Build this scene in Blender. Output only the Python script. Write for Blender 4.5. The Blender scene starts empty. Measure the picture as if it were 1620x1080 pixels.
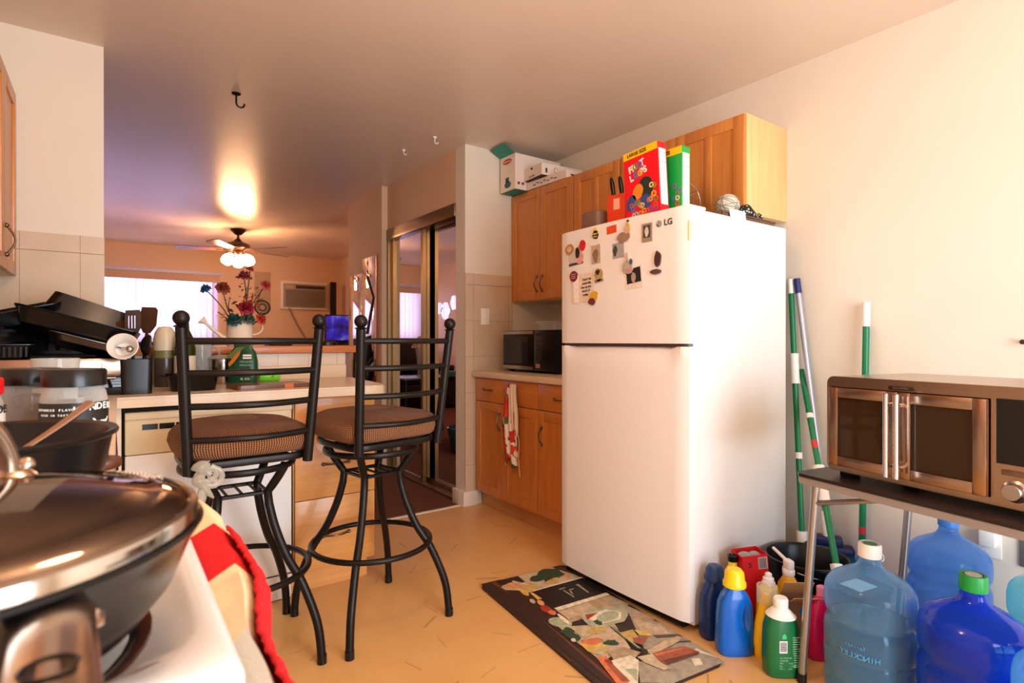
import bpy, bmesh, math, random
from mathutils import Vector, Matrix, Euler
random.seed(7)
PI = math.pi
SC = bpy.context.scene
COL = SC.collection

# ---------------------------------------------------------------- camera, exposure, world, large lights
cam_d = bpy.data.cameras.new('camera'); cam = bpy.data.objects.new('camera', cam_d); COL.objects.link(cam)
cam.location = (0, 0, 1.12)
cam.rotation_euler = (math.radians(89.9), 0, math.radians(-35.68))
cam_d.sensor_width = 36; cam_d.lens = 887 / 1620 * 36
cam_d.clip_start = 0.02
cam_d.dof.use_dof = True; cam_d.dof.focus_distance = 2.3; cam_d.dof.aperture_fstop = 7.0
SC.camera = cam
SC.view_settings.view_transform = 'Standard'; SC.view_settings.look = 'None'
SC.view_settings.gamma = 1.0; SC.view_settings.use_curve_mapping = False
SC.view_settings.exposure = 0.20
SC.cycles.max_bounces = 10; SC.cycles.diffuse_bounces = 5; SC.cycles.glossy_bounces = 5
SC.cycles.transmission_bounces = 8; SC.cycles.transparent_max_bounces = 16
SC.cycles.sample_clamp_indirect = 6.0; SC.cycles.caustics_refractive = False; SC.cycles.caustics_reflective = False

world = bpy.data.worlds.new('daylight'); SC.world = world; world.use_nodes = True
world.node_tree.nodes['Background'].inputs[0].default_value = (0.75, 0.85, 1.0, 1)
world.node_tree.nodes['Background'].inputs[1].default_value = 1.0

def area_light(name, loc, rot, sx, sy, power, color):
    l = bpy.data.lights.new(name, 'AREA'); l.shape = 'RECTANGLE'; l.size = sx; l.size_y = sy
    l.energy = power; l.color = color
    o = bpy.data.objects.new(name, l); COL.objects.link(o); o.location = loc; o.rotation_euler = rot
    return o
# daylight coming through the kitchen patio door behind the photographer, and through the living room window
area_light('patio_daylight', (1.15, -1.64, 1.10), (math.radians(90), 0, 0), 1.7, 1.9, 104, (0.84, 0.92, 1.0))
area_light('window_daylight', (0.30, 9.36, 1.60), (math.radians(-90), 0, 0), 1.8, 0.9, 62, (0.76, 0.74, 1.0))
# added warm fill light, unseen above the frame, to warm the kitchen
lp = bpy.data.lights.new('warm_fill_light', 'POINT'); lp.energy = 24; lp.color = (1.0, 0.62, 0.37); lp.shadow_soft_size = 0.12
lpo = bpy.data.objects.new('warm_fill_light', lp); COL.objects.link(lpo); lpo.location = (0.40, 0.95, 2.22)

# ---------------------------------------------------------------- helpers
def lin(h):
    h = h.lstrip('#'); c = [int(h[i:i+2], 16) / 255 for i in (0, 2, 4)]
    return tuple((x / 12.92 if x <= 0.04045 else ((x + 0.055) / 1.055) ** 2.4) for x in c) + (1,)
MATS = {}
def mat(name, color, rough=0.5, metal=0.0, noise=0.0, nscale=20, bump=0.0, bscale=60, emis=None, estr=0, trans=0, ior=1.45, alpha=1, coat=0, stretch=(1, 1, 1), spec=0.5, sheen=0):
    if name in MATS: return MATS[name]
    m = bpy.data.materials.new(name); m.use_nodes = True; nt = m.node_tree; N = nt.nodes; L = nt.links
    b = N['Principled BSDF']; c = lin(color)
    b.inputs['Base Color'].default_value = c; b.inputs['Roughness'].default_value = rough; b.inputs['Metallic'].default_value = metal
    b.inputs['Specular IOR Level'].default_value = spec
    b.inputs['Transmission Weight'].default_value = trans; b.inputs['IOR'].default_value = ior; b.inputs['Alpha'].default_value = alpha
    b.inputs['Coat Weight'].default_value = coat; b.inputs['Sheen Weight'].default_value = sheen
    if emis: b.inputs['Emission Color'].default_value = lin(emis); b.inputs['Emission Strength'].default_value = estr
    tc = N.new('ShaderNodeTexCoord'); mp = N.new('ShaderNodeMapping'); mp.inputs['Scale'].default_value = stretch
    L.new(tc.outputs['Object'], mp.inputs[0])
    ns = N.new('ShaderNodeTexNoise'); ns.inputs['Scale'].default_value = nscale; ns.inputs['Detail'].default_value = 4
    L.new(mp.outputs[0], ns.inputs['Vector'])
    mx = N.new('ShaderNodeMix'); mx.data_type = 'RGBA'; mx.blend_type = 'MULTIPLY'; mx.inputs[0].default_value = 1
    rp = N.new('ShaderNodeMapRange'); rp.inputs[1].default_value = 0.25; rp.inputs[2].default_value = 0.75
    rp.inputs[3].default_value = 1 - noise; rp.inputs[4].default_value = 1 + noise * 0.5
    L.new(ns.outputs[0], rp.inputs[0]); mx.inputs[6].default_value = c; L.new(rp.outputs[0], mx.inputs[7]); L.new(mx.outputs[2], b.inputs['Base Color'])
    if bump:
        n2 = N.new('ShaderNodeTexNoise'); n2.inputs['Scale'].default_value = bscale; L.new(mp.outputs[0], n2.inputs['Vector'])
        bp = N.new('ShaderNodeBump'); bp.inputs['Strength'].default_value = bump; bp.inputs['Distance'].default_value = 0.002
        L.new(n2.outputs[0], bp.inputs['Height']); L.new(bp.outputs[0], b.inputs['Normal'])
    MATS[name] = m
    return m

def plastic_see(name, color, clear=0.6, rough=0.08):
    """thin see-through coloured plastic: a tinted transparent shell with a glossy coat"""
    if name in MATS: return MATS[name]
    m = bpy.data.materials.new(name); m.use_nodes = True; nt = m.node_tree; N = nt.nodes; L = nt.links
    out = N['Material Output']; b = N['Principled BSDF']; b.inputs['Base Color'].default_value = lin(color); b.inputs['Roughness'].default_value = rough
    b.inputs['Coat Weight'].default_value = 0.5
    t = N.new('ShaderNodeBsdfTransparent'); c = lin(color); t.inputs[0].default_value = tuple(x ** 0.42 for x in c[:3]) + (1,)
    fr = N.new('ShaderNodeLayerWeight'); fr.inputs[0].default_value = 0.35
    mr = N.new('ShaderNodeMapRange'); mr.inputs[3].default_value = 1 - clear; mr.inputs[4].default_value = min(1, 1.6 - clear)
    L.new(fr.outputs['Facing'], mr.inputs[0])
    mx = N.new('ShaderNodeMixShader'); L.new(mr.outputs[0], mx.inputs[0]); L.new(t.outputs[0], mx.inputs[1]); L.new(b.outputs[0], mx.inputs[2]); L.new(mx.outputs[0], out.inputs[0])
    MATS[name] = m
    return m

def wood(name, color, dark, axis='z', scale=6, rough=0.35):
    if name in MATS: return MATS[name]
    m = bpy.data.materials.new(name); m.use_nodes = True; nt = m.node_tree; N = nt.nodes; L = nt.links
    b = N['Principled BSDF']; b.inputs['Roughness'].default_value = rough; b.inputs['Coat Weight'].default_value = 0.15
    tc = N.new('ShaderNodeTexCoord'); mp = N.new('ShaderNodeMapping')
    st = {'z': (9, 9, 0.7), 'x': (0.7, 9, 9), 'y': (9, 0.7, 9)}[axis]; mp.inputs['Scale'].default_value = st
    L.new(tc.outputs['Object'], mp.inputs[0])
    ns = N.new('ShaderNodeTexNoise'); ns.inputs['Scale'].default_value = scale; ns.inputs['Detail'].default_value = 5; ns.inputs['Distortion'].default_value = 0.6
    L.new(mp.outputs[0], ns.inputs['Vector'])
    cr = N.new('ShaderNodeValToRGB'); cr.color_ramp.elements[0].position = 0.3; cr.color_ramp.elements[1].position = 0.7
    cr.color_ramp.elements[0].color = lin(dark); cr.color_ramp.elements[1].color = lin(color)
    L.new(ns.outputs[0], cr.inputs[0]); L.new(cr.outputs[0], b.inputs['Base Color'])
    MATS[name] = m
    return m

def new(): return bmesh.new()
def box(bm, x0, x1, y0, y1, z0, z1, bev=0, seg=2, mi=0, M=None):
    r = bmesh.ops.create_cube(bm, size=1); vs = r['verts']
    for v in vs:
        v.co = Vector(((x0 + x1) / 2 + v.co.x * (x1 - x0), (y0 + y1) / 2 + v.co.y * (y1 - y0), (z0 + z1) / 2 + v.co.z * (z1 - z0)))
    fs = set(f for v in vs for f in v.link_faces)
    if bev:
        es = list(set(e for v in vs for e in v.link_edges))
        rr = bmesh.ops.bevel(bm, geom=es, offset=bev, segments=seg, profile=0.5, affect='EDGES')
        fs = set(f for f in rr['faces']) | set(f for f in fs if f.is_valid)
        vs = list(set(v for f in fs for v in f.verts))
    for f in fs:
        if f.is_valid: f.material_index = mi
    if M is not None:
        for v in vs: v.co = M @ v.co
    return vs
def tube(bm, pts, r, n=10, closed=False, mi=0, caps=True, sq=None):
    pts = [Vector(p) for p in pts]; k = len(pts)
    rs = r if isinstance(r, (list, tuple)) else [r] * k
    rings = []; prevn = None
    for i in range(k):
        if closed: t = (pts[(i + 1) % k] - pts[i - 1]).normalized()
        else: t = (pts[min(i + 1, k - 1)] - pts[max(i - 1, 0)]).normalized()
        if prevn is None:
            a = Vector((0, 0, 1)) if abs(t.z) < 0.9 else Vector((1, 0, 0)); nn = (a - t * a.dot(t)).normalized()
        else:
            nn = (prevn - t * prevn.dot(t))
            nn = nn.normalized() if nn.length > 1e-6 else prevn
        prevn = nn; bb = t.cross(nn); ring = []
        for j in range(n):
            an = 2 * PI * j / n; cx, sy = math.cos(an), math.sin(an)
            if sq: cx *= sq[0]; sy *= sq[1]
            ring.append(bm.verts.new(pts[i] + (nn * cx + bb * sy) * rs[i]))
        rings.append(ring)
    fs = []
    for i in range(k if closed else k - 1):
        A = rings[i]; B = rings[(i + 1) % k]
        for j in range(n):
            fs.append(bm.faces.new((A[j], A[(j + 1) % n], B[(j + 1) % n], B[j])))
    if not closed and caps:
        fs.append(bm.faces.new(rings[0][::-1])); fs.append(bm.faces.new(rings[-1]))
    for f in fs: f.material_index = mi
    return fs
def arc(c, r, a0, a1, n, z=None, plane='xy'):
    out = []
    for i in range(n + 1):
        a = a0 + (a1 - a0) * i / n
        if plane == 'xy': out.append((c[0] + r * math.cos(a), c[1] + r * math.sin(a), c[2]))
        elif plane == 'xz': out.append((c[0] + r * math.cos(a), c[1], c[2] + r * math.sin(a)))
        else: out.append((c[0], c[1] + r * math.cos(a), c[2] + r * math.sin(a)))
    return out
def smooth_path(pts, sub=6, closed=False):
    P = [Vector(p) for p in pts]; n = len(P); out = []
    rng = range(n) if closed else range(n - 1)
    for i in rng:
        if closed: p0, p1, p2, p3 = P[i - 1], P[i], P[(i + 1) % n], P[(i + 2) % n]
        else: p0, p1, p2, p3 = P[max(i - 1, 0)], P[i], P[i + 1], P[min(i + 2, n - 1)]
        for k in range(sub):
            t = k / sub
            out.append(0.5 * ((2 * p1) + (p2 - p0) * t + (2 * p0 - 5 * p1 + 4 * p2 - p3) * t * t + (3 * p1 - p0 - 3 * p2 + p3) * t ** 3))
    if not closed: out.append(P[-1])
    return out
def loft(bm, secs, n=28, mi=0, cap0=True, cap1=True):
    """secs: (z, rx, ry, cx, cy, exponent) superellipse sections"""
    rings = []
    for s in secs:
        z, rx, ry, cx, cy, ex = (list(s) + [0, 0, 2][len(s) - 3:])[:6] if len(s) < 6 else s
        ring = []
        for j in range(n):
            a = 2 * PI * j / n; c, q = math.cos(a), math.sin(a)
            ring.append(bm.verts.new((cx + rx * math.copysign(abs(c) ** (2 / ex), c), cy + ry * math.copysign(abs(q) ** (2 / ex), q), z)))
        rings.append(ring)
    fs = []
    for A, B in zip(rings, rings[1:]):
        for j in range(n): fs.append(bm.faces.new((A[j], A[(j + 1) % n], B[(j + 1) % n], B[j])))
    if cap0: fs.append(bm.faces.new(rings[0][::-1]))
    if cap1: fs.append(bm.faces.new(rings[-1]))
    for f in fs: f.material_index = mi
    return rings
def lathe(bm, prof, n=32, c=(0, 0, 0), mi=0, M=None, cap0=False, cap1=False):
    rings = []; allv = []
    for r, z in prof:
        if r < 1e-5:
            v = bm.verts.new((c[0], c[1], c[2] + z)); rings.append([v]); allv.append(v)
        else:
            ring = [bm.verts.new((c[0] + r * math.cos(2 * PI * j / n), c[1] + r * math.sin(2 * PI * j / n), c[2] + z)) for j in range(n)]
            rings.append(ring); allv += ring
    fs = []
    for A, B in zip(rings, rings[1:]):
        if len(A) == 1 and len(B) == 1: continue
        for j in range(n):
            if len(A) == 1: fs.append(bm.faces.new((A[0], B[(j + 1) % n], B[j])))
            elif len(B) == 1: fs.append(bm.faces.new((A[j], A[(j + 1) % n], B[0])))
            else: fs.append(bm.faces.new((A[j], A[(j + 1) % n], B[(j + 1) % n], B[j])))
    if cap0 and len(rings[0]) > 1: fs.append(bm.faces.new(rings[0][::-1]))
    if cap1 and len(rings[-1]) > 1: fs.append(bm.faces.new(rings[-1]))
    for f in fs: f.material_index = mi
    if M is not None:
        for v in allv: v.co = M @ v.co
    return allv
def ball(bm, c, r, n=16, mi=0, sc=(1, 1, 1), M=None):
    rr = bmesh.ops.create_uvsphere(bm, u_segments=n, v_segments=max(6, n // 2), radius=r)
    for v in rr['verts']:
        v.co = Vector((v.co.x * sc[0], v.co.y * sc[1], v.co.z * sc[2]))
        if M is not None: v.co = M @ v.co
        v.co += Vector(c)
    for f in set(f for v in rr['verts'] for f in v.link_faces): f.material_index = mi
    return rr['verts']
def prism(bm, pts, z0, z1, mi=0, M=None):
    """extrude a 2-D outline (x, y) from z0 to z1"""
    A = [bm.verts.new((x, y, z0)) for x, y in pts]; B = [bm.verts.new((x, y, z1)) for x, y in pts]; n = len(pts)
    fs = [bm.faces.new(A[::-1]), bm.faces.new(B)] + [bm.faces.new((A[i], A[(i + 1) % n], B[(i + 1) % n], B[i])) for i in range(n)]
    for f in fs: f.material_index = mi
    if M is not None:
        for v in A + B: v.co = M @ v.co
    return A + B
def ellipse(cx, cy, rx, ry, n=20, rot=0):
    return [(cx + rx * math.cos(a) * math.cos(rot) - ry * math.sin(a) * math.sin(rot), cy + rx * math.cos(a) * math.sin(rot) + ry * math.sin(a) * math.cos(rot)) for a in [2 * PI * i / n for i in range(n)]]

def obj(name, bm, m, parent=None, loc=None, rot=None, flat=False, ang=40):
    bmesh.ops.recalc_face_normals(bm, faces=bm.faces)
    me = bpy.data.meshes.new(name); bm.to_mesh(me); bm.free()
    for x in (m if isinstance(m, (list, tuple)) else [m]): me.materials.append(x)
    if not flat:
        me.shade_smooth(); me.set_sharp_from_angle(angle=math.radians(ang))
    o = bpy.data.objects.new(name, me); COL.objects.link(o)
    if parent: o.parent = parent
    if loc: o.location = loc
    if rot: o.rotation_euler = rot
    return o
def tag(o, label, cat, group=None):
    o['label'] = label; o['category'] = cat
    if group: o['group'] = group
    return o
def thing(name, label, cat, loc=(0, 0, 0), rotz=0, group=None, rot=None):
    o = bpy.data.objects.new(name, None); COL.objects.link(o); o.location = loc; o.empty_display_size = 0.05
    o.rotation_euler = rot if rot else (0, 0, rotz)
    return tag(o, label, cat, group)
def struct(name, bm, m, parent=None, **k):
    o = obj(name, bm, m, parent, **k)
    if not parent: o['kind'] = 'structure'
    return o
def text(name, s, size, m, parent, loc, facing='-y', extrude=0.0008, align='CENTER', tilt=0, mirror=False, bold=0.0, sx=1.0, M=None):
    """writing as thin raised lettering; facing says which way it reads"""
    c = bpy.data.curves.new('t', 'FONT'); c.body = s; c.size = size; c.extrude = extrude; c.align_x = align; c.align_y = 'CENTER'; c.offset = bold; c.resolution_u = 3
    t = bpy.data.objects.new('t', c); COL.objects.link(t)
    bpy.context.view_layer.update()
    me = bpy.data.meshes.new_from_object(t.evaluated_get(bpy.context.evaluated_depsgraph_get()))
    bpy.data.objects.remove(t); bpy.data.curves.remove(c)
    me.name = name; me.materials.clear(); me.materials.append(m)
    rt, up, nn = {'-y': ((1, 0, 0), (0, 0, 1), (0, -1, 0)), '-x': ((0, -1, 0), (0, 0, 1), (-1, 0, 0)), '+z': ((1, 0, 0), (0, 1, 0), (0, 0, 1)), '+x': ((0, 1, 0), (0, 0, 1), (1, 0, 0))}[facing]
    R = Matrix((rt, up, nn)).transposed()
    Rt = R @ Matrix.Rotation(tilt, 3, 'Z')
    for v in me.vertices:
        p = Vector((v.co.x * sx * (-1 if mirror else 1), v.co.y, v.co.z)); p = Rt @ p + Vector(loc)
        v.co = (M @ p) if M is not None else p
    o = bpy.data.objects.new(name, me); COL.objects.link(o)
    if parent: o.parent = parent
    return o
def copy_tree(o, parent=None):
    c = o.copy(); COL.objects.link(c)
    if parent: c.parent = parent
    for ch in list(o.children): copy_tree(ch, c)
    return c

# ---------------------------------------------------------------- materials
M_wall = mat('wall_paint', '#E4DCCD', 0.75, noise=0.03, nscale=3, bump=0.15, bscale=90)
M_lwall = mat('living_wall_paint', '#DDBB9A', 0.75, noise=0.03, nscale=3)
M_pink = mat('pink_wall_paint', '#DFBFAE', 0.75)
M_ceil = mat('ceiling_paint', '#E4D3C2', 0.30, noise=0.03, nscale=2, bump=0.05, bscale=40)
M_trim = mat('white_trim', '#EADFD0', 0.5)
M_maple = wood('maple', '#D08742', '#C27835', 'z')
M_mapleh = wood('maple_across', '#D08742', '#C27835', 'y')
M_maplex = wood('maple_lit_drawers', '#E0A05C', '#D4914C', 'x')  # same maple, lighter: the light on the peninsula drawers put into the colour
M_mapleside = wood('maple_lit_side', '#EBC58A', '#E0B577', 'z', 4)  # paler copy of the maple, with bright light on the sides painted in
M_lam = mat('counter_laminate', '#E2CDB0', 0.3, noise=0.04, nscale=80)
M_white = mat('white_enamel', '#ECECEC', 0.12, coat=0.3)
M_fridge = mat('fridge_white', '#E9E7E5', 0.48)
M_dark = mat('dark_bronze_metal', '#211D1B', 0.38, 0.6)
M_black = mat('black_plastic', '#0C0C0D', 0.28)
M_blackm = mat('black_nonstick', '#101012', 0.25, 0.3)
M_steel = mat('brushed_steel', '#B9B2AB', 0.22, 1.0)
M_steelw = mat('polished_steel', '#C9C2BA', 0.12, 1.0)
M_copper = mat('warm_stainless', '#B39A86', 0.24, 1.0, noise=0.08, nscale=8)
M_chrome = mat('chrome', '#DDDDDD', 0.06, 1.0)
M_nickel = mat('antique_nickel', '#7A6A58', 0.3, 0.9)
M_wp = mat('white_plastic', '#F1EFEA', 0.35)
M_glass = plastic_see('clear_plastic', '#E8EDEE', 0.82, 0.05)
M_glassw = plastic_see('clear_glass', '#D5D8D6', 0.75, 0.03)
M_mirror = mat('mirror', '#DAD5CE', 0.015, 1.0)
M_bronze = mat('bronze_frame', '#8C7350', 0.3, 0.85)
M_ink = mat('black_ink', '#141414', 0.6)
M_inkw = mat('white_ink', '#F4F2EC', 0.6)
M_paper = mat('white_paper', '#F3EEE8', 0.7)
M_green = mat('green_plastic', '#0F7A4C', 0.3)
M_red = mat('red_paint', '#D9121C', 0.4)
M_yellow = mat('yellow_plastic', '#F5D21A', 0.3)

def floor_mat():
    m = bpy.data.materials.new('vinyl_floor'); m.use_nodes = True; nt = m.node_tree; N = nt.nodes; L = nt.links
    b = N['Principled BSDF']; b.inputs['Roughness'].default_value = 0.33
    tc = N.new('ShaderNodeTexCoord')
    def math_(op, a, b_=None, v=None):
        n = N.new('ShaderNodeMath'); n.operation = op; L.new(a, n.inputs[0])
        if b_ is not None: L.new(b_, n.inputs[1])
        if v is not None: n.inputs[1].default_value = v
        return n.outputs[0]
    fac = None
    for sc, off in ((4.2, 0.0), (3.3, 5.3)):
        mp = N.new('ShaderNodeMapping'); mp.inputs['Scale'].default_value = (sc, sc, 0); mp.inputs['Location'].default_value = (off, off * 1.7, 0)
        L.new(tc.outputs['Object'], mp.inputs[0])
        vo = N.new('ShaderNodeTexVoronoi'); vo.voronoi_dimensions = '2D'; vo.inputs['Scale'].default_value = 1; vo.inputs['Randomness'].default_value = 0.8
        L.new(mp.outputs[0], vo.inputs['Vector'])
        sub = N.new('ShaderNodeVectorMath'); sub.operation = 'SUBTRACT'; L.new(mp.outputs[0], sub.inputs[0]); L.new(vo.outputs['Position'], sub.inputs[1])
        sepc = N.new('ShaderNodeSeparateColor'); L.new(vo.outputs['Color'], sepc.inputs[0])
        ang = math_('MULTIPLY', sepc.outputs[0], v=6.28)
        vr = N.new('ShaderNodeVectorRotate'); vr.rotation_type = 'Z_AXIS'; L.new(sub.outputs[0], vr.inputs['Vector']); L.new(ang, vr.inputs['Angle'])
        sp = N.new('ShaderNodeSeparateXYZ'); L.new(vr.outputs[0], sp.inputs[0])
        lx = math_('LESS_THAN', math_('ABSOLUTE', sp.outputs[0]), v=0.17)
        ay = math_('ABSOLUTE', sp.outputs[1])
        band = math_('MULTIPLY', math_('LESS_THAN', ay, v=0.0135), math_('GREATER_THAN', ay, v=0.0035))
        d = math_('MULTIPLY', lx, band)
        keep = math_('GREATER_THAN', sepc.outputs[1], v=0.35)
        d = math_('MULTIPLY', d, keep)
        d = math_('MULTIPLY', d, math_('ADD', math_('MULTIPLY', sepc.outputs[2], v=0.5), v=0.35))
        fac = d if fac is None else math_('MAXIMUM', fac, d)
    ns = N.new('ShaderNodeTexNoise'); ns.inputs['Scale'].default_value = 3.5; ns.inputs['Detail'].default_value = 6; L.new(tc.outputs['Object'], ns.inputs['Vector'])
    cr = N.new('ShaderNodeValToRGB'); cr.color_ramp.elements[0].position = 0.3; cr.color_ramp.elements[1].position = 0.7
    cr.color_ramp.elements[0].color = lin('#D9A564'); cr.color_ramp.elements[1].color = lin('#E0B172'); L.new(ns.outputs[0], cr.inputs[0])
    # faint joints of the 30 cm tiles
    br = N.new('ShaderNodeTexBrick'); br.offset = 0; br.inputs['Scale'].default_value = 1; br.inputs['Brick Width'].default_value = 0.305; br.inputs['Row Height'].default_value = 0.305
    br.inputs['Mortar Size'].default_value = 0.0012; br.inputs['Color1'].default_value = (1, 1, 1, 1); br.inputs['Color2'].default_value = (0.99, 0.99, 0.99, 1); br.inputs['Mortar'].default_value = (0.90, 0.88, 0.85, 1)
    L.new(tc.outputs['Object'], br.inputs['Vector'])
    mj = N.new('ShaderNodeMix'); mj.data_type = 'RGBA'; mj.blend_type = 'MULTIPLY'; mj.inputs[0].default_value = 1; L.new(cr.outputs[0], mj.inputs[6]); L.new(br.outputs[0], mj.inputs[7])
    mx = N.new('ShaderNodeMix'); mx.data_type = 'RGBA'; L.new(fac, mx.inputs[0]); L.new(mj.outputs[2], mx.inputs[6]); mx.inputs[7].default_value = lin('#7C6A3C')
    L.new(mx.outputs[2], b.inputs['Base Color'])
    return m
M_floor = floor_mat()
M_carpet = mat('brown_carpet', '#6B3B28', 0.95, noise=0.35, nscale=160, bump=0.5, bscale=300)

def tile_mat(name, w, h, ox, oz, plane):
    m = bpy.data.materials.new(name); m.use_nodes = True; nt = m.node_tree; N = nt.nodes; L = nt.links
    b = N['Principled BSDF']; b.inputs['Roughness'].default_value = 0.3
    tc = N.new('ShaderNodeTexCoord'); sp = N.new('ShaderNodeSeparateXYZ'); L.new(tc.outputs['Object'], sp.inputs[0])
    cb = N.new('ShaderNodeCombineXYZ'); L.new(sp.outputs[0 if plane == 'x' else 1], cb.inputs[0]); L.new(sp.outputs[2], cb.inputs[1])
    mp = N.new('ShaderNodeMapping'); mp.inputs['Location'].default_value = (-ox, -oz, 0); L.new(cb.outputs[0], mp.inputs[0])
    br = N.new('ShaderNodeTexBrick'); br.offset = 0; br.inputs['Scale'].default_value = 1; br.inputs['Brick Width'].default_value = w; br.inputs['Row Height'].default_value = h
    br.inputs['Mortar Size'].default_value = 0.0016; br.inputs['Color1'].default_value = lin('#D3BFA6'); br.inputs['Color2'].default_value = lin('#CDB89E'); br.inputs['Mortar'].default_value = lin('#A98F76')
    L.new(mp.outputs[0], br.inputs['Vector'])
    ns = N.new('ShaderNodeTexNoise'); ns.inputs['Scale'].default_value = 9; ns.inputs['Detail'].default_value = 5; L.new(tc.outputs['Object'], ns.inputs['Vector'])
    mr = N.new('ShaderNodeMapRange'); mr.inputs[3].default_value = 0.88; mr.inputs[4].default_value = 1.1; L.new(ns.outputs[0], mr.inputs[0])
    mx = N.new('ShaderNodeMix'); mx.data_type = 'RGBA'; mx.blend_type = 'MULTIPLY'; mx.inputs[0].default_value = 1; L.new(br.outputs[0], mx.inputs[6]); L.new(mr.outputs[0], mx.inputs[7])
    L.new(mx.outputs[2], b.inputs['Base Color'])
    return m
M_tileL = tile_mat('wall_tile_left', 0.204, 0.31, -0.105 + 0.204 * 3, 1.507, 'x')
M_tileR = tile_mat('wall_tile_return', 0.29, 0.245, 2.02, 1.50, 'x')
M_tileB = tile_mat('wall_tile_border', 0.29, 0.5, 2.02, 1.50, 'x')
M_tileW = tile_mat('half_wall_tile', 0.155, 0.5, 1.045, 0.80, 'x')

# ---------------------------------------------------------------- the setting
CZ = 2.45
XL, XR = -0.65, 2.70
bm = new(); box(bm, XL - .1, XR + .1, -1.7, 3.30, -0.05, 0.0); struct('floor', bm, M_floor)
bm = new(); box(bm, XL - .1, 3.3, 3.30, 9.4, -0.05, 0.0); struct('floor', bm, M_carpet)
bm = new(); box(bm, XL - .1, 3.3, -1.8, 9.5, CZ, CZ + .05); struct('ceiling', bm, M_ceil)
bm = new(); box(bm, XR, XR + .1, -1.7, 3.27, 0, CZ); struct('wall_right', bm, M_wall)
# return wall beside the kitchen cabinets, tiled to 1.58 m, with the closet wall running away from it
bm = new(); box(bm, 1.957, XR + .1, 3.27, 3.395, 0, CZ); struct('wall_return', bm, M_wall)
bm = new(); box(bm, 1.955, 2.35, 3.262, 3.27, 0.10, 1.50); struct('trim_1', bm, M_tileR)
bm = new(); box(bm, 1.955, 2.40, 3.262, 3.27, 1.502, 1.578); struct('trim_2', bm, M_tileB)
bm = new(); box(bm, 1.93, 2.045, 3.246, 3.262, 0, 0.10, 0.003); box(bm, 1.93, 1.957, 3.262, 3.40, 0, 0.10, 0.003); struct('baseboard_return', bm, M_trim)
bm = new(); box(bm, 1.957, 2.10, 3.395, 4.575, 2.075, CZ); struct('wall_closet_header', bm, M_lwall)
bm = new(); box(bm, 1.905, 2.10, 4.575, 5.40, 0, CZ); struct('wall_closet', bm, M_lwall)
bm = new(); box(bm, 2.10, 3.2, 5.30, 5.40, 0, CZ); struct('wall_closet_end', bm, M_lwall)
bm = new(); box(bm, 2.55, 2.6, 3.395, 5.30, 0, CZ); struct('wall_closet_back', bm, M_lwall)
bm = new(); box(bm, 3.08, 3.2, 5.40, 9.3, 0, CZ); struct('wall_living_right', bm, M_lwall)
bm = new(); box(bm, XL - .1, XL, -1.7, 9.3, 0, CZ); o = struct('wall_left', bm, [M_pink])
# living room end wall with the wide window opening
WX0, WX1, WZ0, WZ1 = -0.55, 1.22, 1.14, 2.05
bm = new()
box(bm, XL, WX0, 9.2, 9.3, 0, CZ); box(bm, WX1, 3.2, 9.2, 9.3, 0, CZ); box(bm, WX0, WX1, 9.2, 9.3, WZ1, CZ); box(bm, WX0, WX1, 9.2, 9.3, 0, WZ0)
struct('wall_far', bm, M_lwall)
# back wall behind the photographer with the patio door opening
bm = new()
box(bm, XL, 0.2, -1.7, -1.6, 0, CZ); box(bm, 2.1, XR, -1.7, -1.6, 0, CZ); box(bm, 0.2, 2.1, -1.7, -1.6, 2.1, CZ)
struct('wall_back', bm, M_wall)
# wall between kitchen and living room, ending in the opening above the half wall
bm = new(); box(bm, XL, -0.02, 3.15, 3.27, 0, CZ); struct('wall_divider', bm, M_wall)
bm = new(); box(bm, XL, -0.018, 3.142, 3.15, 0.91, 1.507); struct('trim_3', bm, M_tileL)
bm = new(); box(bm, XL, -0.018, 3.141, 3.15, 1.509, 1.585); struct('trim_4', bm, tile_mat('tile_border_left', 0.204, 0.5, -0.105 + 0.204 * 3, 1.50, 'x'))
bm = new(); box(bm, -0.018, 1.09, 3.16, 3.27, 0, 1.052); struct('wall_half', bm, M_trim)
bm = new(); box(bm, -0.018, 1.092, 3.150, 3.16, 0.91, 1.05); struct('trim_5', bm, tile_mat('half_tile', 0.158, 0.5, 1.045, 0.8, 'x'))
bm = new(); box(bm, 1.09, 1.13, 3.17, 3.27, 0, 1.05); struct('trim_6', bm, wood('dark_end_panel', '#8A5A3C', '#5E3B28'))
bm = new(); box(bm, -0.018, 1.155, 3.11, 3.34, 1.052, 1.092, 0.006); struct('trim_7', bm, wood('ledge_wood', '#C97B45', '#B0663A', 'x'))
bm = new(); box(bm, -0.018, 1.957, 3.285, 3.31, 0, 0.004); struct('trim_8', bm, M_trim)

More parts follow.
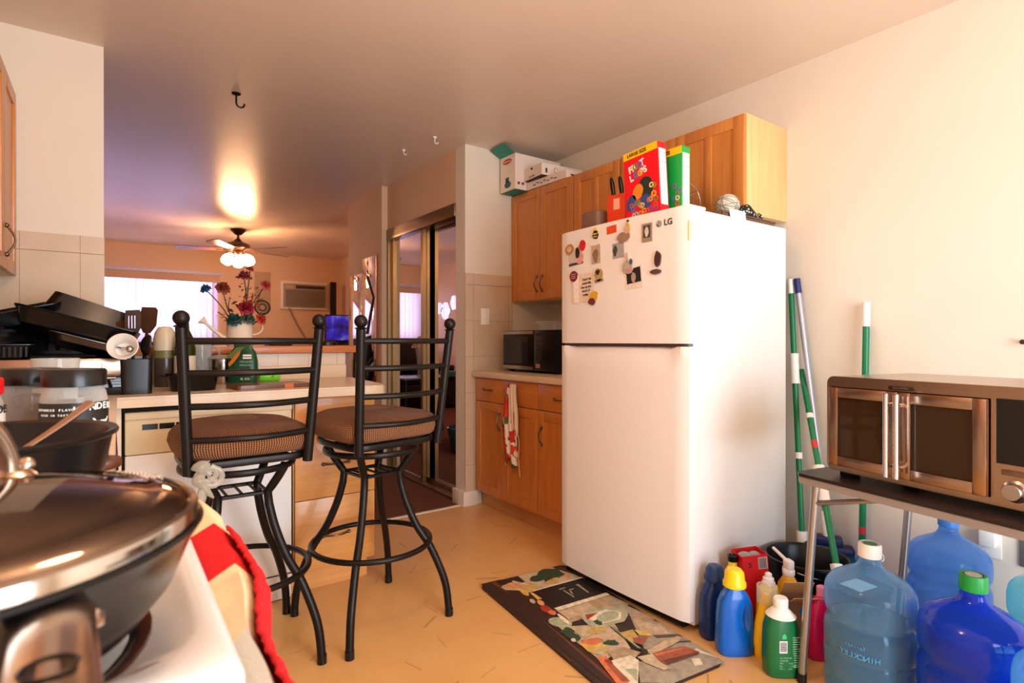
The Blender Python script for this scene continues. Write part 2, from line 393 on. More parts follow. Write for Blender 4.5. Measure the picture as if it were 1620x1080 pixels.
# living room window: frame, panes, vertical blinds and their valance
w = bpy.data.objects.new('window_1', None); COL.objects.link(w); w['kind'] = 'structure'; w.location = (0, 9.2, 0)
bm = new(); box(bm, WX0, WX1, 0.06, 0.10, WZ0, WZ0 + .04); box(bm, WX0, WX1, 0.06, 0.10, WZ1 - .04, WZ1)
for x in (WX0, 0.29, WX1 - .04): box(bm, x, x + .04, 0.06, 0.10, WZ0 + .04, WZ1 - .04)
obj('window_frame', bm, M_wp, w)
bm = new(); box(bm, WX0 + .04, WX1 - .04, 0.078, 0.082, WZ0 + .04, WZ1 - .04); obj('window_pane', bm, M_glass, w)
def blind_mat():
    m = bpy.data.materials.new('blind_fabric'); m.use_nodes = True; nt = m.node_tree; N = nt.nodes; L = nt.links
    d = N.new('ShaderNodeBsdfDiffuse'); d.inputs[0].default_value = lin('#EDE6EE')
    t = N.new('ShaderNodeBsdfTranslucent'); t.inputs[0].default_value = lin('#F1E9F5')
    x = N.new('ShaderNodeMixShader'); x.inputs[0].default_value = 0.62; L.new(d.outputs[0], x.inputs[1]); L.new(t.outputs[0], x.inputs[2]); L.new(x.outputs[0], N['Material Output'].inputs[0])
    return m
M_blind = blind_mat()
vb = thing('vertical_blinds', 'lavender white vertical blinds covering the wide living room window', 'blinds', (0, 9.12, 0))
for i in range(25):
    x = -0.60 + i * 0.077
    bm = new(); M = Matrix.Translation((x, 0, 0)) @ Matrix.Rotation(math.radians(14 + (i * 37 % 7) * 2.2), 4, 'Z')
    box(bm, -0.043, 0.043, -0.001, 0.001, 1.10, 1.985, M=M)
    obj('slat', bm, M_blind, vb)
bm = new(); box(bm, -0.64, 1.30, -0.05, 0.05, 2.00, 2.045, 0.004); obj('head_rail', bm, mat('rail_lavender', '#CFC9DD', 0.4), vb)
bm = new(); box(bm, -0.64, 1.30, -0.055, -0.05, 1.955, 2.09); obj('valance', bm, mat('valance_tan', '#C8A58C', 0.6), vb)
bm = new(); box(bm, -0.64, 1.32, -0.075, -0.04, 2.055, 2.10, 0.004); obj('top_rail', bm, mat('valance_rail', '#C4C4E0', 0.35), vb)

# patio door behind the photographer
dr = bpy.data.objects.new('door_1', None); COL.objects.link(dr); dr['kind'] = 'structure'; dr.location = (1.15, -1.65, 0)
bm = new()
for x in (-.95, -.02, .89): box(bm, x, x + .06, -0.04, 0.0, 0, 2.1)
box(bm, -.89, .89, -0.04, 0.0, 0, 0.06); box(bm, -.89, .89, -0.04, 0.0, 2.04, 2.1); obj('door_frame', bm, M_wp, dr)
bm = new(); box(bm, -.89, .89, -0.034, -0.030, 0.06, 2.04); obj('door_glass', bm, M_glass, dr)

# mirrored sliding closet doors in a bronze frame
d2 = bpy.data.objects.new('door_2', None); COL.objects.link(d2); d2['kind'] = 'structure'; d2.location = (1.957, 3.395, 0)
bm = new(); box(bm, -0.012, 0.10, 0, 1.18, 1.985, 2.075, 0.003); box(bm, -0.004, 0.10, 0, 1.18, -0.0, 0.018); obj('track', bm, M_bronze, d2)
bm = new(); box(bm, -0.008, 0.03, 1.145, 1.18, 0.018, 1.985); obj('side_jamb', bm, M_bronze, d2)
bm = new(); box(bm, 0.088, 0.096, 0.0, 0.62, 0.03, 1.985); obj('mirror_panel', bm, M_mirror, d2)
bm = new()
for y in (0.0, 0.585): box(bm, 0.075, 0.10, y, y + .035, 0.02, 1.985)
box(bm, 0.075, 0.10, 0.035, 0.585, 0.02, 0.045); obj('panel_frame', bm, M_bronze, d2)
bm = new(); box(bm, 0.032, 0.040, 0.57, 1.145, 0.03, 1.985); obj('mirror_panel', bm, M_mirror, d2)
bm = new()
for y in (0.545, 1.11): box(bm, 0.02, 0.05, y, y + .035, 0.02, 1.985)
box(bm, 0.02, 0.05, 0.58, 1.11, 0.02, 0.045); obj('panel_frame', bm, M_bronze, d2)

def paint_hook(name, label, loc, m, s=1.0):
    t = thing(name, label, 'hook', loc)
    bm = new(); lathe(bm, [(0, 0), (.014 * s, 0), (.012 * s, -.006), (.006 * s, -.010), (0, -.010)], 14); obj('base', bm, m, t)
    bm = new(); tube(bm, [(0, 0, -.008), (0, 0, -.03 * s)] + [(0.012 * s - .012 * s * math.cos(a), 0, -.03 * s - .012 * s * math.sin(a)) for a in (0.5, 1.0, 1.6, 2.2, 2.8, 3.3)], .003 * s, 8); obj('hook', bm, m, t)
paint_hook('ceiling_hook', 'dark metal hook screwed into the ceiling above the counter', (0.556, 3.32, CZ), M_dark, 1.7)
paint_hook('ceiling_hook', 'small white ceiling hook nearest the closet wall corner', (1.73, 3.275, CZ), M_wp, 1.0)
paint_hook('ceiling_hook', 'tiny white ceiling hook farther from the wall corner', (1.67, 3.62, CZ), M_wp, 0.8)

# added dome fixture for the warm fill light, out of view
t = thing('added_ceiling_lamp', 'added frosted dome lamp for warm fill, unseen above the frame', 'lamp', (0.40, 0.95, CZ))
bm = new(); lathe(bm, [(0, 0), (.10, 0), (.10, -.02), (0, -.02)], 24); obj('base', bm, M_wp, t)
bm = new(); lathe(bm, [(.095, -.02), (.10, -.035), (.085, -.06), (.045, -.085), (0, -.09)], 24); obj('glass_dome', bm, mat('added_lamp_glass', '#FFF0DD', 0.4, emis='#FFDDB0', estr=4), t)

# ================================================================ kitchen furniture
def bow_pull(bm, c, L, axis, out, n=12):
    """bow handle: c centre on the face, L length, axis 'z' or 'x' or 'y', out = outward unit vector"""
    c = Vector(c); o = Vector(out); ax = {'z': Vector((0, 0, 1)), 'x': Vector((1, 0, 0)), 'y': Vector((0, 1, 0))}[axis]
    pts = [c + ax * (L * (i / n - .5)) + o * (0.004 + 0.024 * math.sin(PI * i / n)) for i in range(n + 1)]
    rs = [0.0055 - 0.002 * math.sin(PI * i / n) for i in range(n + 1)]
    tube(bm, pts, rs, 8)
    for s in (-.5, .5): ball(bm, c + ax * (L * s) + o * 0.004, 0.009, 10, sc=(1, 1, 1))

def cab_door(parent, fx, y0, y1, z0, z1, out=-1, handle=None, mull=False, plain=False, m=M_maple, hname='handle'):
    """a framed cabinet door on a face at x = fx looking along out (x)"""
    g = 0.0015; y0 += g; y1 -= g; z0 += g; z1 -= g; t = 0.019; st = 0.055
    a, b = (fx, fx + out * t) if out > 0 else (fx + out * t, fx)
    bm = new()
    if plain:
        box(bm, a, b, y0, y1, z0, z1, 0.002)
    else:
        box(bm, a, b, y0, y0 + st, z0, z1, 0.002); box(bm, a, b, y1 - st, y1, z0, z1, 0.002)
        box(bm, a, b, y0 + st, y1 - st, z0, z0 + st, 0.002); box(bm, a, b, y0 + st, y1 - st, z1 - st, z1, 0.002)
        if mull: ym = (y0 + y1) / 2; box(bm, a, b, ym - .018, ym + .018, z0 + st, z1 - st, 0.002)
        q = 0.007
        pa, pb = (a, b - q) if out > 0 else (a + q, b)
        box(bm, pa, pb, y0 + st - .004, y1 - st + .004, z0 + st - .004, z1 - st + .004)
    d = obj('drawer' if plain else 'door', bm, m, parent)
    if handle:
        hb = new(); hx = fx + out * t; bow_pull(hb, (hx, handle[0], handle[1]), 0.10, handle[2], (out, 0, 0)); obj(hname, hb, M_nickel, d)
    return d

# --- upper cabinets on the right wall (world coordinates, parent empties at origin of each)
UX = 2.355
t = thing('wall_cabinet', 'two-door maple wall cabinet above the microwave, next to the switch wall', 'cabinet', (UX + .02, 2.935, 1.392), 0, None)
def local(t): return Vector(t.location)
def carcass(t, x0, x1, y0, y1, z0, z1, m=M_mapleside):
    l = t.location; bm = new(); box(bm, x0 - l.x, x1 - l.x, y0 - l.y, y1 - l.y, z0 - l.z, z1 - l.z, 0.001); return obj('body', bm, m, t)
def ldoor(t, fx, y0, y1, z0, z1, **k):
    l = t.location
    if k.get('handle'): h = k['handle']; k['handle'] = (h[0] - l.y, h[1] - l.z, h[2])
    return cab_door(t, fx - l.x, y0 - l.y, y1 - l.y, z0 - l.z, z1 - l.z, **k)
carcass(t, UX, XR - .001, 2.602, 3.260, 1.392, 2.147)
ldoor(t, UX, 2.935, 3.258, 1.395, 2.145, handle=(2.965, 1.50, 'z')); ldoor(t, UX, 2.604, 2.935, 1.395, 2.145, handle=(2.905, 1.50, 'z'))
t = thing('wall_cabinet', 'single-door maple wall cabinet with a centre stile, left of the fridge', 'cabinet', (UX + .02, 2.41, 1.392))
carcass(t, UX, XR - .001, 2.212, 2.600, 1.392, 2.147); ldoor(t, UX, 2.214, 2.598, 1.395, 2.145, mull=True, handle=(2.24, 1.50, 'z'))
t = thing('wall_cabinet', 'short maple cabinet over the fridge with a bare end panel', 'cabinet', (UX + .02, 1.83, 1.70))
carcass(t, UX, XR - .001, 1.449, 2.210, 1.70, 2.155); ldoor(t, UX, 1.451, 1.83, 1.703, 2.152, mull=True); ldoor(t, UX, 1.83, 2.208, 1.703, 2.152, mull=True)

# --- lower cabinets and worktop on the right
BX = 2.045
t = thing('base_cabinet', 'maple base cabinet under the microwave with drawers over doors', 'cabinet', (BX + .02, 2.7, 0))
carcass(t, BX, XR - .001, 2.12, 3.245, 0.10, 0.872)
l = t.location
bm = new(); box(bm, BX + .035 - l.x, BX + .055 - l.x, 2.12 - l.y, 3.245 - l.y, 0, 0.10); obj('toe_kick', bm, wood('toe_kick_wood', '#C9955F', '#B98350', 'y'), t)
ldoor(t, BX, 2.92, 3.243, 0.717, 0.870, plain=True, m=M_mapleh, handle=(3.09, 0.795, 'y'))
ldoor(t, BX, 2.567, 2.92, 0.717, 0.870, plain=True, m=M_mapleh)
ldoor(t, BX, 2.13, 2.567, 0.717, 0.870, plain=True, m=M_mapleh, handle=(2.36, 0.79, 'y'))
ldoor(t, BX, 2.92, 3.243, 0.105, 0.715, handle=(2.955, 0.60, 'z'))
ldoor(t, BX, 2.567, 2.92, 0.105, 0.715, handle=(2.885, 0.60, 'z'))
ldoor(t, BX, 2.13, 2.567, 0.105, 0.715, handle=(2.525, 0.57, 'z'))
bm = new(); box(bm, 2.0, XR - .002, 2.12, 3.260, 0.874, 0.912, 0.006, 3); box(bm, XR - .022, XR - .002, 2.12, 3.26, 0.912, 1.01, 0.003)
tag(obj('worktop', bm, M_lam, loc=(0, 0, 0)), 'beige laminate worktop with a rounded edge under the microwave', 'worktop')

# --- peninsula with dishwasher, drawer stack, L-shaped laminate worktop
t = thing('drawer_cabinet', 'maple drawer stack at the free end of the peninsula', 'cabinet', (0.835, 2.53, 0))
def bx(bm, t, x0, x1, y0, y1, z0, z1, *a, **k): l = t.location; return box(bm, x0 - l.x, x1 - l.x, y0 - l.y, y1 - l.y, z0 - l.z, z1 - l.z, *a, **k)
bm = new(); bx(bm, t, 0.652, 1.020, 2.552, 3.14, 0.10, 0.870, 0.001); obj('body', bm, M_mapleside, t)
bm = new(); bx(bm, t, 0.652, 1.000, 2.585, 2.605, 0.0, 0.10); obj('toe_kick', bm, M_maplex, t)
for z0, z1, h in ((0.735, 0.868, 0), (0.417, 0.732, 0.566), (0.105, 0.414, 0.245)):
    bm = new(); bx(bm, t, 0.656, 1.018, 2.532, 2.551, z0, z1, 0.002); d = obj('drawer', bm, M_maplex, t)
    if h:
        hb = new(); bow_pull(hb, (0.835 - .835, 2.532 - 2.53, h), 0.115, 'x', (0, -1, 0)); obj('handle', hb, M_nickel, d)
t = thing('dishwasher', 'built-in dishwasher with cream control panel and white door', 'dishwasher', (0.34, 2.53, 0))
M_dwc = mat('dishwasher_cream', '#E4D5B4', 0.35); M_dww = mat('dishwasher_white', '#EEEAE6', 0.25)
bm = new(); bx(bm, t, 0.04, 0.646, 2.56, 3.10, 0.03, 0.868); obj('body', bm, mat('dark_gap', '#1A1512', 0.8), t)
bm = new(); bx(bm, t, 0.046, 0.642, 2.53, 2.562, 0.69, 0.850, 0.006); bx(bm, t, 0.046, 0.642, 2.522, 2.533, 0.822, 0.850, 0.004)
for i in range(3): bx(bm, t, 0.100 + i * .055, 0.150 + i * .055, 2.528, 2.531, 0.782, 0.803, mi=1)
bx(bm, t, 0.27, 0.42, 2.5285, 2.531, 0.79, 0.803, mi=1)
obj('control_panel', bm, [M_dwc, M_black], t)
bm = new(); bx(bm, t, 0.046, 0.642, 2.532, 2.562, 0.115, 0.688, 0.006); obj('door', bm, M_dww, t)
bm = new(); bx(bm, t, 0.046, 0.642, 2.545, 2.56, 0.004, 0.105, 0.003); bx(bm, t, 0.046, 0.642, 2.535, 2.545, 0.098, 0.108); obj('kick_plate', bm, M_dww, t)
t = thing('corner_cabinet', 'cream painted base cabinet run between stove and dishwasher corner', 'cabinet', (-0.3, 1.7, 0))
bm = new(); bx(bm, t, -0.645, -0.01, 1.045, 3.13, 0.0, 0.870, 0.002); bx(bm, t, -0.01, 0.036, 2.532, 3.13, 0.0, 0.870, 0.002); obj('body', bm, mat('cream_paint', '#E5D6BE', 0.4), t)
bm = new()
prism(bm, [(-0.645, 1.040), (0.012, 1.040), (0.016, 2.492), (0.99, 2.472), (1.035, 2.482), (1.065, 2.52), (1.085, 2.60), (1.115, 3.105), (1.11, 3.148), (-0.645, 3.148)], 0.872, 0.912)
bmesh.ops.bevel(bm, geom=[e for e in bm.edges if abs(e.verts[0].co.z - e.verts[1].co.z) < 1e-4 and e.verts[0].co.z > .9], offset=0.007, segments=3, affect='EDGES')
box(bm, -0.02, 1.09, 3.128, 3.1485, 0.912, 0.985, 0.004)
tag(obj('worktop', bm, M_lam), 'L-shaped cream laminate worktop running along the peninsula', 'worktop')

# left wall cabinet, seen along its doors
t = thing('wall_cabinet', 'maple wall cabinet at the left edge with a scrolled wire pull', 'cabinet', (-0.34, 2.85, 1.388))
l = t.location
bm = new(); bx(bm, t, XL + .002, -0.337, 2.44, 3.14, 1.388, 2.155, 0.001); obj('body', bm, M_mapleside, t)
for y0, y1, h in ((2.80, 3.138, 2.835), (2.445, 2.80, None)):
    ldoor(t, -0.337, y0, y1, 1.39, 2.153, out=1)
hb = new(); bow_pull(hb, (-0.318 - l.x, 2.83 - l.y, 1.50 - l.z), 0.11, 'z', (1, 0, 0)); obj('handle', hb, M_nickel, t)
t2 = thing('wall_cabinet', 'near maple wall cabinet cut by the left picture edge', 'cabinet', (-0.34, 2.1, 1.388))
bm = new(); bx(bm, t2, XL + .002, -0.337, 1.73, 2.436, 1.388, 2.155, 0.001); obj('body', bm, M_mapleside, t2)
ldoor(t2, -0.337, 1.735, 2.435, 1.39, 2.153, out=1)

# --- fridge
FY0, FY1, FX = 1.337, 2.075, 1.768
t = thing('refrigerator', 'tall white top-freezer refrigerator covered with magnets', 'refrigerator', (2.1, 1.706, 0))
bm = new(); bx(bm, t, 1.826, 2.495, FY0 + .004, FY1 - .004, 0.02, 1.628, 0.006, 3); obj('body', bm, M_fridge, t)
def fr_door(name, z0, z1, pocket):
    bm = new(); ny = 24; nz = 20; V = {}
    yc = (FY0 + FY1) / 2; hw = (FY1 - FY0) / 2
    for i in range(ny + 1):
        for j in range(nz + 1):
            u = i / ny * 2 - 1; v = j / nz
            y = yc + hw * math.copysign(1 - (1 - abs(u)) ** 1.0, u); z = z0 + (z1 - z0) * v
            x = FX + 0.012 * (u * u)
            if abs(u) > 0.97: x += 0.01
            if pocket == 'top':
                d = (z1 - z)
                if d < 0.034 and abs(u) < 0.88: x += 0.028 * max(0, 1 - d / 0.034) * min(1, (0.88 - abs(u)) / 0.10)
            V[i, j] = bm.verts.new((x - 2.1, y - 1.706, z))
    for i in range(ny):
        for j in range(nz): bm.faces.new((V[i, j], V[i + 1, j], V[i + 1, j + 1], V[i, j + 1]))
    be = [e for e in bm.edges if e.is_boundary]
    r = bmesh.ops.extrude_edge_only(bm, edges=be)
    vs = [g for g in r['geom'] if isinstance(g, bmesh.types.BMVert)]
    for v in vs: v.co.x = 1.822 - 2.1
    bmesh.ops.contextual_create(bm, geom=[e for e in bm.edges if e.is_boundary])
    return obj(name, bm, M_fridge, t, ang=30)
fz = fr_door('freezer_door', 1.108, 1.635, None); fd = fr_door('fridge_door', 0.045, 1.096, 'top')
bm = new(); bx(bm, t, 1.80, 1.826, FY0 + .012, FY1 - .012, 0.05, 1.625); obj('gasket', bm, mat('gasket_grey', '#6E6C6C', 0.6), t)
bm = new(); bx(bm, t, FX + .02, 1.80, FY0 + .03, FY1 - .03, 1.094, 1.110); obj('handle_slot', bm, mat('slot_brown', '#4A3A34', 0.5), t)
bm = new(); bx(bm, t, 1.795, 1.83, FY0 + .03, FY1 - .03, 0.014, 0.045); obj('kick_grille', bm, M_black, t)
bm = new(); bx(bm, t, 1.79, 1.90, FY0 + .004, FY0 + .07, 1.628, 1.642, 0.005); obj('hinge_cover', bm, M_wp, t)
bm = new(); lathe(bm, [(0, 0), (.0125, 0), (.0125, .0015), (0, .0015)], 24, M=Matrix.Translation((FX + .004 - 2.1, 1.468 - 1.706, 1.583)) @ Matrix.Rotation(-PI / 2, 4, 'Y')); obj('logo', bm, mat('logo_grey', '#4A4A4C', 0.4), fz)
bm = new(); tube(bm, arc((FX + .0015 - 2.1, 1.468 - 1.706, 1.583), .0085, -0.2, 5.0, 14, plane='yz'), .0009, 5); box(bm, FX + .0010 - 2.1, FX + .002 - 2.1, 1.4675 - 1.706, 1.4685 - 1.706, 1.579, 1.588); box(bm, FX + .0010 - 2.1, FX + .002 - 2.1, 1.464 - 1.706, 1.468 - 1.706, 1.5785, 1.5795); obj('logo_mark', bm, M_inkw, fz)
text('lettering', 'LG', 0.034, mat('logo_grey', '#4A4A4C', 0.4), fz, (FX + .0055 - 2.1, 1.424 - 1.706, 1.583), '-x', bold=0.0007)
bm = new(); bx(bm, t, 1.786, 1.806, FY0 - .0012, FY0 + .0008, 1.50, 1.575); obj('sticker', bm, mat('energy_sticker', '#D8C9A0', 0.6), t)

# --- microwave
t = thing('microwave', 'black microwave with steel trim on the right-hand worktop', 'microwave', (2.2, 2.88, 0.912))
bm = new(); box(bm, 0.012, 0.40, -0.27, 0.28, 0.012, 0.275, 0.006); obj('body', bm, M_black, t)
bm = new(); box(bm, -0.006, 0.012, -0.058, 0.278, 0.018, 0.272, 0.003); dd = obj('door', bm, M_black, t)
bm = new(); box(bm, -0.0075, -0.0055, -0.002, 0.235, 0.06, 0.232); obj('window', bm, mat('dark_glass', '#23201F', 0.1), dd)
bm = new(); box(bm, -0.009, -0.005, -0.056, 0.276, 0.250, 0.270); obj('steel_trim', bm, M_steel, dd)
bm = new(); box(bm, -0.009, -0.005, -0.056, 0.276, 0.020, 0.042); obj('steel_trim', bm, M_steel, dd)
bm = new(); box(bm, -0.006, 0.012, -0.268, -0.062, 0.018, 0.272, 0.003); pp = obj('control_panel', bm, M_black, t)
bm = new(); box(bm, -0.008, -0.006, -0.14, -0.085, 0.235, 0.255); obj('display', bm, mat('display_dark', '#1B2A2A', 0.1), pp)
bm = new()
for i in range(3):
    for j in range(5): box(bm, -0.0075, -0.006, -0.145 + i * .022, -0.129 + i * .022, 0.09 + j * .026, 0.106 + j * .026, mi=0)
obj('keypad', bm, mat('key_grey', '#2E2C2C', 0.5), pp)
bm = new(); box(bm, -0.009, -0.006, -0.125, -0.085, 0.035, 0.06, 0.001); obj('door_button', bm, mat('button_pink', '#B98B7C', 0.4), pp)
for x in (0.05, 0.36):
    for y in (-0.24, 0.25): bm = new(); box(bm, x - .015, x + .015, y - .015, y + .015, 0.0005, 0.0118); obj('foot', bm, M_black, t)
t = thing('food_container', 'clear plastic food container on top of the microwave', 'container', (2.36, 2.82, 1.187))
bm = new(); loft(bm, [(0, .075, .09, 0, 0, 5), (.05, .085, .10, 0, 0, 5)], 32, cap1=False); obj('tub', bm, M_glass, t)
bm = new(); loft(bm, [(.05, .09, .105, 0, 0, 5), (.058, .09, .105, 0, 0, 5)], 32); obj('lid', bm, M_glass, t)

# --- dish towel hanging on the right base cabinet
def dish_towel():
    m = bpy.data.materials.new('floral_print'); m.use_nodes = True; nt = m.node_tree; N = nt.nodes; L = nt.links
    b = N['Principled BSDF']; b.inputs['Roughness'].default_value = 0.9
    tc = N.new('ShaderNodeTexCoord'); vo = N.new('ShaderNodeTexVoronoi'); vo.inputs['Scale'].default_value = 24; vo.inputs['Randomness'].default_value = 1
    ns = N.new('ShaderNodeTexNoise'); ns.inputs['Scale'].default_value = 25; L.new(tc.outputs['Object'], ns.inputs['Vector'])
    ad = N.new('ShaderNodeVectorMath'); ad.operation = 'MULTIPLY_ADD'; L.new(ns.outputs['Color'], ad.inputs[0]); ad.inputs[1].default_value = (.04, .04, .04); L.new(tc.outputs['Object'], ad.inputs[2]); L.new(ad.outputs[0], vo.inputs['Vector'])
    sc = N.new('ShaderNodeSeparateColor'); L.new(vo.outputs['Color'], sc.inputs[0])
    cr = N.new('ShaderNodeValToRGB'); cr.color_ramp.interpolation = 'CONSTANT'; e = cr.color_ramp.elements
    for p, c in ((0, '#C8281E'), (.25, '#EFE6D6'), (.42, '#D4452A'), (.58, '#55603A'), (.72, '#F1E4D0'), (.85, '#9A2A30')):
        k = e.new(p) if p > 0 else e[0]; k.color = lin(c)
    e.remove(e[-1]) if e[-1].position == 1 else None
    L.new(sc.outputs[0], cr.inputs[0]); L.new(cr.outputs[0], b.inputs['Base Color']); return m
t = thing('dish_towel', 'floral red and green dish towel hanging over the base cabinet drawer', 'towel', (BX - .03, 2.79, 0))
def hang(parent, name, m, W0, W1, z1, z0, x, ph, amp, yo=0):
    bm = new(); nu, nv = 22, 22; V = {}
    for i in range(nu + 1):
        for j in range(nv + 1):
            v = j / nv; u = i / nu - .5; w = W0 + (W1 - W0) * math.sin(min(1, v * 1.25) * PI / 2)
            zz = z1 + (z0 - z1) * v + (0.03 * math.sin(u * 9) * v if True else 0)
            V[i, j] = bm.verts.new((x + amp * (0.35 + .65 * v) * math.sin(u * 17 + ph) - 0.012 * math.sin(v * PI), yo + u * w + 0.01 * math.sin(v * 5 + ph), zz))
    for i in range(nu):
        for j in range(nv): bm.faces.new((V[i, j], V[i + 1, j], V[i + 1, j + 1], V[i, j + 1]))
    o = obj(name, bm, m, parent); s = o.modifiers.new('s', 'SOLIDIFY'); s.thickness = 0.003; return o
M_floral = dish_towel()
hang(t, 'front_fold', M_floral, 0.07, 0.15, 0.852, 0.37, -0.012, 0.3, 0.010, 0.01)
hang(t, 'plain_fold', mat('towel_back', '#E4D3BA', 0.9, bump=.3, bscale=200), 0.06, 0.09, 0.855, 0.55, -0.022, 1.5, 0.006, -0.035)
bm = new(); tube(bm, smooth_path([(-.02, -.055, .60), (-.012, -.075, .50), (-.014, -.07, .42), (-.01, -.08, .30)], 5), 0.0025, 6); obj('fringe_cord', bm, mat('cord_cream', '#E8C8A0', .8), t)

# --- switch, outlets on the walls
t = thing('light_switch', 'white single light switch plate on the tiled return wall', 'switch', (2.112, 3.262, 1.285))
bm = new(); box(bm, -.035, .035, -.006, 0, -.057, .057, 0.003); obj('plate', bm, M_wp, t)
bm = new(); box(bm, -.005, .005, -.016, -.006, -.012, .008, 0.002); obj('toggle', bm, M_wp, t)
t = thing('wall_outlet', 'white wall outlet with a plugged adapter behind the jugs', 'outlet', (2.70, 0.665, 0.36))
bm = new(); box(bm, -.006, 0, -.035, .035, -.057, .057, 0.003); obj('plate', bm, M_wp, t)
bm = new(); box(bm, -.045, -.006, -.025, .025, -.01, .055, 0.006); obj('adapter', bm, M_wp, t)
t = thing('wall_outlet', 'grey wall outlet cover low on the right wall at the picture edge', 'outlet', (2.70, 0.545, 0.355))
bm = new(); box(bm, -.008, 0, -.035, .035, -.057, .057, 0.003); obj('plate', bm, mat('outlet_grey', '#6A6866', .5), t)
t = thing('wall_hook', 'small dark hook on the right wall above the oven', 'hook', (2.70, 0.568, 1.115))
bm = new(); lathe(bm, [(0, 0), (.008, 0), (.008, .004), (.004, .02), (.009, .028), (0, .032)], 14, M=Matrix.Rotation(-PI / 2, 4, 'Y')); obj('knob', bm, mat('hook_brown', '#3A1F1D', .4), t)

# --- folding table and french-door toaster oven (turned about 10 degrees from the wall)
TR = math.radians(-10.5)
tb = thing('folding_table', 'grey-edged black folding table under the toaster oven', 'table', (1.812, 0.950, 0), TR)
# local: +x into the room's right wall, -y along the table towards the camera side
M_ttop = mat('table_top_dark', '#241B18', 0.35, noise=.1); M_tedge = mat('table_edge_grey', '#8E8A88', 0.5)
bm = new(); prism(bm, [(0.02, 0), (0.0, -0.02), (0.0, -0.98), (0.02, -1.0), (0.56, -1.0), (0.58, -.98), (0.58, -.02), (0.56, 0)], 0.682, 0.692); obj('tabletop', bm, M_ttop, tb)
bm = new(); prism(bm, [(0.022, -.002), (0.002, -0.022), (0.002, -0.978), (0.022, -.998), (0.558, -.998), (0.578, -.978), (0.578, -.022), (0.558, -.002)], 0.660, 0.682); obj('edge_band', bm, M_tedge, tb)
M_leg = mat('leg_grey_metal', '#A4A3A6', 0.3, 0.85)
for y in (-0.055, -0.945):
    for x in (0.035, 0.545):
        yf = y + (.05 if y > -.5 else -.05); bm = new(); tube(bm, [(x, yf, 0.022), (x, y, 0.66)], 0.0125, 12); lg = obj('leg', bm, M_leg, tb)
        bm = new(); tube(bm, [(x, yf, 0), (x, yf, 0.03)], 0.0155, 12); obj('rubber_foot', bm, M_black, lg)
    bm = new(); tube(bm, [(0.035, y, 0.655), (0.545, y, 0.655)], 0.010, 10); obj('cross_tube', bm, M_leg, tb)
    sy = -1 if y > -.5 else 1
    for x in (0.035, 0.545):
        bm = new(); tube(bm, [(x, y, 0.60), (x, y + sy * .20, 0.66)], 0.008, 8); obj('brace', bm, M_leg, tb)
ov = thing('toaster_oven', 'stainless french-door toaster oven standing on the folding table', 'oven', (1.872, 0.872, 0.692), TR)
# local frame: front face at x=0 looking -x ; width along -y (0 .. -0.56)
OW, OD, OH = 0.60, 0.40, 0.315
z0 = 0.018
bm = new(); M_in = mat('oven_inside', '#2B1D12', 0.5, .3)
def shell(bm, x0, x1, y0, y1, za, zb, th, r):
    def rr(x, i, q):
        y0_, y1_, a, b = y0 + i, y1 - i, za + i, zb - i; rad = max(r - i, .004); pts = []
        for cy, cz, s in ((y1_ - rad, b - rad, 0), (y0_ + rad, b - rad, 1), (y0_ + rad, a + rad, 2), (y1_ - rad, a + rad, 3)):
            for k in range(6):
                an = s * PI / 2 + k / 5 * PI / 2; pts.append((x, cy + rad * math.cos(an), cz + rad * math.sin(an)))
        return [bm.verts.new(p) for p in pts]
    A, B = rr(x0, 0, 0), rr(x1, 0, 0); C = rr(x0, th, 0); D = rr(x1 - th, th, 0); n = len(A)
    for P, Q in ((A, B), (C, D), (A, C)):
        for j in range(n): bm.faces.new((P[j], P[(j + 1) % n], Q[(j + 1) % n], Q[j]))
    bm.faces.new(B); f = bm.faces.new(D); 
shell(bm, 0.0, OD, -OW, 0, z0, OH, 0.014, 0.022)
obj('body', bm, M_copper, ov)
bm = new(); box(bm, 0.018, 0.37, -0.425, -0.016, z0 + .016, OH - .034)
for f in bm.faces: f.normal_flip()
o = obj('oven_cavity', bm, M_in, ov)
bm = new(); box(bm, -0.002, 0.018, -OW + .014, -0.440, z0 + .014, OH - .014); box(bm, -0.002, 0.018, -.44, -.014, OH - .032, OH - .014); box(bm, -0.002, 0.018, -.44, -.014, z0 + .010, z0 + .018); obj('front_panel', bm, M_copper, ov)
for k, (y1, y0) in enumerate(((-0.018, -0.226), (-0.230, -0.438))):
    za, zb = z0 + .02, OH - .034; b_ = 0.030
    bm = new(); xi, xo = -0.020, -0.004
    box(bm, xi, xo, y0, y0 + b_, za, zb, .002); box(bm, xi, xo, y1 - b_, y1, za, zb, .002); box(bm, xi, xo, y0 + b_, y1 - b_, za, za + b_, .002); box(bm, xi, xo, y0 + b_, y1 - b_, zb - b_, zb, .002)
    d = obj('oven_door', bm, M_copper, ov)
    bm = new(); box(bm, -0.012, -0.009, y0 + b_ - .002, y1 - b_ + .002, za + b_ - .002, zb - b_ + .002); obj('glass', bm, plastic_see('oven_glass', '#6A5238', .8, .05), d)
    hy = (y0 + .012) if k == 0 else (y1 - .012)
    bm = new(); tube(bm, [(-0.052, hy, za + .005), (-0.052, hy, zb - .003)], 0.0075, 14); h = obj('handle', bm, M_chrome, d)
    for zz in (za + .035, zb - .035): bm = new(); tube(bm, [(-0.052, hy, zz), (-0.012, hy, zz)], 0.006, 10); obj('handle_post', bm, M_chrome, d)
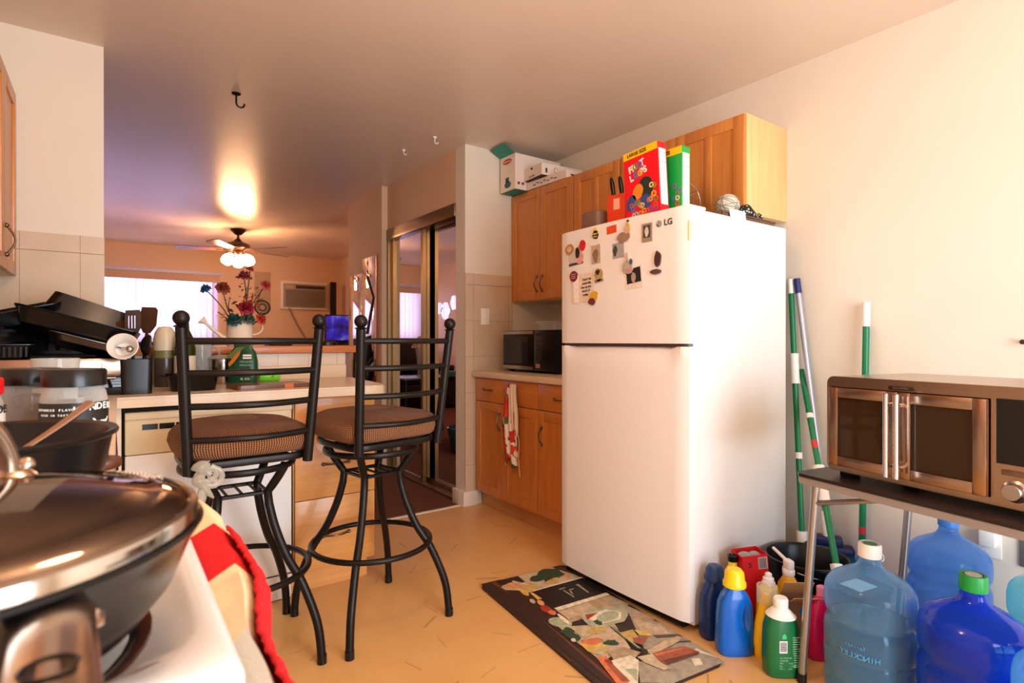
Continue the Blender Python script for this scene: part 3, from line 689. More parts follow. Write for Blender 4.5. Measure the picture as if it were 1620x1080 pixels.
for zz in (z0 + .10, z0 + .175):
    bm = new(); 
    for i in range(9): tube(bm, [(0.03 + i * .04, -.42, zz), (0.03 + i * .04, -.02, zz)], 0.0015, 6)
    tube(bm, [(0.03, -.42, zz), (0.35, -.42, zz)], .002, 6); tube(bm, [(0.03, -.02, zz), (0.35, -.02, zz)], .002, 6)
    obj('rack', bm, M_steelw, ov)
bm = new(); box(bm, -0.0045, -0.001, -OW + .025, -0.452, 0.125, OH - .03); obj('touch_screen', bm, mat('black_gloss', '#08080A', 0.04), ov)
bm = new(); box(bm, -0.004, -0.002, -0.560, -0.462, 0.098, 0.112, .0015); obj('button_plate', bm, mat('plate_tan', '#8F7663', .3, .8), ov)
bm = new(); lathe(bm, [(0, 0), (.027, 0), (.027, .006), (.021, .010), (.020, .026), (.0185, .028), (0, .028)], 32, M=Matrix.Translation((-.002, -0.492, 0.063)) @ Matrix.Rotation(-PI / 2, 4, 'Y')); obj('knob', bm, M_steel, ov)
bm = new(); box(bm, -0.005, -0.001, -0.262, -0.192, OH - .029, OH - .017, .002); np_ = obj('name_plate', bm, mat('plate_dark', '#3B2A20', .4, .5), ov)
text('lettering', 'GOURMIA', 0.0095, M_steel, np_, (-0.0052, -0.227, OH - .023), '-x', bold=.0002)
for y in (-.05, -OW + .05):
    for x in (0.04, OD - .04): bm = new(); box(bm, x - .02, x + .02, y - .02, y + .02, 0.0005, z0 - .0005); obj('foot', bm, M_black, ov)

# --- kitchen mat in front of the fridge
def kitchen_mat():
    cols = ['#8C7A63', '#33201A', '#6A3526', '#C7B391', '#2C4630', '#17120F', '#DDB45A', '#D99A66', '#A83824', '#AEB394', '#B49A78', '#A89C88', '#C9A860', '#A4583C', '#C8B090', '#E8DCC0', '#5E5046', '#D7784A']
    ms = [mat('mat_print_%d' % i, c, 0.55, noise=.35, nscale=45, stretch=(1, 1, 1)) for i, c in enumerate(cols)]
    import json
    polys = MATPOLYS
    bm = new(); z = 0.011
    prism(bm, rrect(-.232, .232, -.485, .485, .035), 0.0, z, 0)
    for f in bm.faces:
        if f.normal.z < .5: f.material_index = 1
    zz = z
    for k, (mi, pts) in enumerate(polys):
        zz += 0.00006
        vs = [bm.verts.new((x, y, zz)) for x, y in pts]
        try: bm.faces.new(vs).material_index = mi
        except Exception: pass
    me = bpy.data.meshes.new('kitchen_mat'); bm.to_mesh(me); bm.free()
    for m in ms: me.materials.append(m)
    o = bpy.data.objects.new('kitchen_mat', me); COL.objects.link(o); o.location = (1.545, 1.648, 0.0005); o.rotation_euler = (0, 0, math.radians(-6))
    return o
def rrect(x0, x1, y0, y1, r, n=6):
    out = []
    for cx, cy, s in ((x1 - r, y1 - r, 0), (x0 + r, y1 - r, 1), (x0 + r, y0 + r, 2), (x1 - r, y0 + r, 3)):
        for k in range(n + 1):
            a = s * PI / 2 + k / n * PI / 2; out.append((cx + r * math.cos(a), cy + r * math.sin(a)))
    return out
MATPOLYS = [(11, [(-0.05, -0.484), (0.231, -0.484), (0.231, -0.4), (-0.05, -0.38)]), (3, [(-0.126, 0.484), (0.162, 0.484), (0.218, 0.329), (-0.044, 0.303)]), (16, [(0.19, 0.484), (0.231, 0.412), (0.218, 0.125), (0.215, 0.313)]), (10, [(-0.066, 0.116), (0.214, 0.122), (0.231, -0.0), (-0.067, -0.0)]), (14, [(-0.062, 0.097), (0.091, 0.1), (0.085, 0.037), (-0.063, 0.028)]), (11, [(0.199, 0.091), (0.231, -0.091), (0.186, -0.115), (0.156, 0.029)]), (11, [(0.187, -0.038), (0.231, -0.179), (0.231, -0.375), (0.231, -0.439), (0.073, -0.392), (0.048, -0.283)]), (10, [(0.18, -0.065), (0.231, -0.098), (0.231, -0.147), (0.157, -0.128)]), (14, [(0.158, -0.099), (0.217, -0.191), (0.205, -0.255), (0.119, -0.206)]), (16, [(0.138, -0.23), (0.231, -0.274), (0.231, -0.294), (0.137, -0.256)]), (11, [(-0.03, -0.333), (0.113, -0.414), (0.231, -0.449), (-0.035, -0.47), (-0.105, -0.43)]), (16, [(0.157, -0.294), (0.231, -0.327), (0.231, -0.339), (0.154, -0.306)]), (15, [(0.211, -0.376), (0.231, -0.451), (0.231, -0.457), (0.189, -0.381)]), (11, [(-0.068, -0.414), (0.033, -0.425), (0.031, -0.434), (-0.075, -0.436)]), (15, [(0.144, -0.415), (0.173, -0.426), (0.152, -0.46), (0.12, -0.452)]), (14, [(-0.134, -0.006), (0.07, -0.093), (0.006, -0.259), (-0.138, -0.272), (-0.138, -0.099)]), (1, [(-0.226, 0.483), (-0.157, 0.484), (-0.136, 0.319), (-0.175, -0.41), (-0.207, -0.391)]), (2, [(-0.18, 0.467), (-0.148, 0.478), (-0.148, 0.254), (-0.161, -0.417), (-0.183, -0.405), (-0.151, 0.291)]), (1, [(-0.154, 0.483), (-0.125, 0.425), (-0.11, 0.198), (-0.134, -0.006), (-0.155, -0.238), (-0.133, -0.319), (-0.151, -0.404), (-0.164, -0.396)]), (2, [(-0.231, -0.165), (-0.223, -0.177), (-0.227, -0.221), (-0.231, -0.221)]), (4, [(0.168, 0.411), (0.175, 0.379), (0.133, 0.372), (0.105, 0.345), (0.08, 0.363), (0.041, 0.351), (0.05, 0.383), (0.015, 0.393), (0.048, 0.42), (0.052, 0.447), (0.079, 0.472), (0.115, 0.484), (0.141, 0.472), (0.16, 0.462), (0.196, 0.462), (0.171, 0.43)]), (4, [(0.073, 0.404), (0.065, 0.388), (0.04, 0.379), (0.015, 0.377), (-0.001, 0.385), (-0.01, 0.397), (-0.01, 0.411), (0.002, 0.425), (0.021, 0.44), (0.047, 0.438), (0.077, 0.438), (0.085, 0.421)]), (12, [(0.115, 0.355), (0.105, 0.343), (0.08, 0.332), (0.049, 0.328), (0.033, 0.336), (0.037, 0.348), (0.047, 0.36), (0.072, 0.367), (0.103, 0.376), (0.125, 0.369)]), (7, [(0.181, 0.354), (0.173, 0.345), (0.163, 0.34), (0.155, 0.34), (0.149, 0.343), (0.145, 0.351), (0.146, 0.36), (0.151, 0.37), (0.159, 0.379), (0.169, 0.384), (0.178, 0.385), (0.184, 0.38), (0.187, 0.374), (0.186, 0.363)]), (1, [(-0.148, 0.478), (-0.035, 0.476), (-0.04, 0.338), (-0.095, 0.389)]), (14, [(-0.028, 0.332), (-0.019, 0.297), (-0.046, 0.293), (-0.079, 0.3), (-0.101, 0.336), (-0.124, 0.352), (-0.156, 0.375), (-0.163, 0.404), (-0.149, 0.421), (-0.124, 0.424), (-0.102, 0.422), (-0.08, 0.445), (-0.058, 0.405), (-0.018, 0.397), (-0.004, 0.367), (-0.006, 0.341)]), (7, [(-0.071, 0.365), (-0.088, 0.362), (-0.103, 0.357), (-0.118, 0.366), (-0.133, 0.38), (-0.14, 0.402), (-0.134, 0.422), (-0.116, 0.428), (-0.1, 0.431), (-0.085, 0.418), (-0.075, 0.402), (-0.069, 0.385)]), (12, [(-0.021, 0.307), (-0.038, 0.291), (-0.055, 0.301), (-0.069, 0.311), (-0.082, 0.327), (-0.076, 0.352), (-0.073, 0.379), (-0.052, 0.382), (-0.034, 0.396), (-0.019, 0.378), (-0.018, 0.352), (-0.02, 0.333)]), (6, [(-0.079, 0.294), (-0.017, 0.278), (-0.045, 0.221), (-0.084, 0.226)]), (6, [(-0.095, 0.278), (-0.101, 0.276), (-0.107, 0.281), (-0.11, 0.293), (-0.111, 0.309), (-0.109, 0.326), (-0.104, 0.341), (-0.098, 0.351), (-0.091, 0.353), (-0.086, 0.347), (-0.082, 0.335), (-0.082, 0.318), (-0.084, 0.302), (-0.089, 0.287)]), (15, [(-0.058, 0.308), (0.222, 0.322), (0.224, 0.299), (-0.056, 0.284)]), (5, [(-0.067, 0.301), (0.217, 0.308), (0.219, 0.138), (-0.056, 0.131)]), (15, [(-0.067, 0.127), (0.214, 0.133), (0.215, 0.111), (-0.06, 0.1)]), (11, [(0.053, 0.266), (0.089, 0.265), (0.087, 0.259), (0.052, 0.256)]), (11, [(0.067, 0.248), (0.069, 0.169), (0.062, 0.166), (0.06, 0.244)]), (11, [(0.087, 0.237), (0.115, 0.238), (0.112, 0.233), (0.085, 0.229)]), (11, [(0.141, 0.262), (0.16, 0.263), (0.149, 0.171), (0.143, 0.17), (0.146, 0.252)]), (11, [(0.08, 0.223), (0.089, 0.223), (0.08, 0.191), (0.074, 0.188)]), (8, [(-0.089, 0.103), (-0.098, 0.098), (-0.107, 0.1), (-0.115, 0.109), (-0.119, 0.122), (-0.119, 0.138), (-0.116, 0.153), (-0.109, 0.165), (-0.099, 0.17), (-0.09, 0.169), (-0.082, 0.159), (-0.078, 0.146), (-0.078, 0.13), (-0.082, 0.114)]), (17, [(-0.083, 0.085), (-0.089, 0.08), (-0.097, 0.078), (-0.103, 0.082), (-0.108, 0.087), (-0.11, 0.096), (-0.109, 0.105), (-0.104, 0.113), (-0.098, 0.118), (-0.091, 0.119), (-0.085, 0.117), (-0.079, 0.11), (-0.077, 0.102), (-0.079, 0.092)]), (7, [(-0.084, 0.171), (-0.091, 0.167), (-0.096, 0.17), (-0.101, 0.176), (-0.102, 0.186), (-0.101, 0.198), (-0.097, 0.209), (-0.092, 0.218), (-0.086, 0.221), (-0.079, 0.219), (-0.076, 0.212), (-0.073, 0.201), (-0.075, 0.189), (-0.079, 0.179)]), (14, [(-0.107, 0.206), (-0.113, 0.202), (-0.118, 0.204), (-0.12, 0.209), (-0.122, 0.216), (-0.121, 0.227), (-0.118, 0.235), (-0.113, 0.243), (-0.108, 0.245), (-0.103, 0.245), (-0.1, 0.239), (-0.098, 0.231), (-0.099, 0.221), (-0.103, 0.212)]), (9, [(-0.078, -0.018), (-0.091, -0.028), (-0.109, -0.029), (-0.126, -0.019), (-0.14, -0.005), (-0.149, 0.015), (-0.151, 0.035), (-0.143, 0.052), (-0.13, 0.062), (-0.112, 0.063), (-0.093, 0.055), (-0.078, 0.038), (-0.07, 0.018), (-0.069, -0.002)]), (15, [(-0.087, -0.014), (-0.09, -0.012), (-0.093, -0.002), (-0.094, 0.015), (-0.092, 0.037), (-0.089, 0.056), (-0.086, 0.071), (-0.082, 0.08), (-0.078, 0.077), (-0.075, 0.066), (-0.074, 0.048), (-0.075, 0.027), (-0.078, 0.007), (-0.083, -0.008)]), (9, [(-0.016, 0.015), (0.033, 0.035), (0.134, 0.034), (0.185, -0.02), (0.162, -0.07), (0.112, -0.103), (-0.009, -0.091), (-0.027, -0.053)]), (15, [(0.001, 0.005), (0.115, 0.012), (0.15, -0.04), (0.114, -0.082), (0.016, -0.07)]), (8, [(0.009, 0.016), (0.069, 0.006), (-0.006, -0.021)]), (4, [(0.028, -0.069), (0.021, -0.081), (0.008, -0.078), (0.003, -0.064), (0.005, -0.053), (0.005, -0.039), (0.017, -0.04), (0.028, -0.036), (0.039, -0.047), (0.035, -0.061)]), (9, [(0.133, -0.047), (0.118, -0.061), (0.096, -0.07), (0.072, -0.073), (0.05, -0.069), (0.033, -0.06), (0.027, -0.047), (0.031, -0.032), (0.045, -0.018), (0.066, -0.009), (0.092, -0.005), (0.115, -0.009), (0.132, -0.019), (0.138, -0.033)]), (3, [(-0.104, -0.051), (-0.056, -0.05), (0.041, -0.098), (-0.097, -0.124)]), (12, [(0.016, -0.11), (0.005, -0.117), (-0.01, -0.123), (-0.029, -0.124), (-0.048, -0.121), (-0.061, -0.114), (-0.068, -0.106), (-0.066, -0.095), (-0.057, -0.087), (-0.042, -0.083), (-0.023, -0.082), (-0.004, -0.085), (0.01, -0.091), (0.017, -0.1)]), (4, [(-0.12, -0.092), (-0.131, -0.113), (-0.146, -0.109), (-0.152, -0.085), (-0.151, -0.065), (-0.156, -0.041), (-0.139, -0.036), (-0.128, -0.035), (-0.112, -0.023), (-0.101, -0.04), (-0.1, -0.064), (-0.113, -0.079)]), (4, [(-0.121, -0.126), (-0.131, -0.129), (-0.141, -0.127), (-0.148, -0.113), (-0.145, -0.096), (-0.138, -0.079), (-0.125, -0.083), (-0.111, -0.079), (-0.105, -0.097), (-0.109, -0.117)]), (15, [(-0.139, -0.127), (-0.145, -0.129), (-0.151, -0.125), (-0.153, -0.117), (-0.15, -0.108), (-0.145, -0.106), (-0.139, -0.103), (-0.132, -0.11), (-0.136, -0.121)]), (6, [(-0.139, -0.151), (-0.104, -0.153), (-0.06, -0.202), (-0.079, -0.235), (-0.12, -0.241), (-0.143, -0.204)]), (17, [(-0.117, -0.131), (-0.054, -0.147), (-0.045, -0.166), (-0.091, -0.185), (-0.129, -0.156)]), (9, [(-0.116, -0.207), (-0.069, -0.222), (-0.126, -0.238)]), (4, [(0.037, -0.104), (0.05, -0.117), (0.036, -0.295), (0.019, -0.279)]), (9, [(0.042, -0.108), (0.045, -0.119), (0.034, -0.281), (0.028, -0.274)]), (4, [(-0.01, -0.212), (-0.018, -0.224), (-0.035, -0.217), (-0.044, -0.211), (-0.051, -0.204), (-0.062, -0.196), (-0.06, -0.183), (-0.044, -0.182), (-0.033, -0.177), (-0.024, -0.186), (-0.009, -0.19), (-0.012, -0.2)]), (12, [(0.038, -0.16), (0.098, -0.167), (0.079, -0.223), (0.039, -0.24), (0.031, -0.196)]), (6, [(0.101, -0.171), (0.136, -0.205), (0.134, -0.238), (0.093, -0.215)]), (13, [(0.057, -0.211), (0.114, -0.237), (0.054, -0.268), (0.039, -0.24)]), (10, [(-0.086, -0.243), (-0.014, -0.248), (0.016, -0.301), (-0.056, -0.33), (-0.099, -0.294)]), (15, [(-0.108, -0.289), (-0.029, -0.299), (-0.025, -0.336), (-0.123, -0.439), (-0.161, -0.417)]), (9, [(-0.101, -0.348), (-0.064, -0.37), (-0.114, -0.425)]), (17, [(-0.142, -0.252), (-0.107, -0.261), (-0.126, -0.334), (-0.143, -0.427), (-0.18, -0.407)]), (13, [(-0.136, -0.296), (-0.117, -0.307), (-0.132, -0.415), (-0.156, -0.401)]), (8, [(-0.116, -0.306), (-0.12, -0.307), (-0.125, -0.306), (-0.129, -0.301), (-0.131, -0.294), (-0.132, -0.286), (-0.131, -0.279), (-0.127, -0.275), (-0.122, -0.273), (-0.117, -0.275), (-0.113, -0.28), (-0.111, -0.287), (-0.11, -0.294), (-0.112, -0.301)]), (3, [(0.043, -0.304), (0.142, -0.286), (0.214, -0.287), (0.212, -0.306), (0.102, -0.325), (0.036, -0.336)]), (14, [(0.032, -0.316), (0.201, -0.3), (0.194, -0.315), (0.053, -0.334)]), (13, [(0.044, -0.328), (0.098, -0.33), (0.18, -0.352), (0.201, -0.404), (0.151, -0.401), (0.04, -0.402), (0.034, -0.369)]), (2, [(0.043, -0.376), (0.187, -0.399), (0.189, -0.411), (0.046, -0.404)]), (17, [(0.048, -0.332), (0.176, -0.356), (0.171, -0.36), (0.049, -0.346)]), (3, [(-0.016, -0.318), (0.044, -0.328), (0.032, -0.38), (0.038, -0.427), (0.007, -0.421), (-0.017, -0.352)])]
tag(kitchen_mat(), 'rectangular kitchen mat printed with a rustic pantry still life in front of the fridge', 'mat')

# ================================================================ bar stools
def stool_fabric():
    m = bpy.data.materials.new('ribbed_brown_fabric'); m.use_nodes = True; nt = m.node_tree; N = nt.nodes; L = nt.links
    b = N['Principled BSDF']; b.inputs['Roughness'].default_value = 0.95; b.inputs['Sheen Weight'].default_value = 0.05
    tc = N.new('ShaderNodeTexCoord'); sp = N.new('ShaderNodeSeparateXYZ'); L.new(tc.outputs['Object'], sp.inputs[0])
    sq_ = N.new('ShaderNodeSeparateXYZ'); L.new(tc.outputs['UV'], sq_.inputs[0]); ad = N.new('ShaderNodeMath'); ad.operation = 'ADD'; ad.inputs[1].default_value = 0; L.new(sq_.outputs[0], ad.inputs[0])
    s = N.new('ShaderNodeMath'); s.operation = 'MULTIPLY'; L.new(ad.outputs[0], s.inputs[0]); s.inputs[1].default_value = 800
    si = N.new('ShaderNodeMath'); si.operation = 'SINE'; L.new(s.outputs[0], si.inputs[0])
    s2 = N.new('ShaderNodeMath'); s2.operation = 'MULTIPLY'; L.new(sp.outputs[2], s2.inputs[0]); s2.inputs[1].default_value = 900
    si2 = N.new('ShaderNodeMath'); si2.operation = 'SINE'; L.new(s2.outputs[0], si2.inputs[0])
    ml = N.new('ShaderNodeMath'); ml.operation = 'MULTIPLY_ADD'; L.new(si2.outputs[0], ml.inputs[0]); ml.inputs[1].default_value = 0.5; L.new(si.outputs[0], ml.inputs[2])
    mr = N.new('ShaderNodeMapRange'); mr.inputs[1].default_value = -0.6; mr.inputs[2].default_value = 1.2; L.new(ml.outputs[0], mr.inputs[0])
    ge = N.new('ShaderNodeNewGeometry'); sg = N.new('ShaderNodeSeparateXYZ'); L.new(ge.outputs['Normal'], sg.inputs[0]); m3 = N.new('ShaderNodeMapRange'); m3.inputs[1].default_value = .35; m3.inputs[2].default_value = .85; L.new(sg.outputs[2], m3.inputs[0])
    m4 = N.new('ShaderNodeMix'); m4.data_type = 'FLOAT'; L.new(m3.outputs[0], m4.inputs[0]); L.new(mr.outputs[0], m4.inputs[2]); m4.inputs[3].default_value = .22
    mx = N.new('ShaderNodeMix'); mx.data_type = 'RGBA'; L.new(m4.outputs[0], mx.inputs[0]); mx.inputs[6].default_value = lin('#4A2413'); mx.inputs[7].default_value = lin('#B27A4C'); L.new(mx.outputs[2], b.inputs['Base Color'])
    bp = N.new('ShaderNodeBump'); bp.inputs['Strength'].default_value = .6; bp.inputs['Distance'].default_value = .002; L.new(si.outputs[0], bp.inputs['Height']); L.new(bp.outputs[0], b.inputs['Normal'])
    return m
M_fab = stool_fabric()
def make_stool(label, loc, rotz, base_rot):
    t = thing('bar_stool', label, 'stool', (loc[0], loc[1], 0), 0, None)
    # swivel base (own angle)
    B = Matrix.Rotation(base_rot, 4, 'Z'); S = Matrix.Rotation(rotz, 4, 'Z')
    def rp(M, p): return tuple(M @ Vector(p))
    prof = [(.178, .690), (.172, .675), (.150, .640), (.112, .588), (.117, .545), (.140, .465), (.184, .365), (.242, .275), (.298, .140), (.315, .018)]
    for k in range(4):
        a = PI / 4 + k * PI / 2
        pts = [rp(B, (r * math.cos(a), r * math.sin(a), z)) for r, z in prof]
        bm = new(); tube(bm, [pts[0]] + smooth_path(pts[1:4], 2) + smooth_path(pts[4:], 5), 0.0150, 12); lg = obj('leg', bm, M_dark, t)
        bm = new(); e = pts[-1]; tube(bm, [(e[0], e[1], 0), (e[0], e[1], .03)], .0168, 12); obj('foot_cap', bm, M_black, lg)
    bm = new(); tube(bm, arc((0, 0, .305), .235, 0, 2 * PI * 47 / 48, 47), .0110, 10, closed=True); obj('foot_ring', bm, M_dark, t)
    bm = new(); q = .112 / math.sqrt(2)
    sq = [rp(B, (q, q, .588)), rp(B, (-q, q, .588)), rp(B, (-q, -q, .588)), rp(B, (q, -q, .588))]
    for i in range(4): tube(bm, [sq[i], sq[(i + 1) % 4]], .0075, 6, sq=(1, .8))
    obj('shelf_frame', bm, M_dark, t)
    for f in (-.5, 0, .5):
        bm = new(); tube(bm, [rp(B, (f * q * 1.2, q, .588)), rp(B, (f * q * 1.2, -q, .588))], .005, 6); obj('shelf_bar', bm, M_dark, t)
    bm = new(); tube(bm, arc((0, 0, .685), .185, 0, 2 * PI * 47 / 48, 47), .010, 8, closed=True, sq=(1.2, .6)); obj('swivel_ring', bm, M_dark, t)
    bm = new(); lathe(bm, [(0, .690), (.09, .690), (.09, .712), (0, .712)], 24); obj('swivel_plate', bm, M_dark, t)
    # seat frame, cushion
    def dshape(w, d, f, z, n=40, off=0.0):
        out = []
        for i in range(n):
            a = 2 * PI * i / n; c, s = math.cos(a), math.sin(a)
            ex = 7.0 if s < 0 else 2.6
            out.append((w * math.copysign(abs(c) ** (2 / ex), c), off + d * math.copysign(abs(s) ** (2 / ex), s) + (f if s > 0 else 0) * abs(s), z))
        return out
    bm = new(); tube(bm, [rp(S, p) for p in dshape(.186, .188, .02, .724)], .012, 8, closed=True, sq=(1.1, .7)); obj('seat_frame', bm, M_dark, t)
    bm = new(); rings = []
    for z, k in ((.738, .90), (.742, .97), (.755, 1.04), (.780, 1.085), (.805, 1.06), (.822, .99), (.834, .86), (.842, .62), (.846, .3)):
        rings.append([bm.verts.new(rp(S, (p[0] * k, p[1] * k, z))) for p in dshape(.198, .190, .045, 0, 72)])
    uvl = bm.loops.layers.uv.new('ribs'); per = [0.0]
    for j in range(72): per.append(per[-1] + (rings[3][(j + 1) % 72].co - rings[3][j].co).length)
    for ri, (A, Bq) in enumerate(zip(rings, rings[1:])):
        for j in range(len(A)):
            f = bm.faces.new((A[j], A[(j + 1) % len(A)], Bq[(j + 1) % len(A)], Bq[j]))
            for lp_, (uu, vv) in zip(f.loops, ((j, ri), (j + 1, ri), (j + 1, ri + 1), (j, ri + 1))): lp_[uvl].uv = (per[uu], vv * .01)
    bm.faces.new(rings[0][::-1]); bm.faces.new(rings[-1])
    obj('seat_cushion', bm, M_fab, t, ang=60)
    # ladder back
    def post(s, z):
        v = (z - .712) / (1.165 - .712); return (s * (.181 + .024 * v), -.196 - .052 * v, z)
    for s in (-1, 1):
        bm = new(); tube(bm, [rp(S, post(s, .705)), rp(S, post(s, .95)), rp(S, post(s, 1.160))], .0165, 14); p = obj('back_post', bm, M_dark, t)
        bm = new(); e = rp(S, post(s, 1.16)); lathe(bm, [(.0, 0), (.019, 0), (.023, .002), (.019, .005), (.012, .007), (.012, .010)], 18, c=e); ball(bm, (e[0], e[1], e[2] + .027), .0235, 20); obj('ball_finial', bm, M_dark, p)
    for z, dz in ((1.118, .0), (1.020, .0), (.918, 0), (.812, .0)):
        a, b = post(-1, z), post(1, z); pts = []
        for i in range(17):
            u = i / 16; pts.append(rp(S, (a[0] + (b[0] - a[0]) * u, a[1] - .058 * math.sin(PI * u), z)))
        bm = new(); tube(bm, pts, .0105, 10); obj('back_rail', bm, M_dark, t)
    return t, S
st1, S1 = make_stool('dark metal bar stool nearer the stove, plastic bag knotted to its seat', (0.372, 2.185), math.radians(1.5), math.radians(1))
st2, S2 = make_stool('dark metal bar stool nearer the closet doorway, with brown ribbed cushion', (0.868, 2.19), math.radians(11.5), math.radians(9.5))
# plastic bag tied on the left stool
bm = new()
pts = smooth_path([(0, 0, .055), (.006, -.01, .03), (0, -.012, .0), (.010, -.01, -.03), (.004, 0, -.085)], 5)
tube(bm, pts, [.004 + .022 * abs(math.sin(i * .45)) * (1 - i / 24) + .004 for i in range(len(pts))], 12)
for k in range(3): tube(bm, arc((0.012 + .012 * k, -.012, .005 + .012 * (k % 2)), .020 + .004 * k, 0.3 + k, 2 * PI + 0.2 + k, 14, plane='xz'), .0055, 8, sq=(1.6, .5))
tube(bm, smooth_path([(0, -.012, 0), (.025, -.015, -.04), (.04, -.012, -.06)], 5), [.012, .012, .011, .011, .010, .009, .008, .007, .005, .004, .003], 10)
tag(obj('plastic_bag', bm, plastic_see('bag_plastic', '#C9C2B4', .6, .2), loc=(0.222, 1.965, .692)), 'crumpled clear plastic bag knotted on the stool frame', 'bag')

# ================================================================ stove, pans and towel in the foreground
SX1 = 0.072; SY0, SY1 = 0.384, 1.035
t = thing('stove', 'white enamel electric stove at the lower left with recessed top', 'stove', (-0.27, 0.70, 0))
bm = new()
def rr3(x0, x1, y0, y1, r, z): return [(x, y, z) for x, y in rrect(x0, x1, y0, y1, r, 6)]
ox, oy = 0.27, -0.70
loops = [rr3(-.63 + ox, SX1 + ox, SY0 + oy, SY1 + oy, .018, .0), rr3(-.63 + ox, SX1 + ox, SY0 + oy, SY1 + oy, .018, .903), rr3(-.627 + ox, SX1 - .003 + ox, SY0 + .003 + oy, SY1 - .003 + oy, .018, .911), rr3(-.62 + ox, SX1 - .010 + ox, SY0 + .010 + oy, SY1 - .010 + oy, .018, .915),
         rr3(-.60 + ox, SX1 - .018 + ox, SY0 + .030 + oy, SY1 - .030 + oy, .05, .914), rr3(-.59 + ox, SX1 - .024 + ox, SY0 + .038 + oy, SY1 - .038 + oy, .048, .911), rr3(-.57 + ox, SX1 - .046 + ox, SY0 + .06 + oy, SY1 - .06 + oy, .045, .900), rr3(-.55 + ox, SX1 - .056 + ox, SY0 + .072 + oy, SY1 - .072 + oy, .04, .8985)]
RG = [[bm.verts.new(p) for p in lp] for lp in loops]
for A, Bq in zip(RG, RG[1:]):
    for j in range(len(A)): bm.faces.new((A[j], A[(j + 1) % len(A)], Bq[(j + 1) % len(A)], Bq[j]))
bm.faces.new(RG[0][::-1]); bm.faces.new(RG[-1])
obj('body', bm, M_white, t, ang=50)
def burner(cx, cy, r):
    b = new(); lathe(b, [(r, .899), (r + .006, .903), (r + .010, .904), (r + .010, .9005)], 40, c=(cx, cy, 0)); lathe(b, [(r, .900), (r * .9, .896), (r * .3, .892), (0, .892)], 40, c=(cx, cy, 0), mi=1)
    o = obj('burner_bowl', b, [mat('burnt_chrome', '#7A3D22', .35, .7, noise=.5, nscale=14), M_black], t)
    b = new(); pts = [(cx + (.018 + (r - .03) * i / 90) * math.cos(i * .22), cy + (.018 + (r - .03) * i / 90) * math.sin(i * .22), .914) for i in range(91)]
    tube(b, pts, .0045, 8); obj('coil', b, mat('coil_metal', '#1B1716', .5, .5), o)
burner(-.105 + ox, .520 + oy, .122); burner(-.13 + ox, .845 + oy, .085); burner(-.42 + ox, .53 + oy, .085); burner(-.42 + ox, .85 + oy, .105)
bm = new(); box(bm, -.648 + ox, -.60 + ox, SY0 + oy, SY1 + oy, .91, 1.08, .01); obj('backguard', bm, M_white, t)
bm = new(); box(bm, SX1 + ox, SX1 + .008 + ox, SY0 + .01 + oy, SY1 - .01 + oy, .18, .80, .003); obj('oven_door', bm, M_white, t)
bm = new(); tube(bm, [(SX1 + .0125 + ox, SY0 + .02 + oy, .872), (SX1 + .0125 + ox, SY1 - .03 + oy, .872)], .0065, 12)
for y in (SY0 + .05, SY1 - .05): tube(bm, [(SX1 - .002 + ox, y + oy, .872), (SX1 + .0125 + ox, y + oy, .872)], .006, 10)
obj('door_handle', bm, M_white, t)

# towel over the oven handle: red band between cream bands
M_tr = mat('towel_red', '#D3101A', 0.95, noise=.15, nscale=200, bump=.9, bscale=500); M_tc = mat('towel_cream', '#E9D2A8', 0.9, noise=.12, nscale=40, bump=.4, bscale=300); M_tw = mat('towel_white', '#D9D4C6', .9, noise=.08, nscale=30, bump=.4, bscale=300)
bm = new(); nv = 26; nu = 66; V = {}; hx, hz = SX1 + .0195, .874
for i in range(nu + 1):
    y = .875 - (.875 - .375) * i / nu
    for j in range(nv + 1):
        v = j / nv; s = (v - .36) * 1.0
        q_ = min(1, max(0, (y - .46) / .14)); R = .0105 + .011 * q_ * q_ * (3 - 2 * q_) + .0006 * math.sin(y * 61); hx = SX1 + .002 + R
        tot = .75
        L_ = (v - .38) * tot
        if L_ < -PI * R / 2: x = hx - R; z = hz + (L_ + PI * R / 2)
        elif L_ > PI * R / 2: x = hx + R + .004 * math.sin(y * 34 + 1) * min(1, (L_ - PI * R / 2) * 6) + .002; z = hz - (L_ - PI * R / 2)
        else: a = PI / 2 - L_ / R; x = hx + R * math.cos(a); z = hz + R * math.sin(a) + .003
        V[i, j] = bm.verts.new((x, y, z))
for i in range(nu):
    y = .875 - .5 * (i + .5) / nu
    for j in range(nv):
        f = bm.faces.new((V[i, j], V[i + 1, j], V[i + 1, j + 1], V[i, j + 1]))
        f.material_index = 0 if .605 < y < .745 else (2 if y < .492 else 1)
tw = thing('kitchen_towel', 'red and cream striped towel draped over the oven door handle', 'towel', (0, 0, 0))
o = obj('cloth', bm, [M_tr, M_tc, M_tw], tw, ang=80); md = o.modifiers.new('s', 'SOLIDIFY'); md.thickness = .005; md.offset = 1
bm = new(); V = {}
for i in range(nu + 1):
    y = .74 - (.74 - .372) * i / nu
    for j in range(9):
        q_ = min(1, max(0, (y - .46) / .14)); R = .0105 + .011 * q_ * q_ * (3 - 2 * q_); hx = SX1 + .002 + R; R += .0075; a = .95 - j * .17; jit = .0016 * math.sin(i * 2.1) + .0012 * math.sin(i * 5.3)
        V[i, j] = bm.verts.new((hx + (R + jit) * math.cos(a) + .0015, y, hz + R * math.sin(a) + .003 - (0 if j < 7 else (j - 6) * .03)))
for i in range(nu):
    for j in range(8): bm.faces.new((V[i, j], V[i + 1, j], V[i + 1, j + 1], V[i, j + 1]))
o = obj('red_backing', bm, M_tr, tw, ang=80); md = o.modifiers.new('s', 'SOLIDIFY'); md.thickness = .003

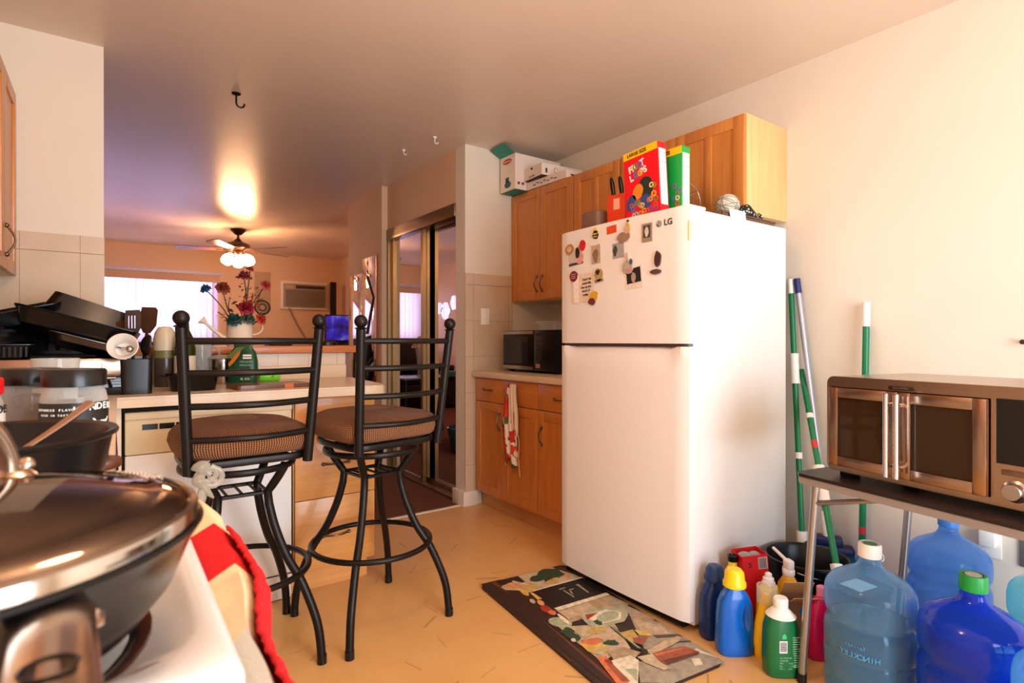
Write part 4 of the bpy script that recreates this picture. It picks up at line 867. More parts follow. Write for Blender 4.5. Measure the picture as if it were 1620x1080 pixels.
# frying pan and its glass lid
PX, PY = -.100, .503
t = thing('frying_pan', 'large dark frying pan on the front burner under a glass lid', 'pan', (PX, PY, .919))
bm = new(); lathe(bm, [(0, 0), (.105, 0), (.122, .006), (.140, .028), (.153, .060), (.158, .068), (.1595, .070), (.158, .0725), (.154, .070), (.148, .060), (.136, .030), (.118, .010), (.10, .005), (0, .005)], 72); obj('body', bm, M_blackm, t)
M_hand = mat('handle_steel', '#C4B0A0', .22, 1.0)
bm = new()
pts = smooth_path([(-.021 - PX, .404 - PY, .0455), (-.024 - PX, .386 - PY, .058), (-.026 - PX, .370 - PY, .0655), (-.0255 - PX, .340 - PY, .0685), (-.0235 - PX, .300 - PY, .0690), (-.021 - PX, .235 - PY, .069)], 6)
pts = [Vector(p) + Vector((.003, 0, -.006)) for p in pts]
A = []; k = len(pts)
for i, p in enumerate(pts):
    u = i / (k - 1); wdt = .0120 + .0055 * math.sin(min(1, u * 1.8) * PI / 2); th = .0065
    tn = (Vector(pts[min(i + 1, k - 1)]) - Vector(pts[max(i - 1, 0)])).normalized(); sd = Vector((1, 0, 0)); upv = sd.cross(tn).normalized()
    ring = [bm.verts.new(Vector(p) + sd * (wdt * math.cos(2 * PI * j / 20)) + upv * (th * math.sin(2 * PI * j / 20))) for j in range(20)]
    A.append(ring)
for X, Y in zip(A, A[1:]):
    for j in range(20): bm.faces.new((X[j], X[(j + 1) % 20], Y[(j + 1) % 20], Y[j]))
bm.faces.new(A[0][::-1]); bm.faces.new(A[-1]); obj('handle', bm, M_hand, t)
bm = new(); e = (-.020 - PX, .291 - PY, .0697); lathe(bm, [(.0, -.0004), (.0085, -.0004), (.0105, .0004), (.0095, .001), (.0085, 0)], 28, c=e); obj('hanging_hole', bm, mat('handle_hole', '#2A2320', .3, .6), t)
bm = new(); box(bm, -.012, .012, -.005, .005, -.010, .008, .002, M=Matrix.Translation((-.014 - PX, .388 - PY, .050)) @ Matrix.Rotation(.65, 4, 'Z')); ball(bm, (-.008 - PX, .384 - PY, .051), .0045, 10); obj('handle_bracket', bm, M_hand, t)
t = thing('pan_lid', 'steel-rimmed glass lid with arched steel handle on the frying pan', 'lid', (PX, PY, .9925))
bm = new(); lathe(bm, [(.1545, -.003), (.1560, -.002), (.1560, .006), (.1550, .0085), (.1515, .0095), (.150, .008), (.150, -.001), (.1545, -.003)], 80); obj('rim', bm, M_steelw, t)
bm = new(); lathe(bm, [(.151, .008), (.146, .0125), (.130, .016), (.124, .0165), (.118, .0185), (.08, .0265), (.04, .031), (0, .032)], 80)

M_lidg = bpy.data.materials.new('lid_glass'); M_lidg.use_nodes = True
_N = M_lidg.node_tree.nodes; _L = M_lidg.node_tree.links; _g = _N.new('ShaderNodeBsdfGlossy'); _g.inputs[0].default_value = lin('#E8D6C8'); _g.inputs[1].default_value = .05
_t = _N.new('ShaderNodeBsdfTransparent'); _t.inputs[0].default_value = lin('#8D7F78'); _f = _N.new('ShaderNodeFresnel'); _f.inputs[0].default_value = 2.9
_x = _N.new('ShaderNodeMixShader'); _L.new(_f.outputs[0], _x.inputs[0]); _L.new(_t.outputs[0], _x.inputs[1]); _L.new(_g.outputs[0], _x.inputs[2]); _L.new(_x.outputs[0], _N['Material Output'].inputs[0])
obj('glass', bm, M_lidg, t, ang=60)
bm = new()
for r in range(3):
    for k in range(9):
        a = math.radians(14 + k * 2.4 + r * 1.2); q = .1385 - r * .0045; ball(bm, (q * math.cos(a), q * math.sin(a), .0150 + r * .0008), .0011, 6)
o = obj('steam_holes', bm, M_chrome, t); o['kind'] = 'stuff'
hd = Vector((.64, .77, 0))
bm = new(); path = smooth_path([tuple(hd * s + Vector((0, 0, z))) for s, z in ((-.062, .026), (-.060, .045), (-.046, .068), (-.02, .078), (.02, .078), (.046, .068), (.060, .045), (.062, .026))], 5)
tube(bm, path, .0085, 14, sq=(1.2, .8)); h = obj('handle', bm, M_hand, t)
for s in (-1, 1):
    bm = new(); lathe(bm, [(.0, .023), (.0165, .023), (.017, .027), (.012, .032), (0, .034)], 20, c=tuple(hd * (.062 * s))); ball(bm, tuple(hd * (.076 * s) + Vector((0, 0, .033))), .006, 10); obj('handle_foot', bm, M_hand, h)
# black pot on the rear burner
t = thing('cooking_pot', 'wide matte black pot on the far burner behind the lidded pan', 'pot', (-.118, .845, .919))
bm = new(); lathe(bm, [(0, 0), (.098, 0), (.106, .006), (.1215, .088), (.1270, .091), (.1280, .094), (.1265, .0965), (.118, .094), (.115, .088), (.101, .010), (.095, .006), (0, .006)], 64); obj('body', bm, M_blackm, t)
bm = new(); tube(bm, smooth_path([(-.115, .03, .078), (-.14, .025, .082), (-.15, 0, .082), (-.14, -.025, .082), (-.115, -.03, .078)], 5), .006, 10); obj('side_handle', bm, M_black, t)
# wooden disc beside the stove
bm = new(); lathe(bm, [(0, 0), (.028, 0), (.030, .003), (.030, .012), (.028, .015), (0, .015)], 32, M=Matrix.Translation((-.013, 1.135, .9125)))
tag(obj('wooden_coaster', bm, wood('walnut', '#6B3A22', '#4A2616', 'x')), 'small round dark wooden coaster lying at the counter edge past the stove', 'coaster')

# ================================================================ spice jars on the counter past the stove
M_spice = mat('brown_spice', '#8C5A2C', .9, noise=.5, nscale=160); M_spice2 = mat('pale_seasoning', '#B8A45C', .9, noise=.4, nscale=150); M_labw = mat('label_white', '#F2F0EB', .6); M_labb = mat('label_black', '#1B1A19', .5)
def jar(name, label, loc, r, h, lidc, spice, lab=None, fill=.7):
    t = thing(name, label, 'jar', loc)
    bm = new(); lathe(bm, [(0, 0), (r * .95, 0), (r, .006), (r, h * .70), (r * .93, h * .78), (r * .86, h * .82), (r * .86, h * .86)], 40); obj('jar_body', bm, M_glassw, t)
    bm = new(); lathe(bm, [(0, .004), (r * .93, .004), (r * .95, h * fill * .75), (0, h * fill * .75)], 36); obj('spice_fill', bm, spice, t)
    bm = new(); lathe(bm, [(r * .90, h * .83), (r * .96, h * .835), (r * .97, h * .98), (r * .92, h), (0, h)], 40)
    if lidc == M_red: tube(bm, [(0, 0, h), (0, 0, h + .02)], .008, 12)
    obj('lid', bm, lidc, t)
    if lab:
        bm = new(); lathe(bm, [(r * 1.008, h * .08), (r * 1.008, h * .68)], 40); lb = obj('label', bm, lab, t)
    else: lb = None
    return t, lb
def curved_text(parent, s, size, m, r, z, ang0, spread=1.0, rise=0.0):
    """letters set one by one round a jar of radius r, centred on azimuth ang0"""
    n = len(s); obs = []
    for i, ch in enumerate(s):
        if ch == ' ': continue
        off = (i - (n - 1) / 2); a = ang0 + off * size * .72 * spread / r
        M = Matrix.Rotation(a + PI / 2, 4, 'Z') @ Matrix.Translation((0, -r - .0008, z + rise * (1 - (2 * off / max(1, n - 1)) ** 2)))
        o = text('letter', ch, size, m, parent, (0, 0, 0), '-y', extrude=.0003, bold=size * .02, M=M)
        obs.append(o)
    if len(obs) > 1:      # one word, one mesh
        bm = new()
        for o in obs: bm.from_mesh(o.data)
        me = bpy.data.meshes.new('lettering'); bm.to_mesh(me); bm.free(); me.materials.append(m)
        for o in obs: bpy.data.objects.remove(o)
        w_ = bpy.data.objects.new('lettering', me); COL.objects.link(w_); w_.parent = parent
        return w_
    return obs[0]
CAM = Vector((0, 0, 1.12))
def to_cam(l, extra=0): return math.atan2(-l[1], -l[0]) + math.radians(extra)
z = .9122
l = (-.046, 1.150, z); t, lb = jar('seasoning_jar', 'large seasoning jar with black lid and black steer label', l, .0445, .162, M_black, M_spice2, M_labb, .9)
curved_text(lb, "KINDER'S", .0145, M_inkw, .0449, .099, to_cam(l, 50), 1.0, .004)
curved_text(lb, 'JAPANESE FLAVOR', .0050, M_inkw, .0449, .100, to_cam(l, -34), 1.15)
curved_text(lb, 'RICH IN TASTE', .0042, M_inkw, .0449, .092, to_cam(l, -34), 1.15)
def steer(parent, r, z, a, s, m):
    bm = new(); outl = [(0, -1.0), (.28, -.75), (.30, -.2), (.45, .1), (.85, .25), (1.15, .75), (.95, .75), (.70, .48), (.30, .40), (0, .45)]
    outl = outl + [(-x, y) for x, y in outl[-2:0:-1]]
    vs = []
    for x, y in outl:
        an = a + x * s / r; vs.append(bm.verts.new(((r + .0008) * math.cos(an), (r + .0008) * math.sin(an), z + y * s)))
    bm.faces.new(vs); obj('steer_emblem', bm, m, parent, flat=True)
steer(lb, .0449, .074, to_cam(l, 50), .014, M_inkw)
l = (-.110, 1.265, z); t, lb = jar('seasoning_jar', 'clear jar of brown seasoning with black lid, no label showing', l, .0445, .160, M_black, M_spice, None, .95)
l = (-.172, 1.170, z); t, lb = jar('seasoning_bottle', 'sauce bottle with red cap and white steer label at the left edge', l, .040, .150, M_red, mat('red_brown_sauce', '#8A4A34', .4), M_labw, .95)
curved_text(lb, "KINDER'S", .017, M_ink, .0404, .098, to_cam(l, 62), 1.0, .004); steer(lb, .0404, .070, to_cam(l, 66), .013, M_ink)
curved_text(lb, 'BBQ SAUCE', .0065, M_ink, .0404, .045, to_cam(l, 50), 1.0)
l = (-.098, 1.62, z); t = thing('drinking_glass', 'clear tumbler with black band reading CHICAGO behind the jars', 'glass', l)
bm = new(); lathe(bm, [(0, 0), (.034, 0), (.036, .01), (.044, .168), (.042, .168), (.034, .012), (0, .010)], 40); obj('tumbler', bm, M_glassw, t)
bm = new(); lathe(bm, [(.0418, .105), (.0438, .145)], 40); bd = obj('black_band', bm, M_labb, t)
curved_text(bd, 'CHI AGO', .0165, M_inkw, .0434, .124, to_cam(l, 0), 1.0)
a0 = to_cam(l, -3); bm = new(); tube(bm, [(.0442 * math.cos(a0 + .22 * math.cos(u) * 1.0), .0442 * math.sin(a0 + .22 * math.cos(u)), .124 + .009 * math.sin(u)) for u in [0.5 + 5.3 * i / 16 for i in range(17)]], .0018, 6); obj('letter_emblem', bm, M_red, bd)
# spoon leaning in the pot
bm = new(); p0, p1 = Vector((-.05, .90, .965)), Vector((-.145, .93, 1.0)); 
tube(bm, smooth_path([(-.02, .895, .985), (-.05, .915, 1.035), (-.075, .93, 1.048), (-.12, .95, 1.028), (-.20, .955, 1.02)], 6), [.010, .0115, .012, .0115, .010, .008, .006, .005, .004, .004, .0035] + [.003] * 14, 10, sq=(.35, 1))
bm.free(); bm = new(); sp_ = smooth_path([(-.17, .79, .937), (-.11, .835, .975), (-.055, .876, 1.012), (-.02, .901, 1.040)], 6)
tube(bm, sp_, [.004 + .0055 * (i / (len(sp_) - 1)) ** 2 for i in range(len(sp_))], 12, sq=(.45, 1))
tag(obj('metal_spoon', bm, mat('spoon_steel', '#9A8578', .3, 1.0)), 'brushed metal spoon handle sticking up out of the black pot', 'spoon')
bm = new(); box(bm, -.30, -.20, 1.42, 1.56, .9125, 1.045, .004); tag(obj('spice_tin', bm, mat('dark_green_tin', '#1E5A38', .4)), 'dark green tin standing behind the red-capped bottle', 'tin')

# ================================================================ peninsula corner clutter
t = thing('countertop_oven', 'low stainless and black toaster oven in the counter corner under the pans', 'oven', (-.15, 2.62, .9122))
bm = new(); box(bm, -.20, .205, .0, .36, .0, .142, .004); obj('body', bm, M_black, t)
bm = new(); box(bm, -.20, .205, -.006, 0, .078, .140, .002); obj('control_strip', bm, M_copper, t)
bm = new(); box(bm, -.199, .204, -.005, 0, .006, .074, .002); fd_ = obj('door', bm, mat('black_gloss', '#08080A', .04), t)
bm = new(); tube(bm, [(-.16, -.022, .066), (.17, -.022, .066)], .005, 8); tube(bm, [(-.15, -.022, .066), (-.15, -.004, .066)], .004, 6); tube(bm, [(.16, -.022, .066), (.16, -.004, .066)], .004, 6); obj('handle', bm, M_steel, fd_)
bm = new(); box(bm, .1995, .2065, -.007, -.004, .004, .076); box(bm, .125, .129, -.008, -.005, .096, .122); obj('trim_line', bm, M_wp, t)
def tray(name, label, loc, rot, w, d, h, th=.003, m=None, flare=.015, ribs=0, rim=.012, mats=None):
    bm = new(); n = 10
    def R(i, z, fl): return [(x, y, z) for x, y in rrect(-w / 2 - fl + i, w / 2 + fl - i, -d / 2 - fl + i, d / 2 + fl - i, .03, 5)]
    L0 = [R(0, 0, 0), R(0, h, flare), R(-rim, h + .001, flare), R(-rim, h + .004, flare), R(th, h + .004, flare), R(th, th, 0)]
    rg = [[bm.verts.new(p) for p in lp] for lp in L0]
    for A, Bq in zip(rg, rg[1:]):
        for j in range(len(A)): bm.faces.new((A[j], A[(j + 1) % len(A)], Bq[(j + 1) % len(A)], Bq[j]))
    bm.faces.new(rg[0][::-1]); bm.faces.new(rg[-1])
    for k in range(ribs):
        x = -w / 2 + w * (k + .5) / ribs; box(bm, x - .003, x + .003, -d / 2 - flare - .006, d / 2 + flare + .006, h * .1, h * .9)
    return tag(obj(name, bm, m or M_blackm, loc=loc, rot=rot), label, 'pan')
g = math.radians
tray('baking_pan', 'grey metal baking pan at the bottom right of the pan pile', (-.075, 2.70, 1.085), (g(-8), g(17), 0), .18, .24, .018, m=mat('worn_grey_pan', '#6B6965', .25, .9, noise=.3))
tray('roasting_pan', 'ribbed black roasting pan at the bottom left of the pile', (-.335, 2.73, 1.058), (0, 0, g(4)), .19, .22, .045, ribs=13, m=M_blackm)
t = thing('pot_lid', 'dark domed lid lying on the ribbed roasting pan', 'lid', (-.345, 2.73, 1.108), 0, rot=(g(4), g(-6), 0))
bm = new(); lathe(bm, [(.125, 0), (.129, .004), (.118, .022), (.07, .048), (0, .058)], 36); obj('dome', bm, M_blackm, t)
bm = new(); tube(bm, arc((0, 0, .057), .020, 0, PI, 10, plane='xz'), .005, 8); obj('handle', bm, M_black, t)
tray('baking_tray', 'long black baking tray sloping down to the right across the pile', (-.105, 2.73, 1.132), (g(-6), g(16), 0), .33, .26, .052, m=mat('worn_black_pan', '#1A1918', .2, .6, noise=.4))
tray('roaster', 'deep black roaster turned upside down on top of the pile', (-.055, 2.88, 1.262), (g(4), g(180 + 20), 0), .25, .24, .075, m=M_blackm, rim=.008)
tray('broiler_pan', 'flat black broiler pan tilted up at the left of the pile', (-.30, 2.86, 1.185), (g(6), g(-15), 0), .28, .26, .050, m=M_blackm)

bm = new(); box(bm, -.18, .175, -.008, .008, 0, .16, .006); box(bm, -.175, .17, -.014, .0, .005, .155, .004)
for k in range(9): box(bm, -.165 + k * .038, -.150 + k * .038, -.017, -.012, .02, .14)
tag(obj('griddle', bm, M_blackm, loc=(-.17, 3.02, 1.056), rot=(g(-14), 0, 0)), 'ribbed black griddle standing upright at the back of the pan pile', 'griddle')
# utensil crock with utensils
t = thing('utensil_crock', 'square black utensil crock beside the toaster oven', 'crock', (.085, 2.66, .9122))
bm = new(); loft(bm, [(0, .052, .052, 0, 0, 6), (.135, .056, .056, 0, 0, 6)], 32, cap1=False); loft(bm, [(.003, .049, .049, 0, 0, 6), (.135, .053, .053, 0, 0, 6)], 32, cap1=False); obj('crock', bm, M_black, t)
def utensil(name, label, base, top, hw, hl, kind, m, mh, tilt=0):
    b, tp = Vector(base), Vector(top); ax = (tp - b).normalized()
    side = Vector((.812, -.583, 0)); side = (side - ax * side.dot(ax)).normalized(); nr = ax.cross(side)
    M = Matrix((( side.x, nr.x, ax.x, tp.x), (side.y, nr.y, ax.y, tp.y), (side.z, nr.z, ax.z, tp.z), (0, 0, 0, 1)))
    t = thing(name, label, 'utensil', base)
    Mi = Matrix.Translation(-b)
    bm = new(); tube(bm, [(0, 0, 0), tuple(tp - b)], .006, 8); obj('handle', bm, mh, t)
    bm = new(); MM = Mi @ M
    if kind == 'turner':
        o = [(-hw * .45, 0), (hw * .45, 0), (hw, hl * .35), (hw * 1.05, hl), (-hw * 1.05, hl), (-hw, hl * .35)]
        for u0, u1 in ((-1.05, -.62), (-.45, -.2), (-.05, .2), (.35, 1.05)):
            q = [(u0 * hw, hl * .3), (u1 * hw, hl * .3), (u1 * hw, hl * .8), (u0 * hw, hl * .8)]; vs = [(x, z) for x, z in q]; prism(bm, vs, -.001, .001, M=MM @ Matrix.Rotation(PI / 2, 4, 'X'))
        prism(bm, [(-hw * .45, 0), (hw * .45, 0), (hw, hl * .31), (-hw, hl * .31)], -.001, .001, M=MM @ Matrix.Rotation(PI / 2, 4, 'X'))
        prism(bm, [(-hw * 1.05, hl * .79), (hw * 1.05, hl * .79), (hw * .95, hl), (-hw * .95, hl)], -.001, .001, M=MM @ Matrix.Rotation(PI / 2, 4, 'X'))
    elif kind == 'spoon':
        vs = ball(bm, (0, 0, hl / 2), 1, 16, sc=(hw, .006, hl / 2), M=None)
        for v in vs: v.co.y += -.35 * (1 - ((v.co.z - hl / 2) / (hl / 2)) ** 2) * .03
        for v in bm.verts: v.co = MM @ v.co
    elif kind == 'flat':
        vs = prism(bm, [(-hw * .4, 0), (hw * .4, 0), (hw, hl * .3), (hw, hl * .9), (hw * .7, hl), (-hw * .9, hl * 1.0), (-hw, hl * .8), (-hw, hl * .3)], -.0015, .0015, M=MM @ Matrix.Rotation(PI / 2, 4, 'X'))
    obj('head', bm, m, t)
M_taupe = mat('taupe_nylon', '#55483E', .35); M_brn = mat('brown_nylon', '#4A3122', .3)
cz = .925
utensil('slotted_turner', 'grey slotted turner standing in the black crock', (.075, 2.65, cz), (.075, 2.66, 1.135), .030, .105, 'turner', M_taupe, M_black)
utensil('spatula', 'wide brown nylon spatula, tallest in the crock', (.10, 2.66, cz), (.122, 2.68, 1.15), .034, .105, 'flat', M_brn, M_black)
utensil('serving_spoon', 'dark serving spoon leaning right in the crock', (.095, 2.64, cz), (.115, 2.625, 1.06), .022, .085, 'spoon', M_black, M_black)
utensil('spatula', 'brown spatula half hidden behind the slotted turner', (.065, 2.68, cz), (.045, 2.72, 1.11), .028, .09, 'flat', mat('amber_nylon', '#5B3C1E', .3), M_black)
t = thing('funnel_cup', 'white cup hanging open toward the camera on the crock rim with a steel scoop', 'cup', (.040, 2.525, 1.098), 0, rot=(g(72), 0, g(-8)))
bm = new(); lathe(bm, [(.030, -.045), (.034, -.02), (.0475, .0), (.050, .004), (.0475, .006), (.043, .0), (.031, -.018), (.027, -.044), (0, -.044), (0, -.046), (.030, -.046)], 40); obj('cup', bm, M_wp, t)
bm = new(); ball(bm, (.022, -.012, .006), .014, 16, sc=(1, 1, .8)); tube(bm, [(.022, -.012, .006), (-.005, .0, -.03)], .007, 8); obj('scoop', bm, M_steel, t)

# drinks, soap, pans on the far counter
def bottle(name, label, cat, loc, prof, m, cap=None, capm=None, n=36, extra=None, rot=0):
    t = thing(name, label, cat, loc, rot)
    bm = new(); lathe(bm, prof, n); obj('bottle_body', bm, m, t)
    if cap: bm = new(); lathe(bm, cap, n); obj('cap', bm, capm, t)
    return t
t = bottle('soap_bottle', 'cream-topped dish soap bottle with clear base in the counter corner', 'bottle', (.205, 2.98, .9122), [(0, 0), (.042, 0), (.045, .01), (.045, .12), (.043, .155)], mat('smoky_plastic', '#4E4640', .2), [(.043, .155), (.046, .158), (.046, .215), (.040, .245), (.026, .268), (0, .272)], mat('cream_plastic', '#DDCDB0', .35))
bm = new(); lathe(bm, [(.0455, .128), (.0475, .130), (.0475, .162), (.0455, .164)], 32); obj('green_band', bm, mat('olive_band', '#7C7446', .4), t)
wb_ = bottle('wine_bottle', 'dark green wine bottle behind the stool post', 'bottle', (.275, 2.90, .9122), [(0, 0), (.041, 0), (.043, .008), (.043, .175), (.036, .215), (.018, .255), (.0155, .31), (.017, .312), (.017, .32), (0, .32)], mat('bottle_green_glass', '#3E4A12', .05, trans=.55, ior=1.4))
bm = new(); lathe(bm, [(.0435, .055), (.0435, .14)], 32); obj('paper_label', bm, mat('pale_label', '#D8CBB4', .6), wb_)
t = thing('roaster', 'oval black roaster with side handles at the peninsula edge', 'pan', (.285, 2.69, .9122))
bm = new(); loft(bm, [(0, .082, .058, 0, 0, 3), (.06, .094, .070, 0, 0, 3), (.066, .100, .076, 0, 0, 3), (.070, .100, .076, 0, 0, 3)], 40, cap1=False); loft(bm, [(.004, .078, .054, 0, 0, 3), (.070, .091, .067, 0, 0, 3)], 40, cap1=False); obj('body', bm, M_blackm, t)
for s in (-1, 1):
    bm = new(); tube(bm, [(s * .095, -.025, .062), (s * .115, -.02, .064), (s * .12, 0, .064), (s * .115, .02, .064), (s * .095, .025, .062)], .005, 8); obj('side_handle', bm, M_blackm, t)
t = thing('saucepan', 'small stainless saucepan behind the green bottle bag', 'pan', (.445, 3.02, .9122))
bm = new(); lathe(bm, [(0, 0), (.055, 0), (.06, .01), (.06, .118), (.064, .121), (.058, .121), (.056, .01), (0, .006)], 40); obj('body', bm, M_steel, t)
bm = new(); lathe(bm, [(.064, .122), (.062, .128), (.03, .138), (0, .14)], 36); obj('lid', bm, M_glassw, t)
t = thing('water_pitcher', 'clear plastic pitcher standing behind the wine bottle', 'pitcher', (.355, 3.05, .9122))
bm = new(); lathe(bm, [(0, 0), (.040, 0), (.042, .01), (.050, .20), (.048, .20), (.040, .012), (0, .008)], 36); obj('body', bm, M_glassw, t)
bm = new(); tube(bm, smooth_path([(.046, 0, .18), (.075, 0, .17), (.078, 0, .10), (.044, 0, .06)], 6), .005, 8); obj('handle', bm, M_glassw, t)
t = thing('snack_bag', 'dark green stand-up pouch with orange leaf print on the peninsula', 'bag', (.515, 2.90, .9122), g(-25))
bm = new(); loft(bm, [(0, .062, .035, 0, 0, 3), (.05, .066, .040, 0, 0, 3), (.11, .064, .034, 0, 0, 3), (.155, .055, .020, 0, 0, 2.5), (.175, .040, .008, 0, 0, 2.2), (.188, .042, .006, 0, 0, 2.2), (.196, .048, .004, 0, 0, 2.2)], 36); o = obj('pouch', bm, mat('pouch_green', '#0D4B32', .3, noise=.3, nscale=12), t)
bm = new(); prism(bm, [(-.055, .10), (-.02, .145), (.0, .165), (-.005, .14), (-.03, .105), (-.05, .085)], 0, .0012, M=Matrix.Translation((0, -.041, 0)) @ Matrix.Rotation(PI / 2, 4, 'X')); obj('leaf_print', bm, mat('leaf_orange', '#C26A22', .5), t)
bm = new(); prism(bm, [(-.06, .135), (-.02, .175), (.02, .18), (-.01, .15), (-.04, .12)], 0, .0012, M=Matrix.Translation((0, -.038, 0)) @ Matrix.Rotation(PI / 2, 4, 'X')); obj('leaf_print', bm, mat('leaf_olive', '#5E6E34', .5), t)
bm = new(); box(bm, .008, .045, -.0375, -.0362, .122, .130); box(bm, .008, .045, -.0375, -.0362, .134, .142); obj('white_stripe', bm, M_inkw, t)
text('lettering', 'ORGANIC', .013, mat('pouch_mint', '#8FC7AE', .5), t, (.024, -.0395, .108), '-y'); text('lettering', 'SPROUTED', .011, mat('pouch_mint', '#8FC7AE', .5), t, (.022, -.0410, .092), '-y')
text('lettering', 'EL SOL', .014, M_inkw, t, (.02, -.0415, .028), '-y')
bm = new(); box(bm, .040, .058, -.034, -.0325, .04, .058); obj('orange_mark', bm, mat('mark_orange', '#E2571E', .5), t)
t = thing('drink_can', 'bright green can lying on its side by the backsplash', 'can', (.655, 3.02, .9122), g(4))
bm = new(); lathe(bm, [(0, -.05), (.024, -.05), (.029, -.044), (.029, .044), (.024, .05), (0, .05)], 32, M=Matrix.Translation((0, 0, .029)) @ Matrix.Rotation(PI / 2, 4, 'Y')); obj('can_body', bm, mat('can_green', '#7BE03A', .25), t)
text('lettering', 'Z', .02, M_ink, t, (.01, -.0297, .030), '-y')
t = thing('cutting_board', 'dark wooden cutting board lying at the front edge of the peninsula', 'board', (.575, 2.66, .9122), g(6))
bm = new(); prism(bm, rrect(-.155, .155, -.09, .09, .02), 0, .018); obj('board', bm, wood('board_wood', '#7A4A30', '#55301F', 'x'), t)
bm = new(); prism(bm, [(.04, -.0905), (.075, -.0905), (.095, -.088), (.06, -.088)], .0, .0185); obj('worn_corner', bm, mat('worn_orange', '#C7683A', .5), t)

# ledge of the half wall: watering can with artificial roses
t = thing('watering_can', 'cream watering can used as a vase on the wooden ledge', 'watering can', (.556, 3.225, 1.0925), g(-8))
M_cream = mat('cream_enamel', '#EFE3CC', .35)
bm = new(); lathe(bm, [(0, 0), (.062, 0), (.063, .003), (.0625, .125), (.065, .128), (.0625, .131), (.060, .126), (.060, .006), (0, .006)], 40); obj('can_body', bm, M_cream, t)
bm = new(); tube(bm, smooth_path([(-.06, 0, .035), (-.09, 0, .055), (-.14, 0, .10), (-.158, 0, .118)], 6), [.011] * 6 + [.009] * 6 + [.0075] * 7, 14)
lathe(bm, [(.0075, 0), (.012, .01), (.023, .028), (.022, .030), (0, .028)], 24, M=Matrix.Translation((-.155, 0, .116)) @ Matrix.Rotation(g(-50), 4, 'Y')); obj('spout', bm, M_cream, t)
bm = new(); tube(bm, smooth_path([(.061, 0, .12), (.085, 0, .128), (.108, 0, .11), (.108, 0, .085), (.09, 0, .065), (.061, 0, .058)], 6), .0035, 10); obj('handle', bm, M_cream, t)
def bloom(bm, c, r, ax=(0, -.4, .9), seed=0):
    rnd = random.Random(seed); z = Vector(ax).normalized(); Q = z.to_track_quat('Z', 'Y').to_matrix()
    for L_, (cnt, rad, op, ht) in enumerate(((3, .34, .35, .95), (4, .55, .5, .9), (5, .80, .75, .72), (6, 1.0, 1.05, .48))):
        for k in range(cnt):
            a0 = 2 * PI * (k / cnt) + L_ * .7 + rnd.uniform(-.15, .15); W = 2 * PI / cnt * .72; G = {}
            for i in range(7):
                for j in range(5):
                    u = (i / 6 - .5) * 2; v = j / 4; wv = math.sin(PI * (0.25 + .62 * v))
                    rr = rad * r * (.15 + .85 * math.sin(v * PI / 2) ** .8) * (1 + .12 * (v ** 3) * math.cos(3 * u + k)); a = a0 + u * W * wv
                    h = r * (ht * 1.35 * v - op * .55 * v ** 3) - (1 - abs(u) ** 2) * 0 - .18 * r * abs(u) ** 2 * v
                    G[i, j] = bm.verts.new(Vector(c) + Q @ Vector((rr * math.cos(a), rr * math.sin(a), h - .4 * r)))
            for i in range(6):
                for j in range(4): bm.faces.new((G[i, j], G[i + 1, j], G[i + 1, j + 1], G[i, j + 1]))
def rose(label, top, r, col, base=(.556, 3.225, 1.20), ax=(0, -.5, .85), leaves=2, seed=1, stem='#3C3A22'):
    t = thing('artificial_rose', label, 'flower', base); b = Vector(base); tp = Vector(top) - b
    bm = new(); mid = tp * .5 + Vector((.02 * math.sin(seed), 0, -.01)); tube(bm, smooth_path([(0, 0, -.06), tuple(mid), tuple(tp - Vector(ax).normalized() * r * .4)], 8), .0028, 6)
    for k in range(leaves):
        p = tp * (.35 + .2 * k); s = 1 if k % 2 else -1; vs = [bm.verts.new(p + Vector(q)) for q in ((0, 0, 0), (s * .014, -.006, .016), (s * .034, 0, .018), (s * .016, .006, .002))]; bm.faces.new(vs)
    obj('stem', bm, mat('stem_' + stem[1:], stem, .6), t)
    bm = new(); bloom(bm, tuple(tp), r, ax, seed); obj('bloom', bm, mat('petal_' + col[1:], col, .6, noise=.35, nscale=30), t, flat=False, ang=70)
rose('deep blue artificial rose leaning out to the left', (.392, 3.20, 1.385), .027, '#0E5575', ax=(-.35, -.3, .6), leaves=0, seed=3)
rose('rust brown artificial rose left of centre', (.475, 3.20, 1.395), .036, '#8E4028', ax=(.1, -.6, .5), seed=5)
rose('large burgundy artificial rose below the topmost bud', (.575, 3.21, 1.462), .038, '#7A2430', ax=(0, -.2, .9), seed=8)
rose('small red artificial rose, topmost of the bunch', (.603, 3.20, 1.50), .020, '#A8323A', ax=(.2, -.4, .8), leaves=0, seed=9)
rose('coral pink artificial rose at the right of the bunch', (.680, 3.19, 1.418), .029, '#C24A48', ax=(.3, -.6, .5), seed=12)
rose('crimson frilled artificial rose low in the middle', (.578, 3.17, 1.295), .040, '#A32232', ax=(0, -.6, .5), seed=14, leaves=0)
rose('orange red artificial rose low at the right over the handle', (.655, 3.18, 1.235), .030, '#C4482E', ax=(.4, -.6, .4), seed=15, leaves=0)
rose('teal succulent-like artificial bloom at the can mouth', (.520, 3.17, 1.232), .040, '#1F5550', ax=(-.2, -.5, .7), seed=17, leaves=0)
rose('grey green artificial bloom at the right of the can mouth', (.588, 3.165, 1.238), .036, '#4E6152', ax=(.1, -.5, .7), seed=19, leaves=0)
